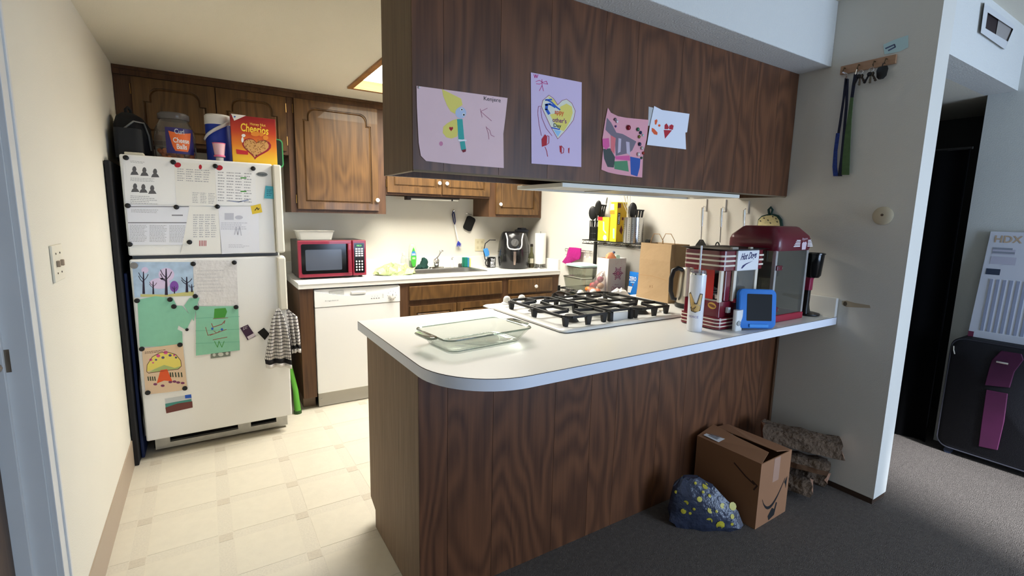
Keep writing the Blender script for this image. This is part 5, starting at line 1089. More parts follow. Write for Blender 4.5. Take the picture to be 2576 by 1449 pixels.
for a_, b_, c_, d_ in (((.34, .38), (.24, .60), (.29, .63), (.46, .42)), ((.50, .42), (.57, .62), (.64, .61), (.60, .40))):
    build(MB().grid(lambda u, v: TCW((a_[0]*(1-v)+b_[0]*v)*(1-u)+(d_[0]*(1-v)+c_[0]*v)*u, (a_[1]*(1-v)+b_[1]*v)*(1-u)+(d_[1]*(1-v)+c_[1]*v)*u, .001), 6, 6), 'peace_finger', skin, t, smooth=60)
decal('hand_outline', TCW, stroke([(.33, .38), (.24, .60), (.29, .63), (.44, .43), (.50, .43), (.57, .62), (.64, .61), (.61, .38), (.60, .31), (.47, .27), (.36, .29), (.33, .36), (.45, .345), (.47, .375)], .016)+stroke([(.36, .335), (.44, .33)], .01)+stroke([(.37, .31), (.44, .305)], .01), pe, t, .0019)
decal('grey_scroll', TC, stroke([(.66, .42), (.70, .50), (.66, .58), (.74, .62)], .03), M('print_grey', (150, 150, 152), .5), t, .0008)
lettering('PEACE', TC, (.18, .285), (.66, .285), (.18, .245), M('print_lilac', (150, 140, 190), .6), t, .0008)
# hot dog cooker
hx0, hx1, hy0, hy1 = 1.878, 2.190, 1.262, 1.470
H = thing('hot_dog_cooker', 'retro red hot dog cooker with cream stripes on the peninsula', 'hot dog cooker', ((hx0+hx1)/2, (hy0+hy1)/2, PZ))
hr = M('cooker_red', (108, 13, 32), .25, coat=.5); hcream = M('cooker_cream', (224, 214, 196), .45)
def shell(z0_, z1_, g=0, r=.025): 
    return [rrect((hx0+hx1)/2, (hy0+hy1)/2, (hx1-hx0)/2+g, (hy1-hy0)/2+g, r+g, z) for z in (z0_, z1_)]
build(MB().loft(shell(PZ+.004, PZ+.055)+shell(PZ+.056, PZ+.125, -.012, .02)), 'base_housing', hr, H, smooth=35)
for x in (hx0+.03, hx1-.03):
    for y in (hy0+.03, hy1-.03): build(MB().cyl((x, y, PZ), (x, y, PZ+.004), .012, n=10), 'foot', black, H)
for i in range(3): build(MB().loft(shell(PZ+.014+.0155*i, PZ+.019+.0155*i, .0008)), 'stripe', hcream, H, smooth=35)
build(MB().loft(shell(PZ+.265, PZ+.350)), 'top_housing', hr, H, smooth=35)
for i in range(3): 
    z = PZ+.282+.021*i
    L_ = [Vector((hx0+.10, hy0-.0006, z)), Vector((hx0+.025, hy0-.0006, z))]+[Vector((hx0+.025-.0256*math.sin(a), hy0+.025-.0256*math.cos(a), z)) for a in (PI/2*k_/6 for k_ in range(7))]+[Vector((hx0-.0006, hy1-.012, z))]
    build(MB().add(L_+[p+Vector((0, 0, .008)) for p in L_], [(k_, k_+1, len(L_)+k_+1, len(L_)+k_) for k_ in range(len(L_)-1)]), 'stripe', hcream, H)
    build(MB().box(hx1-.045, hx1-.01, hy0-.0008, hy0+.001, z, z+.008), 'stripe', hcream, H)
sgn = build(MB().box(hx0+.088, hx1-.062, hy0-.010, hy0+.001, PZ+.262, PZ+.352), 'sign_panel', M('sign_white', (226, 226, 228), .4), H, bevel=.003)
SQ = Quad((hx0+.088, hy0-.010, PZ+.262), (.16, 0, 0), (0, 0, .09))
navy = M('sign_navy', (40, 40, 96), .5)
lettering('Hot Dogs', SQ, (.15, .86), (.9, .95), (.11, .42), navy, sgn, .0008, shear=.35, bold=True)
decal('swoosh', SQ, [[(.18, .12), (.24, .12), (.4, .30), (.72, .47), (.4, .36), (.25, .27)]], navy, sgn, .0008)
for x, y in ((hx0+.012, hy0+.012), (hx0+.10, hy0+.008), (hx1-.05, hy0+.008), (hx0+.012, hy1-.02), (hx1-.012, hy1-.02)):
    build(MB().box(x-.010, x+.010, y-.006, y+.006, PZ+.125, PZ+.265), 'post', hcream, H, bevel=.002)
build(MB().box(hx0+.03, hx0+.034, hy0+.06, hy1-.04, PZ+.125, PZ+.265), 'red_divider', M('divider_red', (190, 30, 26), .4), H)
build(MB().box(hx0+.045, hx0+.085, hy0+.012, hy0+.05, PZ+.126, PZ+.264), 'red_column', hr, H, bevel=.004)
build(MB().box(hx0+.04, hx1-.02, hy1-.03, hy1-.024, PZ+.125, PZ+.265), 'back_wall', M('cooker_back', (176, 170, 158), .35, .6), H)
build(MB().box(hx0+.10, hx1-.045, hy0+.006, hy0+.009, PZ+.13, PZ+.262), 'glass', clear('cooker_glass', (236, 236, 232), .8, 1.45, .03, .06), H)
build(MB().box(hx0+.02, hx1-.02, hy0+.02, hy1-.03, PZ+.1255, PZ+.131), 'tray', steel, H)
for i in range(3): build(MB().cyl((hx0+.04, hy0+.05+.045*i, PZ+.143), (hx1-.04, hy0+.05+.045*i, PZ+.143), .010, n=12), 'roller', steel, H, smooth=40)
build(MB().cyl((hx0+.15, hy0+.12, PZ+.20), (hx1-.05, hy0+.12, PZ+.20), .035, n=18), 'heater_drum', M('heater_dark', (60, 54, 50), .4, .6), H, smooth=40)
HQ = Plane(x=hx0+.0125)
decal('hot_dog_print', HQ, [ell(1791, 769, 11, 8, .45, n=18)], M('print_gold', (206, 160, 70), .5), H, .0008)
decal('sausage_print', HQ, [ell(1791, 769, 9, 3.5, .45, n=14)], M('print_sienna', (120, 62, 40), .5), H, .0014)
build(MB().box(hx0+.06, hx0+.078, hy0-.004, hy0+.011, PZ+.075, PZ+.100), 'switch', M('switch_white', (206, 212, 214), .4), H, bevel=.002)
build(MB().box(hx0+.10, hx1-.02, hy0-.006, hy0+.02, PZ+.118, PZ+.136), 'front_rail', M('rail_rose', (170, 40, 60), .35), H, bevel=.003)
# black tray lying on the cooker
t = thing('baking_tray', 'thin black baking tray lying on top of the hot dog cooker', 'tray', (2.03, 1.36, PZ+.351))
build(MB().loft([rrect(2.03, 1.36, .15, .10, .02, PZ+.3512), rrect(2.03, 1.36, .165, .115, .025, PZ+.358), rrect(2.03, 1.36, .175, .122, .025, PZ+.359), rrect(2.03, 1.36, .163, .112, .025, PZ+.3565), rrect(2.03, 1.36, .148, .098, .02, PZ+.352)]), 'pan', M('tray_dark', (34, 30, 28), .4, .4), t, smooth=40)
for x, y, w_, s_ in ((1.98, 1.29, .045, 'long pale paper scrap lying on the black baking tray'), (2.10, 1.28, .022, 'short curled pale scrap on the black baking tray near the popcorn machine')):
    build(MB().box(x, x+w_, y, y+.012, PZ+.3525, PZ+.364), 'paper_scrap', M('scrap', (206, 200, 186), .8), label=s_, cat='paper scrap', bevel=.002)
# popcorn machine
qx0, qx1, qy0, qy1 = 2.245, 2.535, 1.240, 1.480
Pm = thing('popcorn_machine', 'dark red tabletop popcorn machine with glass box beside the hot dog cooker', 'popcorn machine', ((qx0+qx1)/2, (qy0+qy1)/2, PZ))
pr = M('popcorn_red', (96, 14, 36), .35, coat=.3); pmx, pmy = (qx0+qx1)/2, (qy0+qy1)/2; phx, phy = (qx1-qx0)/2, (qy1-qy0)/2
build(MB().box(qx0-.004, qx1+.004, qy0-.004, qy1+.004, PZ, PZ+.034), 'base', M('popcorn_base_red', (150, 30, 52), .4), Pm, bevel=.005)
can = [rrect(pmx, pmy, phx+.006, phy+.006, .03, PZ+.345), rrect(pmx, pmy, phx+.012, phy+.012, .035, PZ+.362), rrect(pmx, pmy, phx+.012, phy+.012, .035, PZ+.395), rrect(pmx, pmy, phx+.006, phy+.006, .035, PZ+.415), rrect(pmx, pmy, phx-.030, phy-.030, .03, PZ+.455), rrect(pmx, pmy, phx-.040, phy-.040, .03, PZ+.460)]
cn = build(MB().loft(can), 'canopy', pr, Pm, smooth=35)
CQ = Quad((qx0-.012, qy0-.0125, PZ+.362), (phx*2+.024, 0, 0), (0, 0, .036))
for i in range(5):
    build(MB().prism([CQ(u, v, .0002) for u, v in rect(.42+.03*(4-i)*.0+.035*i*.5, .05+.2*i, .60, .15+.2*i)], (0, -.001, 0)), 'vent_stripe', pw, cn)
    build(MB().prism([CQ(u, v, .0002) for u, v in rect(.82, .05+.2*i, .98-.0175*i, .15+.2*i)], (0, -.001, 0)), 'vent_stripe', pw, cn)
CQ2 = Quad((qx0-.024, qy0-.0165, PZ+.33), (phx*2+.048, 0, 0), (0, 0, .08))
em = M('popcorn_emblem', (206, 186, 196), .5)
decal('popcorn_bag', CQ, [[(.66, -.35), (.77, -.35), (.79, .5), (.76, .75), (.72, .62), (.69, .72), (.65, .5)]], em, cn, .0012)
lettering('Popcorn', CQ, (.64, 1.25), (.8, 1.32), (.64, .8), em, cn, .0014, shear=.3)
al = M('popcorn_alu', (206, 206, 206), .3, .7)
for x, y in ((qx0+.008, qy0+.008), (qx1-.008, qy0+.008), (qx0+.008, qy1-.008), (qx1-.008, qy1-.008)):
    build(MB().box(x-.008, x+.008, y-.008, y+.008, PZ+.034, PZ+.346), 'post', al, Pm)
gl_ = clear('popcorn_glass', (196, 198, 194), 1.0, 1.5, .05, .16, (150, 148, 140))
build(MB().box(qx0+.016, qx1-.016, qy0+.002, qy0+.006, PZ+.036, PZ+.344), 'front_door', gl_, Pm)
build(MB().box(qx0+.003, qx0+.007, qy0+.016, qy1-.016, PZ+.036, PZ+.344), 'side_glass', gl_, Pm)
build(MB().box(qx1-.007, qx1-.003, qy0+.016, qy1-.016, PZ+.036, PZ+.344), 'side_glass', gl_, Pm)
build(MB().box(qx0+.016, qx1-.016, qy1-.008, qy1-.003, PZ+.036, PZ+.344), 'back_glass', gl_, Pm)
build(MB().lathe([(.05, PZ+.20), (.062, PZ+.21), (.064, PZ+.27), (.06, PZ+.275), (.0001, PZ+.28)], pmx+.02, pmy+.02, 24).cyl((pmx+.02, pmy+.02, PZ+.27), (pmx+.02, pmy+.02, PZ+.345), .008, n=8), 'kettle', M('kettle_grey', (110, 108, 102), .35, .7), Pm, smooth=40)
build(MB().tube([(pmx-.04, pmy+.02, PZ+.26), (pmx-.08, pmy, PZ+.25), (pmx-.09, pmy, PZ+.21)], .005, 8), 'kettle_handle', black, Pm, smooth=50)
for z in (PZ+.065, PZ+.265): 
    hg = build(MB().box(qx0+.008, qx0+.052, qy0-.008, qy0+.002, z-.012, z+.012), 'hinge', pr, Pm, bevel=.003)
    for x in (qx0+.016, qx0+.044): build(MB().cyl((x, qy0-.008, z), (x, qy0-.011, z), .004, n=8), 'screw', chrome, hg)
# cup on a stand
sx_, sy_ = 2.648, 1.268
t = thing('cup_stand', 'black cup on a slim black stand with magenta collar by the wall', 'cup stand', (sx_, sy_, PZ))
build(MB().lathe([(.054, PZ), (.057, PZ+.004), (.055, PZ+.010), (.03, PZ+.016), (.0001, PZ+.017)], sx_+.012, sy_, 28, 1, .9), 'foot', black, t, smooth=40)
build(MB().loft([rrect(sx_-.02, sy_, .026, .016, .008, PZ+.012), rrect(sx_-.024, sy_, .02, .014, .008, PZ+.035), rrect(sx_-.024, sy_, .014, .012, .006, PZ+.06), rrect(sx_-.022, sy_, .014, .012, .006, PZ+.135)]), 'column', black, t, smooth=40)
build(MB().loft([rrect(sx_-.022, sy_, .018, .015, .006, PZ+.135), rrect(sx_-.020, sy_, .018, .015, .006, PZ+.19), rrect(sx_-.012, sy_, .02, .015, .006, PZ+.20)]), 'collar', M('collar_magenta', (134, 22, 60), .4), t, smooth=40)
build(MB().lathe([(.0001, PZ+.20), (.034, PZ+.20), (.042, PZ+.212), (.049, PZ+.318), (.053, PZ+.320), (.053, PZ+.326), (.048, PZ+.326), (.04, PZ+.215), (.0001, PZ+.21)], sx_, sy_, 28), 'cup', black_gloss, t, smooth=40)
build(MB().box(sx_+.046, sx_+.07, sy_-.012, sy_+.012, PZ+.318, PZ+.325), 'spout_lip', black_gloss, t, bevel=.002)
# tablet in blue case
T_ = Matrix.Translation((2.068, 1.209, PZ)) @ Matrix.Rotation(math.radians(-16), 4, 'Z') @ Matrix.Rotation(math.radians(-8), 4, 'X') @ Matrix.Rotation(math.radians(3), 4, 'Y')
t = thing('kids_tablet', 'small tablet in a chunky blue foam case leaning on the popcorn machine', 'tablet', (2.12, 1.23, PZ))
bc = M('foam_blue', (44, 116, 196), .7)
cs = MB().loft([[Vector((p.x, y, p.y)) for p in rrect(0, .092, .102+e, .088+e, .028, 0)] for y, e in ((-.022, -.004), (-.018, 0), (-.002, 0), (.002, -.004))]); cs.xf(T_)
build(cs, 'case', bc, t, smooth=40)
sc = MB().prism([(p.x, -.0225, p.y) for p in rrect(.006, .098, .068, .060, .004, 0)], (0, -.001, 0)); sc.xf(T_)
build(sc, 'screen', M('tablet_screen', (7, 8, 9), .45, spec=.12), t)
gp_ = MB().box(-.05, .055, -.028, -.021, .008, .024); gp_.xf(T_)
build(gp_, 'front_grip', M('foam_blue_light', (62, 140, 216), .7), t, bevel=.004)
# white charger behind the tablet
t = thing('white_speaker', 'small white rounded gadget propped behind the blue tablet', 'speaker', (1.968, 1.229, PZ))
build(MB().loft([rrect(1.968, 1.229, .026, .011, .010, PZ+z, 5) for z in (.0, .004, .085, .093)]), 'gadget_body', M('gadget_white', (222, 222, 220), .35), t, smooth=40)
build(MB().cyl((1.96, 1.2175, PZ+.035), (1.96, 1.215, PZ+.035), .012, n=16), 'gadget_ring', M('gadget_grey', (150, 156, 160), .3), t)
# paper bag
t = thing('paper_bag', 'brown paper shopping bag with twisted handles on the peninsula', 'paper bag', (2.36, 1.965, PZ))
kraft = M('kraft_paper', (172, 144, 108), .85, noise=(12, .08), bump=(16, .25))
A_, B_, C_, D_ = (2.262, 2.100), (2.238, 1.835), (2.395, 1.825), (2.415, 2.09)
def lv(k_, z, j=0): 
    cx_, cy_ = 2.328, 1.962; Rr = random.Random(int(z*1000)+j)
    out = []
    base = [A_, ((A_[0]+B_[0])/2, (A_[1]+B_[1])/2), B_, ((B_[0]+C_[0])/2-(0), (B_[1]+C_[1])/2+.012*j), C_, ((C_[0]+D_[0])/2, (C_[1]+D_[1])/2), D_, ((A_[0]+D_[0])/2, (A_[1]+D_[1])/2-.012*j)]
    return [Vector((cx_+(x-cx_)*k_[0]+Rr.uniform(-.003, .003), cy_+(y-cy_)*k_[1]+Rr.uniform(-.003, .003), z)) for x, y in base]
build(MB().loft([lv((1, 1), PZ), lv((1, 1), PZ+.06), lv((.98, .99), PZ+.15, 1), lv((.95, .97), PZ+.24, 2), lv((.9, .96), PZ+.338, 3), lv((.88, .95), PZ+.336, 3), lv((.94, .95), PZ+.15, 1), lv((.96, .96), PZ+.01)]), 'bag_body', kraft, t)
for x, dy in ((2.268, 0), (2.37, .0)):
    build(MB().tube([(x, 2.02+dy, PZ+.30), (x, 2.015+dy, PZ+.36), (x, 1.995+dy, PZ+.395), (x, 1.955+dy, PZ+.395), (x, 1.925+dy, PZ+.355), (x, 1.92+dy, PZ+.30)], .0022, 6), 'handle', M('twisted_cord', (176, 140, 100), .9), t, smooth=60)
fq = Quad((2.2545, 2.0, PZ+.0), (-.0075, -.1, 0), (0, 0, .1)) 
decal('folds', Quad((2.2535, 2.10, PZ), (-.0205, -.25, 0), (.012, 0, .33)), stroke([(.02, .42), (.5, .44), (.98, .40)], .006), M('kraft_crease', (166, 128, 86), .85), t, .0035)
lettering('# 5', Quad((2.2535, 2.10, PZ), (-.0205, -.25, 0), (.012, 0, .33)), (.46, .27), (.58, .27), (.46, .22), M('kraft_ink', (120, 88, 56), .8), t, .004)
# electric kettle
kx, ky = 2.262, 1.705
t = thing('electric_kettle', 'steel electric kettle with a black handle beside the paper bag', 'kettle', (kx, ky, PZ))
build(MB().lathe([(.078, PZ), (.080, PZ+.004), (.080, PZ+.022), (.074, PZ+.026)], kx, ky, 28), 'kettle_base', black, t, smooth=40)
build(MB().lathe([(.074, PZ+.026), (.076, PZ+.05), (.068, PZ+.16), (.06, PZ+.215), (.056, PZ+.222), (.0001, PZ+.228)], kx, ky, 32), 'kettle_body', M('kettle_steel', (186, 180, 168), .28, 1), t, smooth=50)
dv = Vector((-.92, .38, 0)).normalized()
hp_ = [(.052, .205), (.085, .218), (.112, .205), (.122, .16), (.120, .09), (.105, .05), (.085, .045)]
build(MB().tube([Vector((kx, ky, PZ+z))+dv*r for r, z in hp_], [.012, .013, .013, .012, .012, .012, .010], 10), 'handle', black, t, smooth=60)
# knife block with tools
bx, by = 2.56, 1.79
t = thing('knife_block', 'light wooden block of black handled tools behind the kettle', 'knife block', (bx, by, PZ))
build(MB().box(bx-.06, bx+.06, by-.05, by+.05, PZ, PZ+.215), 'block', wood('block_beech', (168, 124, 78), (206, 164, 112), rings=4, fib=.6), t, bevel=.004)
for k_, (dx, dy, ln, tl) in enumerate(((-.035, -.03, .10, -.02), (-.01, -.03, .12, .0), (.02, -.03, .10, .02), (-.03, .02, .11, -.02), (.01, .025, .09, .01))):
    build(MB().tube([(bx+dx, by+dy, PZ+.2151), (bx+dx+tl*.4, by+dy, PZ+.215+ln*.6), (bx+dx+tl, by+dy, PZ+.215+ln)], [.007, .009, .007], 8), 'tool_handle', black, t, smooth=60)
build(MB().tube([(bx-.02+.018*math.cos(2*PI*i/16), by-.035, PZ+.33+.024*math.sin(2*PI*i/16)) for i in range(16)], .004, 6, closed=True), 'scissor_loop', black, t, smooth=60)
# ================================================================ wire rack on the right wall
blk = M('rack_black', (22, 22, 22), .45, .3)
rk = thing('wire_rack', 'black wire shelf rack against the right wall between the counters', 'rack', (2.56, 2.62, 0))
LZ, TZ = .86, 1.222
rx0, rx1, ry0, ry1 = 2.295, 2.735, 2.225, 2.93
def wire_shelf(x0, x1, y0, y1, z, nm):
    s = MB().tube([(x0, y0, z), (x1, y0, z), (x1, y1, z), (x0, y1, z)], .004, 6, closed=True).tube([(x0, y0, z-.028), (x1, y0, z-.028), (x1, y1, z-.028), (x0, y1, z-.028)], .003, 6, closed=True)
    n = int((y1-y0)/.025)
    for i in range(1, n): s.cyl((x0, y0+(y1-y0)*i/n, z), (x1, y0+(y1-y0)*i/n, z), .0018, n=5)
    m_ = int((y1-y0)/.03)
    pts = [(x0, y0+(y1-y0)*i/m_, z-(.028 if i % 2 else 0)) for i in range(m_+1)]; s.tube(pts, .0018, 5)
    for x in (x0+(x1-x0)/3, x0+2*(x1-x0)/3): s.cyl((x, y0, z-.004), (x, y1, z-.004), .0025, n=5)
    return build(s, nm, blk, rk)
wire_shelf(rx0, rx1, ry0, ry1, LZ-.004, 'lower_shelf')
for z in (.42, .06): wire_shelf(rx0, rx1, ry0, ry1, z, 'lower_shelf')
for x in (rx0, rx1):
    for y in (ry0, ry1): build(MB().cyl((x, y, 0), (x, y, LZ+.012), .011, n=10), 'post', blk, rk, smooth=40)
hx0_, hy0_, hy1_ = 2.59, 2.31, 3.02
wire_shelf(hx0_, rx1, hy0_, hy1_, TZ-.004, 'upper_shelf')
for y in (2.33, 2.86): build(MB().box(hx0_-.010, hx0_+.010, y-.012, y+.012, LZ, TZ+(.022 if y < 2.5 else -.01)), 'post', blk, rk, bevel=.003)
build(MB().box(hx0_+.012, hx0_+.016, 2.345, 2.845, LZ+.004, TZ-.034), 'steel_panel', M('panel_steel', (168, 165, 158), .4, .25, noise=(8, .15, (1, 1, .2))), rk)
build(MB().cyl((2.575, 2.325, TZ+.02), (2.605, 2.325, TZ+.02), .016, n=12), 'end_cap', blk, rk)
# ---- on the upper shelf
TS = TZ
def loc(px, py, x): return at(px, py, x=x)
# black utensil caddy
p = loc(1490, 600, 2.66); cyy = p.y
t = thing('utensil_caddy', 'black wire caddy of dark ladles and spatulas on the upper rack shelf', 'utensil caddy', (2.665, 2.94, TS))
c_ = MB().tube([(2.665+.055*math.cos(2*PI*i/18), 2.94+.055*math.sin(2*PI*i/18), TS+.004) for i in range(18)], .004, 6, closed=True)
for z in (.05, .10, .15): c_.tube([(2.665+.055*math.cos(2*PI*i/18), 2.94+.055*math.sin(2*PI*i/18), TS+z) for i in range(18)], .003, 6, closed=True)
for i in range(14): a = 2*PI*i/14; c_.cyl((2.665+.055*math.cos(a), 2.94+.055*math.sin(a), TS), (2.665+.055*math.cos(a), 2.94+.055*math.sin(a), TS+.152), .003, n=5)
c_.lathe([(.056, TS), (.056, TS+.10), (.052, TS+.10), (.052, TS+.004), (.0001, TS+.004)], 2.665, 2.94, 20)
build(c_, 'basket', blk, t)
def utensil(name, label, base, top, head, mat_, r=.006, group=None):
    base, top = Vector(base), Vector(top); d = (top-base).normalized()
    u_ = thing(name, label, 'utensil', base, group=group)
    build(MB().tube([base, (base+top)/2, top], [r, r*.8, r], 8), 'shaft', mat_, u_, smooth=50)
    w_ = Vector((-.55, .83, 0)); w_ = (w_-d*w_.dot(d)).normalized(); n_ = d.cross(w_)
    if head[0] == 'spoon':
        mb = MB().ball((0, 0, 0), 1, n=14, m=8); T2 = Matrix((w_*head[1], n_*head[1]*.28, d*head[2])).transposed().to_4x4(); T2.translation = top+d*head[2]*.85; mb.xf(T2)
    elif head[0] == 'turner':
        P_ = lambda a, b: top+w_*a+d*b
        mb = MB()
        hw_, hh_ = head[1], head[2]
        for k_ in range(4):
            a0_, a1_ = -hw_+2*hw_*k_/4+.002, -hw_+2*hw_*(k_+1)/4-.002; mb.prism([P_(a0_, 0), P_(a1_, 0), P_(a1_*1.12, hh_), P_(a0_*1.12, hh_)], n_*.003)
        mb.prism([P_(-hw_*1.12, hh_*.86), P_(hw_*1.12, hh_*.86), P_(hw_*1.14, hh_), P_(-hw_*1.14, hh_)], n_*.0034).prism([P_(-hw_, 0), P_(hw_, 0), P_(hw_, hh_*.12), P_(-hw_, hh_*.12)], n_*.0034)
    elif head[0] == 'blade':
        mb = MB().prism([top-w_*head[1], top+w_*head[1], top+w_*head[1]*.9+d*head[2]*.7, top+d*head[2]-w_*head[1]*.2, top-w_*head[1]+d*head[2]*.8], n_*.004)
    build(mb, head[0]+'_head', mat_, u_, smooth=50)
    return u_
nyl = M('nylon_black', (18, 18, 19), .45)
utensil('ladle', 'black ladle with a round bowl at the left of the wire caddy', (2.64, 2.95, TS+.006), (2.637, 2.958, TS+.165), ('spoon', .034, .055), nyl)
utensil('spatula', 'narrow dark spatula sticking up tallest from the left of the wire caddy', (2.675, 2.965, TS+.006), (2.68, 2.965, TS+.22), ('blade', .011, .09), M('nylon_brown', (58, 46, 48), .45))
utensil('spoon', 'black serving spoon upright in the wire caddy', (2.69, 2.945, TS+.006), (2.70, 2.937, TS+.15), ('spoon', .022, .05), nyl)
utensil('turner', 'black slotted turner behind the small yellow box', (2.66, 2.92, TS+.006), (2.668, 2.900, TS+.19), ('turner', .03, .09), nyl)
utensil('spoon', 'black spoon with rounded head leaning right in the wire caddy', (2.64, 2.935, TS+.006), (2.634, 2.905, TS+.21), ('spoon', .026, .055), nyl)
utensil('tongs', 'steel tongs with a thin tip at the back of the wire caddy', (2.70, 2.92, TS+.006), (2.706, 2.885, TS+.29), ('blade', .005, .05), M('tong_grey', (120, 118, 116), .4, .6), .003)
# yellow boxes
ybm = M('box_yellow', (240, 214, 40), .55); yb2 = M('box_amber', (214, 174, 30), .55)
def ybox(label, px0, px1, px2, py_top, w_, x_, name='food_box'):
    pl = loc(px0, 600, x_); pr = loc(px1, 600, x_)
    y1_, y0_ = pl.y, pr.y; zt_ = loc(px0, py_top, x_).z; dep = w_
    t = thing(name, label, 'box', (x_+dep/2, (y0_+y1_)/2, TS))
    build(MB().box(x_, x_+dep, y0_, y1_, TS, zt_), 'carton', ybm, t, bevel=.001)
    return t, Plane(x=x_), y0_, y1_, zt_
t, pl, y0_, y1_, zt_ = ybox('small yellow food box with a red corner next to the black caddy', 1503, 1530, 1535, 546, .035, 2.60)
decal('red_corner', pl, [[(1504, 545), (1516, 546), (1516, 555), (1504, 554)]], red, t, .001)
decal('blue_bar', pl, [[(1517, 557), (1520, 558), (1520, 580), (1517, 580)], [(1520, 579), (1525, 585), (1524, 588), (1519, 582)]], sky, t, .001)
decal('white_patch', pl, [ell(1521.5, 598, 4.5, 7)], pw, t, .001)
decal('fine_print', pl, ripple_lines((1506, 562), 9, 36, 9, 0, rnd=R), M('box_print', (206, 170, 40), .6), t, .001, kind='stuff')
t, pl, y0_, y1_, zt_ = ybox('tall yellow cracker box beside the perforated steel utensil holder', 1533, 1549, 1575, 508.5, .10, 2.585)
decal('white_patch', pl, [rect(1536, 513, 1545, 528)], pw, t, .001)
decal('orange_panel', pl, [rect(1534.5, 530, 1546.5, 539)], M('box_orange', (236, 140, 40), .5), t, .001)
decal('blue_bar', pl, [rect(1542, 575, 1545.5, 600)], sky, t, .001)
FQ = Quad((2.585, y0_, TS), (.10, 0, 0), (0, 0, zt_-TS))
decal('front_art', FQ, [rect(.02, .0, .98, .97)], yb2, t, .0008)
decal('brown_shield', FQ, [[(.02, .85), (.35, .86), (.35, .97), (.02, .97)], [(.3, .28), (.55, .18), (.66, .3), (.5, .42)], [(.5, .55), (.95, .55), (.95, .62), (.5, .62)]], M('box_brown', (96, 36, 24), .5), t, .0014)
decal('logo_plate', FQ, [rect(.08, .44, .32, .73)], M('box_dark_plate', (50, 46, 40), .5), t, .0014)
lettering('FAMILY', FQ, (.12, .46), (.12, .71), (.28, .46), pw, t, .002, bold=True)
# wire hangers, perforated holder
ux_, uy_ = 2.625, 2.425
pA = loc(1571, 600, 2.625); pB = loc(1613, 600, 2.625); uy_ = (pA.y+pB.y)/2; ur = abs(pA.y-pB.y)/2*.88
t = thing('utensil_holder', 'shiny perforated steel utensil holder on the upper rack shelf', 'utensil holder', (ux_, uy_, TS))
zt_ = loc(1592, 547, ux_).z
build(MB().lathe([(.0001, TS+.001), (ur, TS), (ur, zt_), (ur-.0015, zt_), (ur-.0015, TS+.003), (.0001, TS+.003)], ux_, uy_, 32), 'cylinder', M('holder_steel', (196, 196, 196), .22, 1), t, smooth=40)
ang = math.atan2(-uy_, -ux_); mb = MB()
for i in range(18):
    if i % 5 == 4: continue
    a = 2*PI*i/18
    for k_ in range(9):
        c0 = Vector((ux_+(ur-.0003)*math.cos(a), uy_+(ur-.0003)*math.sin(a), TS+.022+k_*.0135)); dd = Vector((math.cos(a), math.sin(a), 0)); mb.cyl(c0, c0+dd*.0007, .0026, n=6)
build(mb, 'holes', black_matte, t, kind='stuff')
t = thing('whisk', 'steel wire whisk with thin loops leaning left in the steel utensil holder', 'whisk', (ux_, uy_, TS))
hw_ = M('hanger_wire', (170, 166, 158), .3, 1)
bt = Vector((ux_-.01, uy_+.012, TS+.006)); tp = Vector((ux_-.012, uy_+.03, TS+.17))
build(MB().tube([bt, tp], .005, 8), 'grip', hw_, t, smooth=40)
for i, (px, py, r_) in enumerate(((1568, 492, .022), (1574, 494, .019), (1580, 496, .016))):
    q_ = loc(px, py, ux_-.012)
    build(MB().tube([tp]+[(ux_-.012+.006*(i-1), q_.y+r_*math.cos(a), q_.z+r_*math.sin(a)) for a in (-.9+4.4*k_/16 for k_ in range(17))]+[tp], .0015, 6), 'wire_loop', hw_, t, smooth=60)
utensil('ladle', 'large black ladle with a long bowl in the steel utensil holder', (ux_, uy_+.012, TS+.006), (ux_+.015, uy_+.03, TS+.19), ('spoon', .032, .055), nyl)
utensil('skimmer', 'black slotted skimmer leaning right in the steel utensil holder', (ux_+.012, uy_-.012, TS+.006), (ux_+.016, uy_-.022, TS+.17), ('turner', .035, .07), nyl)
utensil('turner', 'brown handled slotted turner standing in the steel utensil holder', (ux_-.015, uy_-.005, TS+.006), (ux_-.02, uy_-.01, TS+.125), ('turner', .028, .06), M('turner_brown', (70, 56, 50), .5))
# ---- lower shelf
ls = LZ
t = thing('gift_bag', 'white paper gift bag with a pink snowflake on the lower rack shelf', 'gift bag', (2.48, 2.56, ls))
zt_ = 1.112; gx0, gx1, gy0, gy1 = 2.398, 2.572, 2.505, 2.622
gw = M('gift_white', (232, 230, 228), .6); gg = M('gift_grey', (206, 200, 200), .5)
c0, d0, e0, f0 = (gx0+gx1)/2, (gy0+gy1)/2, (gx1-gx0)/2, (gy1-gy0)/2
build(MB().loft([rrect(c0, d0, e0, f0, .002, ls+.001, 1), rrect(c0, d0, e0, f0, .002, zt_, 1), rrect(c0, d0, e0-.002, f0-.002, .002, zt_, 1), rrect(c0, d0, e0-.002, f0-.002, .002, ls+.01, 1)]), 'bag_body', gw, t)
GQ = Quad((gx0, gy0, ls), (gx1-gx0, 0, 0), (0, 0, zt_-ls))
decal('grey_front', GQ, [rect(.01, .01, .99, .99)], gg, t, .0006)
pkp = M('snowflake_pink', (170, 90, 130), .5); pkl = M('snowflake_rose', (206, 130, 156), .5)
cxq, cyq = .55, .57; fl = []
asp = (zt_-ls)/(gx1-gx0)
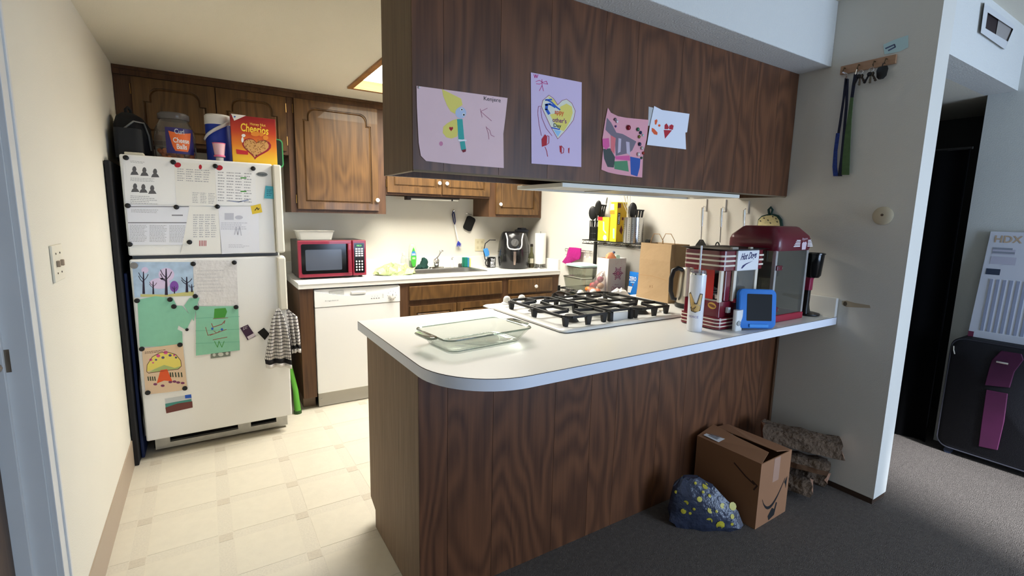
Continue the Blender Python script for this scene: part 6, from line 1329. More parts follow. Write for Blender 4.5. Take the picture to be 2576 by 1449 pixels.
for i in range(12):
    a = PI*i/6; L_ = .27 if i % 2 == 0 else .17
    fl += stroke([(cxq, cyq), (cxq+L_*math.cos(a), cyq+L_*math.sin(a)/asp)], .03)
    fl.append(ell(cxq+L_*math.cos(a), cyq+L_*math.sin(a)/asp, .028, .02, n=10))
    if i % 2 == 0:
        for s_ in (-.5, .5): fl += stroke([(cxq+L_*.55*math.cos(a), cyq+L_*.55*math.sin(a)/asp), (cxq+L_*.85*math.cos(a+s_*.6), cyq+L_*.85*math.sin(a+s_*.6)/asp)], .02)
decal('snowflake', GQ, fl, pkp, t, .0014)
decal('snowflake_heart', GQ, [ell(cxq, cyq, .06, .045, n=12)], pkl, t, .0022)
Rg = random.Random(2); decal('sparkles', GQ, [ell(Rg.uniform(.08, .95), Rg.uniform(.25, .92), .012, .009, n=6) for _ in range(26)], pkl, t, .0013, kind='stuff')
lettering('Merry', GQ, (.38, .27), (.62, .27), (.38, .22), pkp, t, .0014, shear=.3)
lettering('Christmas', GQ, (.22, .21), (.82, .21), (.22, .10), pkp, t, .0014, shear=.3)
SQ_ = Quad((gx0, gy1, ls), (0, -(gy1-gy0), 0), (0, 0, zt_-ls))
decal('side_ornament', SQ_, [ell(.55, .52, .12, .045), ell(.52, .42, .15, .05)], M('ornament_plum', (96, 30, 50), .5), t, .001)
decal('side_ornament', SQ_, [rect(.42, .40, .62, .43), rect(.45, .51, .62, .535)], pw, t, .0018)
decal('side_fold', SQ_, stroke([(.02, .20), (.5, .10), (.98, .20)], .012), M('gift_fold', (206, 204, 204), .6), t, .001)
# things sticking out of the gift bag
mb = MB(); Rt = random.Random(8)
mb.loft([[Vector((2.472+w_*math.cos(a)*(1+Rt.uniform(-.2, .2)), 2.565+w_*.6*math.sin(a), z)) for a in (2*PI*i/12 for i in range(12))] for z, w_ in ((1.03, .045), (1.11, .048), (1.135, .036), (1.15, .016))])
build(mb, 'tissue_paper', M('tissue_orange', (226, 142, 100), .7, noise=(40, .35)), label='orange and pink tissue poking out of the gift bag', cat='tissue', smooth=30)
build(MB().loft([rrect(2.53, 2.56, .022, .012, .006, 1.04), rrect(2.532, 2.56, .022, .012, .006, 1.125), rrect(2.525, 2.56, .012, .01, .005, 1.132)]), 'snack_packet', M('packet_mint', (190, 222, 204), .5, noise=(40, .2)), label='pale mint packet poking out of the gift bag', cat='packet', smooth=40)
build(MB().tube([(2.505, 2.58, 1.06), (2.508, 2.58, 1.14), (2.515, 2.578, 1.152), (2.523, 2.576, 1.148)], [.008, .008, .010, .006], 8), 'toy_hook', M('toy_slate', (70, 78, 110), .5), label='small slate blue hook tip above the gift bag', cat='toy', smooth=60)
# blue food pouch
t = thing('food_pouch', 'bright blue stand-up food pouch beside the paper bag', 'food pouch', (2.555, 2.40, ls))
px_, y0_, y1_ = 2.535, 2.352, 2.452; zt_ = 1.022
bl_ = M('pouch_blue', (24, 112, 196), .35)
def pr_(z, w_, d_): return [Vector((px_+.022+d_*math.sin(a)*.5, (y0_+y1_)/2+w_*math.cos(a), z)) for a in (2*PI*i/18 for i in range(18))]
build(MB().loft([pr_(ls, .05, .045), pr_(ls+.03, .051, .04), pr_(zt_-.05, .050, .026), pr_(zt_-.01, .049, .008), pr_(zt_, .049, .004)]), 'pouch_body', bl_, t, smooth=50)
BQ = Quad((px_, y1_-.004, ls), (0.018, -(y1_-y0_)+.008, 0), (0.004, 0, zt_-ls))
lettering('ZERO', BQ, (.18, .80), (.78, .80), (.18, .62), pw, t, .007, bold=True)
decal('white_panel', BQ, [rect(.10, .08, .58, .36)], pw, t, .006)
decal('pale_bar', BQ, [rect(.3, .52, .72, .58)], sky, t, .006)
decal('cookie', BQ, [ell(.58, .45, .12, .05, n=12)], M('pouch_cookie', (160, 90, 70), .5), t, .006)
# stacked glass containers
gcl = clear('container_glass', (232, 234, 228), 1.0, 1.5, .03, .10, (206, 206, 196)); grim = clear('container_rim', (96, 100, 96), 1.0, 1.5, .05, .3, (70, 70, 66))
for k_, (z_, hx_, hy_, h_, lab_) in enumerate(((ls+.001, .098, .125, .088, 'large clear glass container at the bottom of the stack on the lower rack shelf'), (ls+.094, .082, .105, .075, 'clear ribbed glass container with teal lid on top of the larger one'))):
    cx_, cy_ = 2.405, 2.79
    t = thing('glass_container', lab_, 'glass container', (cx_, cy_, z_))
    build(MB().loft([rrect(cx_, cy_, hx_*.86, hy_*.88, .03, z_), rrect(cx_, cy_, hx_, hy_, .035, z_+h_), rrect(cx_, cy_, hx_-.004, hy_-.004, .035, z_+h_), rrect(cx_, cy_, hx_*.86-.004, hy_*.88-.004, .03, z_+.004)]), 'glass_body', gcl, t, smooth=50)
    build(MB().tube(rrect(cx_, cy_, hx_, hy_, .035, z_+h_, 5), .003, 6, closed=True), 'rim', grim, t, smooth=50)
    if k_:
        for i in range(12): build(MB().cyl((cx_-hx_*.93+(0), cy_-hy_*.8+hy_*1.6*i/11, z_+.015), (cx_-hx_*.985, cy_-hy_*.8+hy_*1.6*i/11, z_+h_-.012), .0022, n=5), 'rib', gcl, t)
        build(MB().loft([rrect(cx_, cy_, hx_+.006, hy_+.006, .035, z_+h_+.0035), rrect(cx_, cy_, hx_+.008, hy_+.008, .035, z_+h_+.016), rrect(cx_, cy_, hx_*.8, hy_*.8, .035, z_+h_+.022), rrect(cx_, cy_, hx_*.5, hy_*.5, .03, z_+h_+.028)]), 'lid', M('lid_teal_clear', (196, 226, 222), .3), t, smooth=35)
# mesh bag of produce
t = thing('produce_sack', 'clear sack of carrots and red onions on the lower rack shelf', 'produce sack', (2.335, 2.56, ls))
Rp = random.Random(12)
for k_, (x, y, z, r_, c_, n_) in enumerate(((2.33, 2.66, .024, .022, (214, 116, 50), 'carrot'), (2.325, 2.61, .024, .022, (214, 116, 50), 'carrot'), (2.335, 2.57, .024, .02, (206, 106, 46), 'carrot'), (2.345, 2.63, .055, .026, (170, 52, 60), 'red_onion'), (2.35, 2.59, .075, .026, (150, 40, 70), 'red_onion'), (2.352, 2.56, .06, .025, (186, 150, 120), 'red_onion'), (2.36, 2.575, .105, .024, (150, 44, 84), 'red_onion'))):
    build(MB().ball((x-.01, y-.045, ls+z), r_, 1, 1.5 if n_ == 'carrot' else 1, .9, 12, 8), n_, M('veg_%d' % k_, c_, .4), t, smooth=60)
rings = [[Vector((2.332+.022*k_*.3+w_*.62*math.cos(a)*(1+Rp.uniform(-.1, .1)), 2.565-.010*k_+w_*math.sin(a)*(1+Rp.uniform(-.1, .1)), ls+z)) for a in (2*PI*i/18 for i in range(18))] for k_, (z, w_) in enumerate(((0, .075), (.02, .085), (.06, .07), (.11, .05), (.15, .025), (.165, .012)))]
build(MB().loft(rings), 'sack_film', clear('sack_film', (240, 236, 232), 1.2, 1.5, .08, .12, (222, 216, 210)), t, smooth=30)
# magenta glove and hook rail on the right wall
t = thing('hook_rail', 'chrome wire hook rail on the right wall beside the rack', 'hook rail', (2.735, 3.22, 1.06))
mb = MB().cyl((2.728, 3.05, 1.118), (2.728, 3.40, 1.118), .003, n=8).cyl((2.728, 3.05, 1.098), (2.728, 3.40, 1.098), .002, n=8).tube([(2.728, 3.40+.012*math.sin(a), 1.108+.013*math.cos(a)) for a in (PI*k_/10 for k_ in range(11))], .003, 6)
for y in (3.07, 3.13, 3.19, 3.25, 3.31, 3.37): mb.tube([(2.726, y, 1.118), (2.725, y, 1.075), (2.715, y, 1.062), (2.705, y, 1.07)], .0022, 6)
for y in (3.10, 3.35): mb.cyl((2.7435, y, 1.118), (2.728, y, 1.118), .004, n=8)
build(mb, 'rail_wire', chrome, t, smooth=50)
gq = [(1433, 622), (1448, 623), (1461, 625), (1460, 640), (1458, 652), (1447, 655), (1437, 660), (1430, 668), (1415, 659), (1424, 645), (1429, 632)]
mb = MB(); Rm = random.Random(3); a_ = [at(x, y, x=2.70) for x, y in gq]; cen = sum((Vector(p) for p in a_), Vector())/len(a_)
n = len(a_); mb.add([p+Vector((-.006+.008*(i % 2), 0, 0)) for i, p in enumerate(a_)]+[cen+Vector((-.022, 0, 0))]+[p+Vector((.008, 0, 0)) for p in a_], [(i, (i+1) % n, n) for i in range(n)]+[(i, (i+1) % n, n+1+(i+1) % n, n+1+i) for i in range(n)]+[tuple(n+1+i for i in range(n))])
build(mb, 'rubber_glove', M('glove_magenta', (172, 24, 122), .5, bump=(40, .5)), label='magenta rubber glove hanging over the wire hook rail', cat='glove', smooth=50)
# black bin
t = thing('trash_can', 'slim black bin with a domed lid standing in front of the wire rack', 'trash can', (2.19, 2.70, 0))
build(MB().loft([rrect(2.19, 2.70, .075, .085, .03, 0), rrect(2.19, 2.70, .09, .10, .035, .76)]), 'bin_body', black, t, smooth=40)
build(MB().loft([rrect(2.19, 2.70, .093, .104, .036, .76), rrect(2.19, 2.70, .092, .103, .036, .80), rrect(2.19, 2.70, .080, .092, .036, .84), rrect(2.19, 2.70, .055, .065, .036, .862), rrect(2.19, 2.70, .02, .03, .02, .868)]), 'lid', black_gloss, t, smooth=60)
# white crumpled napkin behind the cooktop
Rn = random.Random(31)
rings = [[Vector((2.085+w_*1.5*math.cos(a)*(1+Rn.uniform(-.2, .2)), 2.075+w_*.75*math.sin(a)*(1+Rn.uniform(-.2, .2)), PZ+z+(Rn.uniform(-.006, .01) if z > .01 else 0))) for a in (2*PI*i/16 for i in range(16))] for z, w_ in ((0, .045), (.018, .05), (.045, .036), (.062, .012))]
build(MB().loft(rings), 'napkin', M('napkin_white', (232, 230, 228), .9), label='crumpled white napkin beside the gas cooktop', cat='napkin', smooth=30)
# utensils hung on the right wall
for k_, (px, pt, pb, nm, lab_) in enumerate(((1767, 522, 620, 'spatula', 'steel handled black spatula hanging on the right wall above the paper bag'), (1815, 524, 622, 'hanging_ladle', 'steel handled ladle hanging on the right wall behind the baking tray'), (1872, 528, 622, 'hanging_ladle', 'steel handled ladle hanging on the right wall next to the pot holder'))):
    a_, b_ = at(px+1, pt, x=2.712), at(px-4, pb, x=2.712); m_ = a_+(b_-a_)*.48
    t = thing(nm, lab_, 'utensil', (2.712, b_.y, b_.z))
    build(MB().tube([a_, a_+(m_-a_)*.5, m_], [.007, .0085, .006], 10), 'handle', chrome, t, smooth=50)
    build(MB().cyl(m_, b_+(a_-b_)*.12, .0035, n=8), 'shaft', chrome, t, smooth=40)
    if k_ == 0:
        build(MB().prism([b_+Vector((-.003, -.012, .045)), b_+Vector((-.003, .012, .045)), b_+Vector((-.003, .04, .008)), b_+Vector((-.003, .042, -.10)), b_+Vector((-.003, -.042, -.10)), b_+Vector((-.003, -.04, .008))], (.006, 0, 0)), 'blade', black, t, bevel=.002)
    else:
        build(MB().ball(b_+Vector((0, 0, -.06)), .04, .4, 1, 1.2), 'bowl', black, t, smooth=60)
    build(MB().box(2.735, 2.7438, a_.y-.008, a_.y+.008, a_.z-.02, a_.z+.055), 'adhesive_hook', M('hook_clear_white', (220, 216, 206), .3), t, bevel=.002)
    build(MB().tube([a_+Vector((0, 0, -.002)), (2.722, a_.y, a_.z+.008), (2.736, a_.y, a_.z+.004)], .0022, 6), 'hang_loop', chrome, t)
# spare clear hook
p = at(1688, 490, x=2.738)
build(MB().box(2.732, 2.7438, p.y-.008, p.y+.008, p.z-.02, p.z+.02).tube([(2.732, p.y, p.z-.015), (2.724, p.y, p.z-.02), (2.722, p.y, p.z-.008)], .003, 6), 'adhesive_hook', M('hook_clear_white'), label='empty clear adhesive hook high on the right wall under the hood', cat='hook')
# pot holder on the wall
pts = [(1905, 566), (1907, 552), (1916, 543), (1930, 539), (1945, 538), (1957, 542), (1965, 552), (1967, 568), (1962, 600), (1935, 608), (1910, 600)]
t = thing('pot_holder', 'cream printed pot holder with dark green edge hung on the right wall', 'pot holder', at(1935, 605, x=2.735))
a_ = [at(x, y, x=2.728) for x, y in pts]; c_ = sum((Vector(p) for p in a_), Vector())/len(a_)
build(MB().prism(a_, (.012, 0, 0)), 'edge_binding', M('binding_green', (30, 62, 56), .8), t)
build(MB().prism([c_+(Vector(p)-c_)*.90+Vector((-.0015, .004, -.002)) for p in a_], (.006, 0, 0)), 'printed_cotton', M('cotton_cream', (214, 202, 152), .9, noise=(60, .3)), t)
PP = Plane(x=2.7255)
decal('print_spots', PP, [ell(x, y, 2.6, 1.8, .5, n=8) for x, y in ((1913, 556), (1922, 549), (1932, 554), (1944, 545), (1952, 550), (1955, 558), (1938, 561))], M('cotton_print', (96, 92, 76), .9), t, .0008)
p = at(1938, 532, x=2.73)
build(MB().tube([p+Vector((0, -.006, -.02)), p+Vector((0, -.012, .01)), p+Vector((0, 0, .024)), p+Vector((0, .012, .01)), p+Vector((0, .004, -.02))], .006, 6), 'hang_tab', M('binding_green'), t, smooth=60)
# ================================================================ right wall
RP = Plane(x=XR)
pa, pb_ = at(2115, 172, x=XR), at(2257, 138, x=XR)
za, zb = 2.128, 2.168
y0_, y1_ = at(2258, 140, x=XR).y, at(2117, 178, x=XR).y
t = thing('key_rack', 'light wooden key rack with small hooks on the right wall', 'key rack', (XR-.01, (y0_+y1_)/2, za))
build(MB().box(XR-.014, XR-.0005, y0_, y1_, za, zb), 'board', wood('rack_pine', (150, 112, 84), (182, 142, 110), rings=3, axis='y', fib=.6), t, bevel=.002)
hy = [y1_-.022, y1_-.085, y1_-.15, y0_+.035]
for y in hy: build(MB().cyl((XR-.014, y, za+.026), (XR-.026, y, za+.026), .003, n=8).tube([(XR-.026, y, za+.026), (XR-.032, y, za+.012), (XR-.028, y, za+.004), (XR-.036, y, za+.012)], .0022, 6), 'hook', M('hook_bronze', (110, 90, 66), .4, .8), t, smooth=50)
def strap(rows, mat_, name, label, cat, th=.004, y_=None, parent=None):
    "rows: (pxL, pxR, py) down a hanging strap on the right wall"
    mb = MB(); L_ = []
    for l, r, y in rows: a, b = at(l, y, x=XR-.028), at(r, y, x=XR-.028); L_.append([a, b, b+Vector((th, 0, 0)), a+Vector((th, 0, 0))])
    return build(mb.loft(L_), name, mat_, parent, label=label, cat=cat, smooth=0)
lb = M('lanyard_blue', (34, 58, 130), .7, noise=(90, .7)); ld = M('lanyard_navy', (22, 26, 48), .7)
t = thing('lanyard', 'patterned blue lanyard hanging in a long loop from the key rack', 'lanyard', at(2118, 444, x=XR-.03))
strap([(2125, 2131, 196), (2119, 2124, 250), (2110, 2116, 310), (2106, 2112, 335)], ld, 'navy_strap', None, None, parent=t)
strap([(2103, 2112, 335), (2097, 2106, 380), (2094, 2105, 420), (2096, 2108, 443)], lb, 'patterned_strap', None, None, parent=t)
strap([(2127, 2134, 198), (2126, 2132, 260), (2120, 2126, 330), (2113, 2119, 400), (2107, 2117, 443)], ld, 'navy_strap', None, None, parent=t, th=.006)
build(MB().tube([(XR-.036, hy[0], za+.004), at(2130, 186, x=XR-.03), at(2129, 198, x=XR-.028)], .004, 6), 'clip', chrome, t, smooth=50)
t = thing('lanyard', 'olive green lanyard with dark top hanging beside the blue one', 'lanyard', at(2125, 438, x=XR-.025))
lg = M('lanyard_olive', (78, 104, 66), .8, noise=(60, .3))
strap([(2148, 2156, 186), (2143, 2151, 215), (2139, 2147, 245)], ld, 'dark_top', None, None, parent=t, th=.003)
strap([(2139, 2147, 245), (2131, 2142, 300), (2122, 2139, 360), (2116, 2136, 440)], lg, 'olive_strap', None, None, parent=t, th=.003)
build(MB().tube([(XR-.036, hy[1], za+.004), at(2152, 187, x=XR-.026)], .003, 6), 'clip', chrome, t)
def keys(label, px, py, n, y):
    t = thing('key_ring', label, 'keys', at(px, py+20, x=XR-.03))
    c = at(px, py, x=XR-.03); build(MB().tube([c+Vector((0, .010*math.cos(2*PI*i/14), .010*math.sin(2*PI*i/14))) for i in range(14)], .0015, 5, closed=True), 'ring', chrome, t, smooth=50)
    for k_ in range(n):
        T2 = Matrix.Translation(c+Vector((-.003*k_, 0, -.009))) @ Matrix.Rotation((-.5+k_*.45), 4, 'X')
        mb = MB().cyl((-.001, 0, -.010), (.001, 0, -.010), .010, n=12).box(-.001, .001, -.004, .004, -.052, -.016).box(-.001, .001, .003, .0065, -.048, -.043).box(-.001, .001, .003, .006, -.038, -.034)
        build(mb.xf(T2), 'key', M('key_metal_%d' % (k_ % 3), ((66, 56, 48), (112, 100, 84), (48, 44, 44))[k_ % 3], .4, .8), t)
keys('bunch of dark keys with a fob hanging next to the lanyards', 2165, 182, 3, hy[1])
keys('bunch of brass and steel keys hanging next to the black pouch', 2192, 176, 3, hy[2])
c = at(2219, 180, x=XR-.03)
t = thing('key_pouch', 'small black key pouch hanging from the last rack hook', 'pouch', (c.x, c.y, c.z-.03))
build(MB().loft([[c+Vector((.006*s_, w_*math.cos(a), z+.0*s_)) for a, s_ in ((0, 0), (PI/3, 1), (2*PI/3, 1), (PI, 0), (4*PI/3, -1), (5*PI/3, -1))] for z, w_ in ((-.033, .010), (-.022, .02), (.008, .024), (.022, .019))]), 'pouch_body', black, t, smooth=40)
build(MB().tube([c+Vector((0, .002, .022)), c+Vector((0, .0, .036)), (XR-.03, hy[3], za+.006)], .002, 6), 'cord', black, t)
o, L = paper('wall_card', 'small pale blue printed card pinned above the key rack', [(2222, 112), (2250, 100), (2285, 88), (2285, 119), (2262, 130), (2225, 137)], M('card_pale_blue', (186, 214, 216), .7), RP, 'card', lift=.0015)
decal('card_print', RP, stroke([(2228, 122), (2250, 112), (2252, 118), (2235, 127)], 3.5), M('card_ink', (90, 100, 130), .8), o, L+.0005)
# round chime cover
c = at(2222, 543, x=XR)
t = thing('round_wall_cover', 'round ivory wall cover with a dark centre screw on the right wall', 'wall cover', (XR-.006, c.y, c.z-.042))
mb = MB().lathe([(.043, 0), (.043, .006), (.036, .012), (.014, .014), (.0001, .014)], 0, 0, 30); mb.xf(Matrix.Translation((XR-.0005, c.y, c.z)) @ Matrix.Rotation(-PI/2, 4, 'Y'))
build(mb, 'cover', M('cover_ivory', (196, 184, 158), .4), t, smooth=40)
build(MB().cyl((XR-.0145, c.y, c.z+.004), (XR-.0165, c.y, c.z+.004), .006, n=10), 'screw', M('screw_brown', (90, 74, 58), .5), t)
# patched hole in the wall
o, L = paper('wall_patch', 'brown plaster patch with a dark hole on the right wall beside the counter end', [(2118, 757), (2130, 756), (2150, 762), (2188, 768), (2190, 775), (2150, 773), (2128, 772), (2118, 766)], M('plaster_patch', (176, 160, 136), .9), RP, 'wall patch', lift=.0006)
decal('hole', RP, [ell(2126, 764, 5, 6, n=10)], M('hole_dark', (96, 82, 66), .9), o, L+.0005)
# ================================================================ left wall switch
t = thing('light_switch', 'ivory light switch plate with dirty toggle on the left wall', 'light switch', (XL, 2.075, 1.16))
build(MB().box(XL+.0003, XL+.007, 2.012, 2.140, 1.16, 1.275), 'plate', M('switch_ivory', (224, 218, 200), .5), t, bevel=.002)
for y in (2.05, 2.10): build(MB().box(XL+.007, XL+.016, y-.005, y+.005, 1.206, 1.226), 'toggle', M('switch_dirty', (160, 140, 118), .6), t, bevel=.002)
for y in (2.05, 2.10):
    for z in (1.186, 1.248): build(MB().cyl((XL+.007, y, z), (XL+.0085, y, z), .003, n=8), 'screw', M('screw_brown'), t)
# ================================================================ header vent
VP = Plane(y=WEND)
t = thing('wall_vent', 'square white wall vent with a broken louver on the header over the hallway', 'vent', VP(2497, 125))
out_ = [(2477, 7), (2553, 64), (2527, 124), (2467, 82)]; inn_ = [(2485, 31), (2549, 73), (2536, 105), (2479, 71)]
def fp(pts, l): return [VP(x, y, l) for x, y in pts]
A, B, A2, B2 = fp(out_, .014), fp(inn_, .014), fp(out_, 0), fp(inn_, .002)
build(MB().add(A+B+A2+B2, [(i, (i+1) % 4, 4+(i+1) % 4, 4+i) for i in range(4)]+[(i, (i+1) % 4, 8+(i+1) % 4, 8+i) for i in range(4)]+[(4+i, 4+(i+1) % 4, 12+(i+1) % 4, 12+i) for i in range(4)]), 'frame', M('vent_white', (206, 206, 206), .5), t)
decal('dark_slot', VP, [[(2485, 31), (2512, 48), (2505, 88), (2479, 71)]], M('vent_dark', (40, 26, 28), .8), t, .003)
decal('louver', VP, [[(2512, 48), (2549, 73), (2536, 105), (2505, 88)]], M('vent_grey', (150, 144, 140), .6), t, .006)
# ================================================================ hallway
cur = M('backdrop_black', (4, 4, 5), .95, spec=.1)
mb = MB().grid(lambda u, v: (3.845+.02*math.sin(u*22), 1.04+.78*u, .01+1.835*v), 60, 1)
t = thing('black_backdrop', 'long black curtain added for the darkness of the hallway doorway', 'backdrop', (3.85, 1.43, 0))  # added near-black sheet, stands in for the darkness in the doorway
build(mb, 'fabric', cur, t, solid=.004, smooth=60)
build(MB().cyl((3.85, 1.0315, 1.85), (3.85, 1.84, 1.85), .008, n=10), 'rod', M('rod_dark', (40, 38, 36), .5, .5), t)
# suitcase
sx0, sx1, sy0, sy1, sh_ = 3.775, 3.95, .40, .975, .735
t = thing('suitcase', 'large black suitcase with purple front panel standing in the hallway', 'suitcase', ((sx0+sx1)/2, (sy0+sy1)/2, 0))
sb = M('suitcase_black', (16, 16, 24), .7, bump=(300, .2)); sp_ = M('suitcase_purple', (66, 14, 52), .6, noise=(7, .3))
def sr(x, g, r): return [Vector((x, p.x, p.y)) for p in rrect((sy0+sy1)/2, sh_/2+.02, (sy1-sy0)/2-g, sh_/2-.02-g, r, 0)]
build(MB().loft([sr(sx0, .02, .05), sr(sx0+.015, .0, .06), sr(sx1-.01, 0, .06), sr(sx1, .012, .05)]), 'case_shell', sb, t, smooth=40)
def yz(pts): return [at(x, y, x=sx0-.001) for x, y in pts]
build(MB().prism(yz([(2519, 882), (2571, 890), (2576, 905), (2553, 935), (2541, 975), (2478, 968), (2488, 930), (2496, 905)]), (-.012, 0, 0)), 'purple_panel', sp_, t, bevel=.003)
build(MB().prism(yz([(2482, 980), (2536, 990), (2527, 1060), (2510, 1132), (2462, 1122), (2470, 1060)]), (-.010, 0, 0)), 'purple_panel', sp_, t, bevel=.003)
build(MB().tube([q_+Vector((-.022, 0, 0)) for q_ in yz([(2510, 908), (2525, 911), (2540, 914)])], .007, 8), 'handle_bar', chrome, t, smooth=40)
build(MB().tube([at(2400, y, x=sx0-.004)+Vector((0, .004*math.sin(y), 0)) for y in (870, 880, 890)], .006, 6), 'zip_pull', chrome, t)
build(MB().tube(sr(sx0+.008, .006, .058), .005, 6, closed=True), 'piping', M('piping_grey', (50, 50, 58), .6), t, smooth=60)
for y in (sy0+.06, sy1-.06):
    for x in (sx0+.035, sx1-.035): build(MB().cyl((x-.012, y, .02), (x+.012, y, .02), .02, n=14), 'wheel', M('wheel_dark', (30, 40, 60), .5), t, smooth=40)
# furnace filter leaning on the wall
FB, FTp = .7365, 1.365
t = thing('furnace_filter', 'shrink-wrapped pleated furnace filter leaning on the wall atop the suitcase', 'air filter', (3.89, .63, FB))
tilt = lambda z: 3.865+.062*(z-FB)/(FTp-FB)
fy0, fy1 = .42, .925
def P_(y, z, d=0): return Vector((tilt(z)-d, y, z))
build(MB().add([P_(fy1, FB), P_(fy0, FB), P_(fy0, FTp), P_(fy1-.012, FTp)]+[P_(fy1, FB, -.02), P_(fy0, FB, -.02), P_(fy0, FTp, -.02), P_(fy1-.012, FTp, -.02)], [(0,1,2,3), (7,6,5,4), (0,4,5,1), (1,5,6,2), (2,6,7,3), (3,7,4,0)]), 'card_frame', M('filter_card', (206, 210, 222), .35), t)
FQ = Quad(P_(fy1, FB, .0005), P_(fy0, FB)-P_(fy1, FB), P_(fy1, FTp)-P_(fy1, FB))
for i in range(16):
    u0 = .10+.0555*i
    build(MB().prism([FQ(u, v, .0004) for u, v in ((u0, .07), (u0+.026, .07), (u0+.026, .56), (u0, .56))], FQ.n*.003), 'pleat', M('pleat_slate', (150, 158, 182), .4), t)
decal('pleat_field', FQ, [rect(.085, .06, .99, .565)], M('filter_white', (222, 226, 236), .3), t, .0001)
lettering('HDX', FQ, (.07, .965), (.30, .965), (.07, .90), M('filter_gold', (190, 166, 140), .6), t, .001, bold=True)
decal('heading', FQ, ripple_lines((.07, .80), .24, .07, 2, 0, th=.5), M('filter_grey', (140, 146, 160), .6), t, .001, kind='stuff')
decal('pale_block', FQ, [rect(.07, .70, .28, .77), rect(.07, .79, .26, .84)], M('filter_lilac', (186, 186, 204), .5), t, .0007)
decal('dark_label', FQ, [rect(.05, .60, .17, .655)], M('filter_navy', (50, 62, 84), .5), t, .001)
decal('red_strip', FQ, [rect(.40, .575, .98, .605)], M('filter_red', (160, 50, 70), .5), t, .001)
decal('picture_block', FQ, [rect(.42, .69, .60, .75), rect(.40, .62, .70, .65)], M('filter_pic', (120, 128, 136), .5), t, .001)
decal('red_corner_label', FQ, [rect(.0, .0, .05, .05)], M('filter_maroon', (110, 40, 70), .5), t, .001)
# ================================================================ floor things
# cardboard box
A = at(1899, 1332, z=.004); B = at(1975, 1286, z=.004)
ux = (B-A); ux.z = 0; ux.normalize(); vy = Vector((-ux.y, ux.x, 0))
C3 = at(1742, 1103, z=.315); ln = (Vector((C3.x, C3.y, 0))-Vector((A.x, A.y, 0))).dot(vy); sk = (Vector((C3.x, C3.y, 0))-Vector((A.x, A.y, 0))).dot(ux)
bw = (B-A).length; bh = .318; zf = .0035
rot = math.atan2(ux.y, ux.x)

ln = min(ln, BYF-.012-A.y-.02)
T_ = Matrix.Translation((A.x, A.y, zf)) @ Matrix.Rotation(rot, 4, 'Z')
t = thing('cardboard_box', 'worn brown cardboard box with a black smile mark by the peninsula', 'cardboard box', (A.x+bw/2, A.y+ln/2, zf))
card = M('cardboard', (150, 106, 74), .85, noise=(5, .12), bump=(300, .05)); card2 = M('cardboard_edge', (176, 136, 104), .9)
th = .004
mb = MB().box(0, bw, 0, ln, 0, th).box(0, th, 0, ln, th, bh).box(bw-th, bw, 0, ln, th, bh).box(th, bw-th, 0, th, th, bh).box(th, bw-th, ln-th, ln, th, bh)
build(mb.xf(T_), 'carton', card, t)
fl1 = MB().add([T_ @ Vector(p) for p in ((0, 0, bh), (0, ln, bh), (bw*.5, ln, bh+.03), (bw*.47, ln*.6, bh+.018), (bw*.5, 0.04, bh+.004))], [(0, 1, 2, 3, 4)])
build(fl1, 'flap', card, t, solid=.003)
fl2 = MB().add([T_ @ Vector(p) for p in ((bw, 0, bh), (bw, ln, bh), (bw*.56, ln, bh+.012), (bw*.54, ln*.4, bh+.02), (bw*.62, 0.02, bh+.01))], [(0, 1, 2, 3, 4)])
build(fl2, 'flap', card, t, solid=.003)
LQ = Quad(T_ @ Vector((0, ln, 0)), T_.to_3x3() @ Vector((0, -ln, 0)), Vector((0, 0, bh)))
FQ2 = Quad(T_ @ Vector((0, 0, 0)), T_.to_3x3() @ Vector((bw, 0, 0)), Vector((0, 0, bh)))
arcp = [(.14+.72*k_/14, .42-.20*math.sin(PI*(k_/14)**.8)+.16*(k_/14)**2) for k_ in range(15)]
up_ = [(x, y+.015) for x, y in arcp]; lo_ = [(x, y-.035*math.sin(PI*i/14)-.004) for i, (x, y) in enumerate(arcp)]
decal('smile_mark', FQ2, [[up_[i], up_[i+1], lo_[i+1], lo_[i]] for i in range(14)]+[[(.84, .52), (.93, .60), (.92, .40), (.885, .48)]], M('carton_black', (16, 14, 14), .8), t, .0008)
decal('barcode_print', FQ2, [[(.38, .10), (.50, .20), (.58, .16), (.62, .26), (.66, .24), (.60, .06), (.42, .02)]], M('carton_black'), t, .0008)
decal('tape_strip', FQ2, [rect(.42, .62, .62, .99)], M('tape_glossy', (176, 140, 120), .25), t, .0006)
decal('smile_tape', LQ, stroke([(.62, .84), (.80, .72), (.93, .66)], .022)+stroke([(.90, .70), (.97, .66), (.93, .58)], .022), M('tape_dark', (70, 44, 32), .5), t, .0008)
TQ = Quad(T_ @ Vector((.02, ln-.02, bh+.004)), T_.to_3x3() @ Vector((.12, .0, .010)), T_.to_3x3() @ Vector((0, -.085, -.003)))
lab_ = MB().add([TQ(0, 0, -.004), TQ(1, 0, -.004), TQ(1, 1, -.004), TQ(0, 1, -.004)], [(0, 1, 2, 3)])
build(lab_, 'shipping_label', pw, t)
decal('label_bars', TQ, [rect(.12+.08*i, .2, .16+.08*i, .8) for i in range(9)], ink_g, t, -.0055)
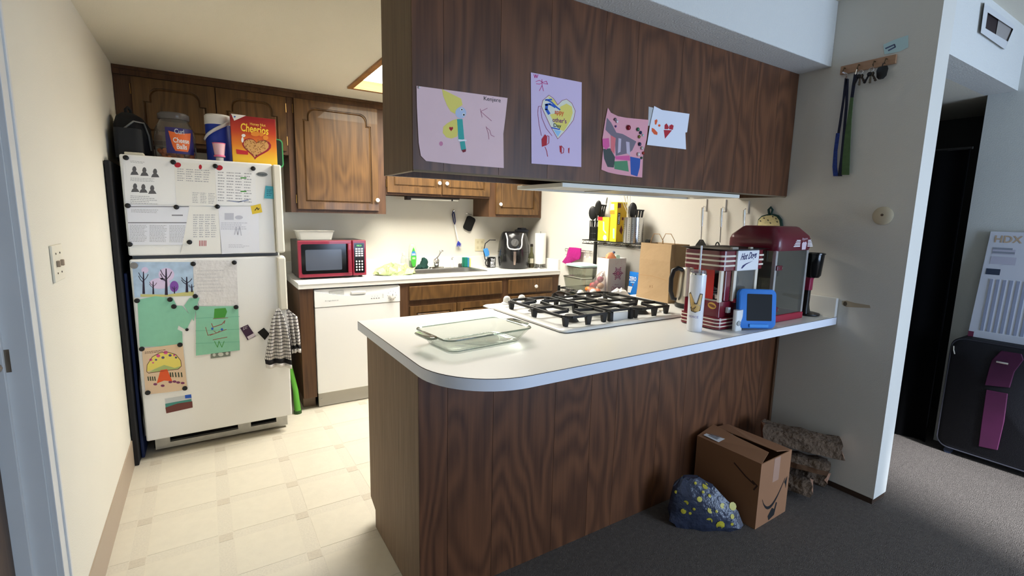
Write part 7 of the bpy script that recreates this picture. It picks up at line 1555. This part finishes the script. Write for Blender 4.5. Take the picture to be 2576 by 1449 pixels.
# firewood
bark = M('bark', (92, 74, 58), .95, noise=(26, .45), bump=(45, 1.6)); split_ = wood('split_wood', (112, 82, 60), (164, 126, 96), rings=6, axis='x', fib=.5); endw = M('log_end', (150, 112, 88), .9, noise=(40, .3))
Rw = random.Random(17)
def log(label, c, length, r, yaw, roll_, pitch_=0, k=(1, 1)):
    t = thing('firewood_log', label, 'firewood', c, group='split firewood by the wall')
    prof = []
    for i in range(11):
        a = -.25+(PI*1.05)*i/10; prof.append((r*k[0]*math.cos(a)*(1+Rw.uniform(-.07, .07)), r*k[1]*math.sin(a)*(1+Rw.uniform(-.07, .07))))
    prof += [(-r*.35*k[0], -r*.35), (r*.3*k[0], -r*.28)]
    T2 = Matrix.Translation(c) @ Matrix.Rotation(yaw, 4, 'Z') @ Matrix.Rotation(pitch_, 4, 'Y') @ Matrix.Rotation(roll_, 4, 'X')
    rings = []
    for s_ in range(9):
        x = (s_/8-.5)*length; j = 1+Rw.uniform(-.07, .07); rings.append([T2 @ Vector((x+(Rw.uniform(-.012, .012) if s_ in (0, 8) else 0), p[0]*j+Rw.uniform(-.005, .005), p[1]*j+Rw.uniform(-.005, .005))) for p in prof])
    mb = MB(); mb.loft(rings, caps=False); nb = len(prof)
    for i, f in enumerate(mb.f):
        kk = i % nb; mb.m[i] = 0 if kk < 10 else 1
    build(mb, 'bark_and_split_face', [bark, split_], t, smooth=0)
    for rg in (rings[0], rings[-1]): build(MB().poly(rg), 'cut_end', endw, t)
log('thick bark covered log lying on top of the pile behind the cardboard box', Vector((2.575, 1.20, .255)), .36, .078, math.radians(-56), .15, .08, (1.15, .8))
log('grey barked log in the middle of the pile behind the cardboard box', Vector((2.515, 1.225, .155)), .36, .07, math.radians(-62), -.3, .03, (1.1, .75))
log('split log lying on the carpet beside the box corner', Vector((2.455, 1.245, .052)), .33, .058, math.radians(-66), .2, 0, (1.1, .8))
log('split log lying on the carpet next to the right wall', Vector((2.628, 1.25, .055)), .33, .055, math.radians(-74), .4, 0, (1.0, .8))
# dotted gift bag on the carpet
gxb, gyb = 1.872, 1.232
t = thing('dotted_bag', 'shiny dark blue plastic bag with yellow dots on the carpet beside the box', 'bag', (gxb, gyb, .003))
Rq = random.Random(44); rings = []
for z, hx_, hy_, oy in ((.0035, .135, .085, 0), (.03, .145, .10, 0), (.08, .13, .095, .01), (.14, .11, .07, .03), (.19, .08, .045, .05), (.222, .04, .02, .065)):
    rings.append([Vector((gxb-.05*z/.2+hx_*math.cos(a)*(1+Rq.uniform(-.09, .09))*math.cos(.45)-hy_*math.sin(a)*math.sin(-.45)*(-1), gyb+oy-hx_*math.cos(a)*math.sin(.45)+hy_*math.sin(a)*(1+Rq.uniform(-.09, .09))*math.cos(.45), z+(Rq.uniform(-.010, .010) if z > .02 else 0))) for a in (2*PI*i/22 for i in range(22))])
bagm = M('bag_navy_film', (52, 57, 74), .25, noise=(22, .45), bump=(30, .8))
bag = build(MB().loft(rings), 'bag_film', bagm, t, smooth=30)
ydot = M('dot_yellow', (186, 172, 50), .4)
from mathutils.bvhtree import BVHTree
vv = [Vector(v) for r in rings for v in r]; nn = 22
tris = [(i*nn+k_, i*nn+(k_+1) % nn, (i+1)*nn+(k_+1) % nn, (i+1)*nn+k_) for i in range(len(rings)-1) for k_ in range(nn)]
bvh = BVHTree.FromPolygons(vv, tris)
def c6(x, y): return 1640+x*.29608, 1020+y*.29607
for x, y, r_ in ((310, 578, 30), (258, 605, 15), (455, 683, 26), (290, 825, 20), (404, 797, 22), (598, 852, 22), (686, 856, 34), (268, 898, 22), (495, 890, 24), (487, 978, 26), (582, 1016, 36), (682, 943, 20), (490, 768, 14), (610, 770, 16), (205, 735, 13), (680, 1008, 13), (358, 880, 12), (325, 915, 12), (550, 900, 12), (435, 735, 12), (370, 660, 12), (460, 625, 12)):
    px, py = c6(x, y); d = FW+RT*((px-IMG_W/2)/F_PX)-UP*((py-IMG_H/2)/F_PX); d.normalize()
    hit = bvh.ray_cast(CAM, d)
    if hit[0] is None: continue
    p, n_ = hit[0], hit[1]
    if n_.dot(d) > 0: n_ = -n_
    s_ = r_*.296/F_PX*2.25; e1 = n_.orthogonal().normalized(); e2 = n_.cross(e1)
    ring_ = []
    for k_ in range(9):
        a = 2*PI*k_/9; qd = p+(e1*math.cos(a)+e2*math.sin(a))*s_+n_*.03; h2 = bvh.ray_cast(qd, -n_, .08)
        ring_.append((h2[0] if h2[0] is not None else p+(e1*math.cos(a)+e2*math.sin(a))*s_)+n_*.0015)
    build(MB().add([p+n_*.002]+ring_, [(0, 1+k_, 1+(k_+1) % 9) for k_ in range(9)]), 'dot', ydot, t)
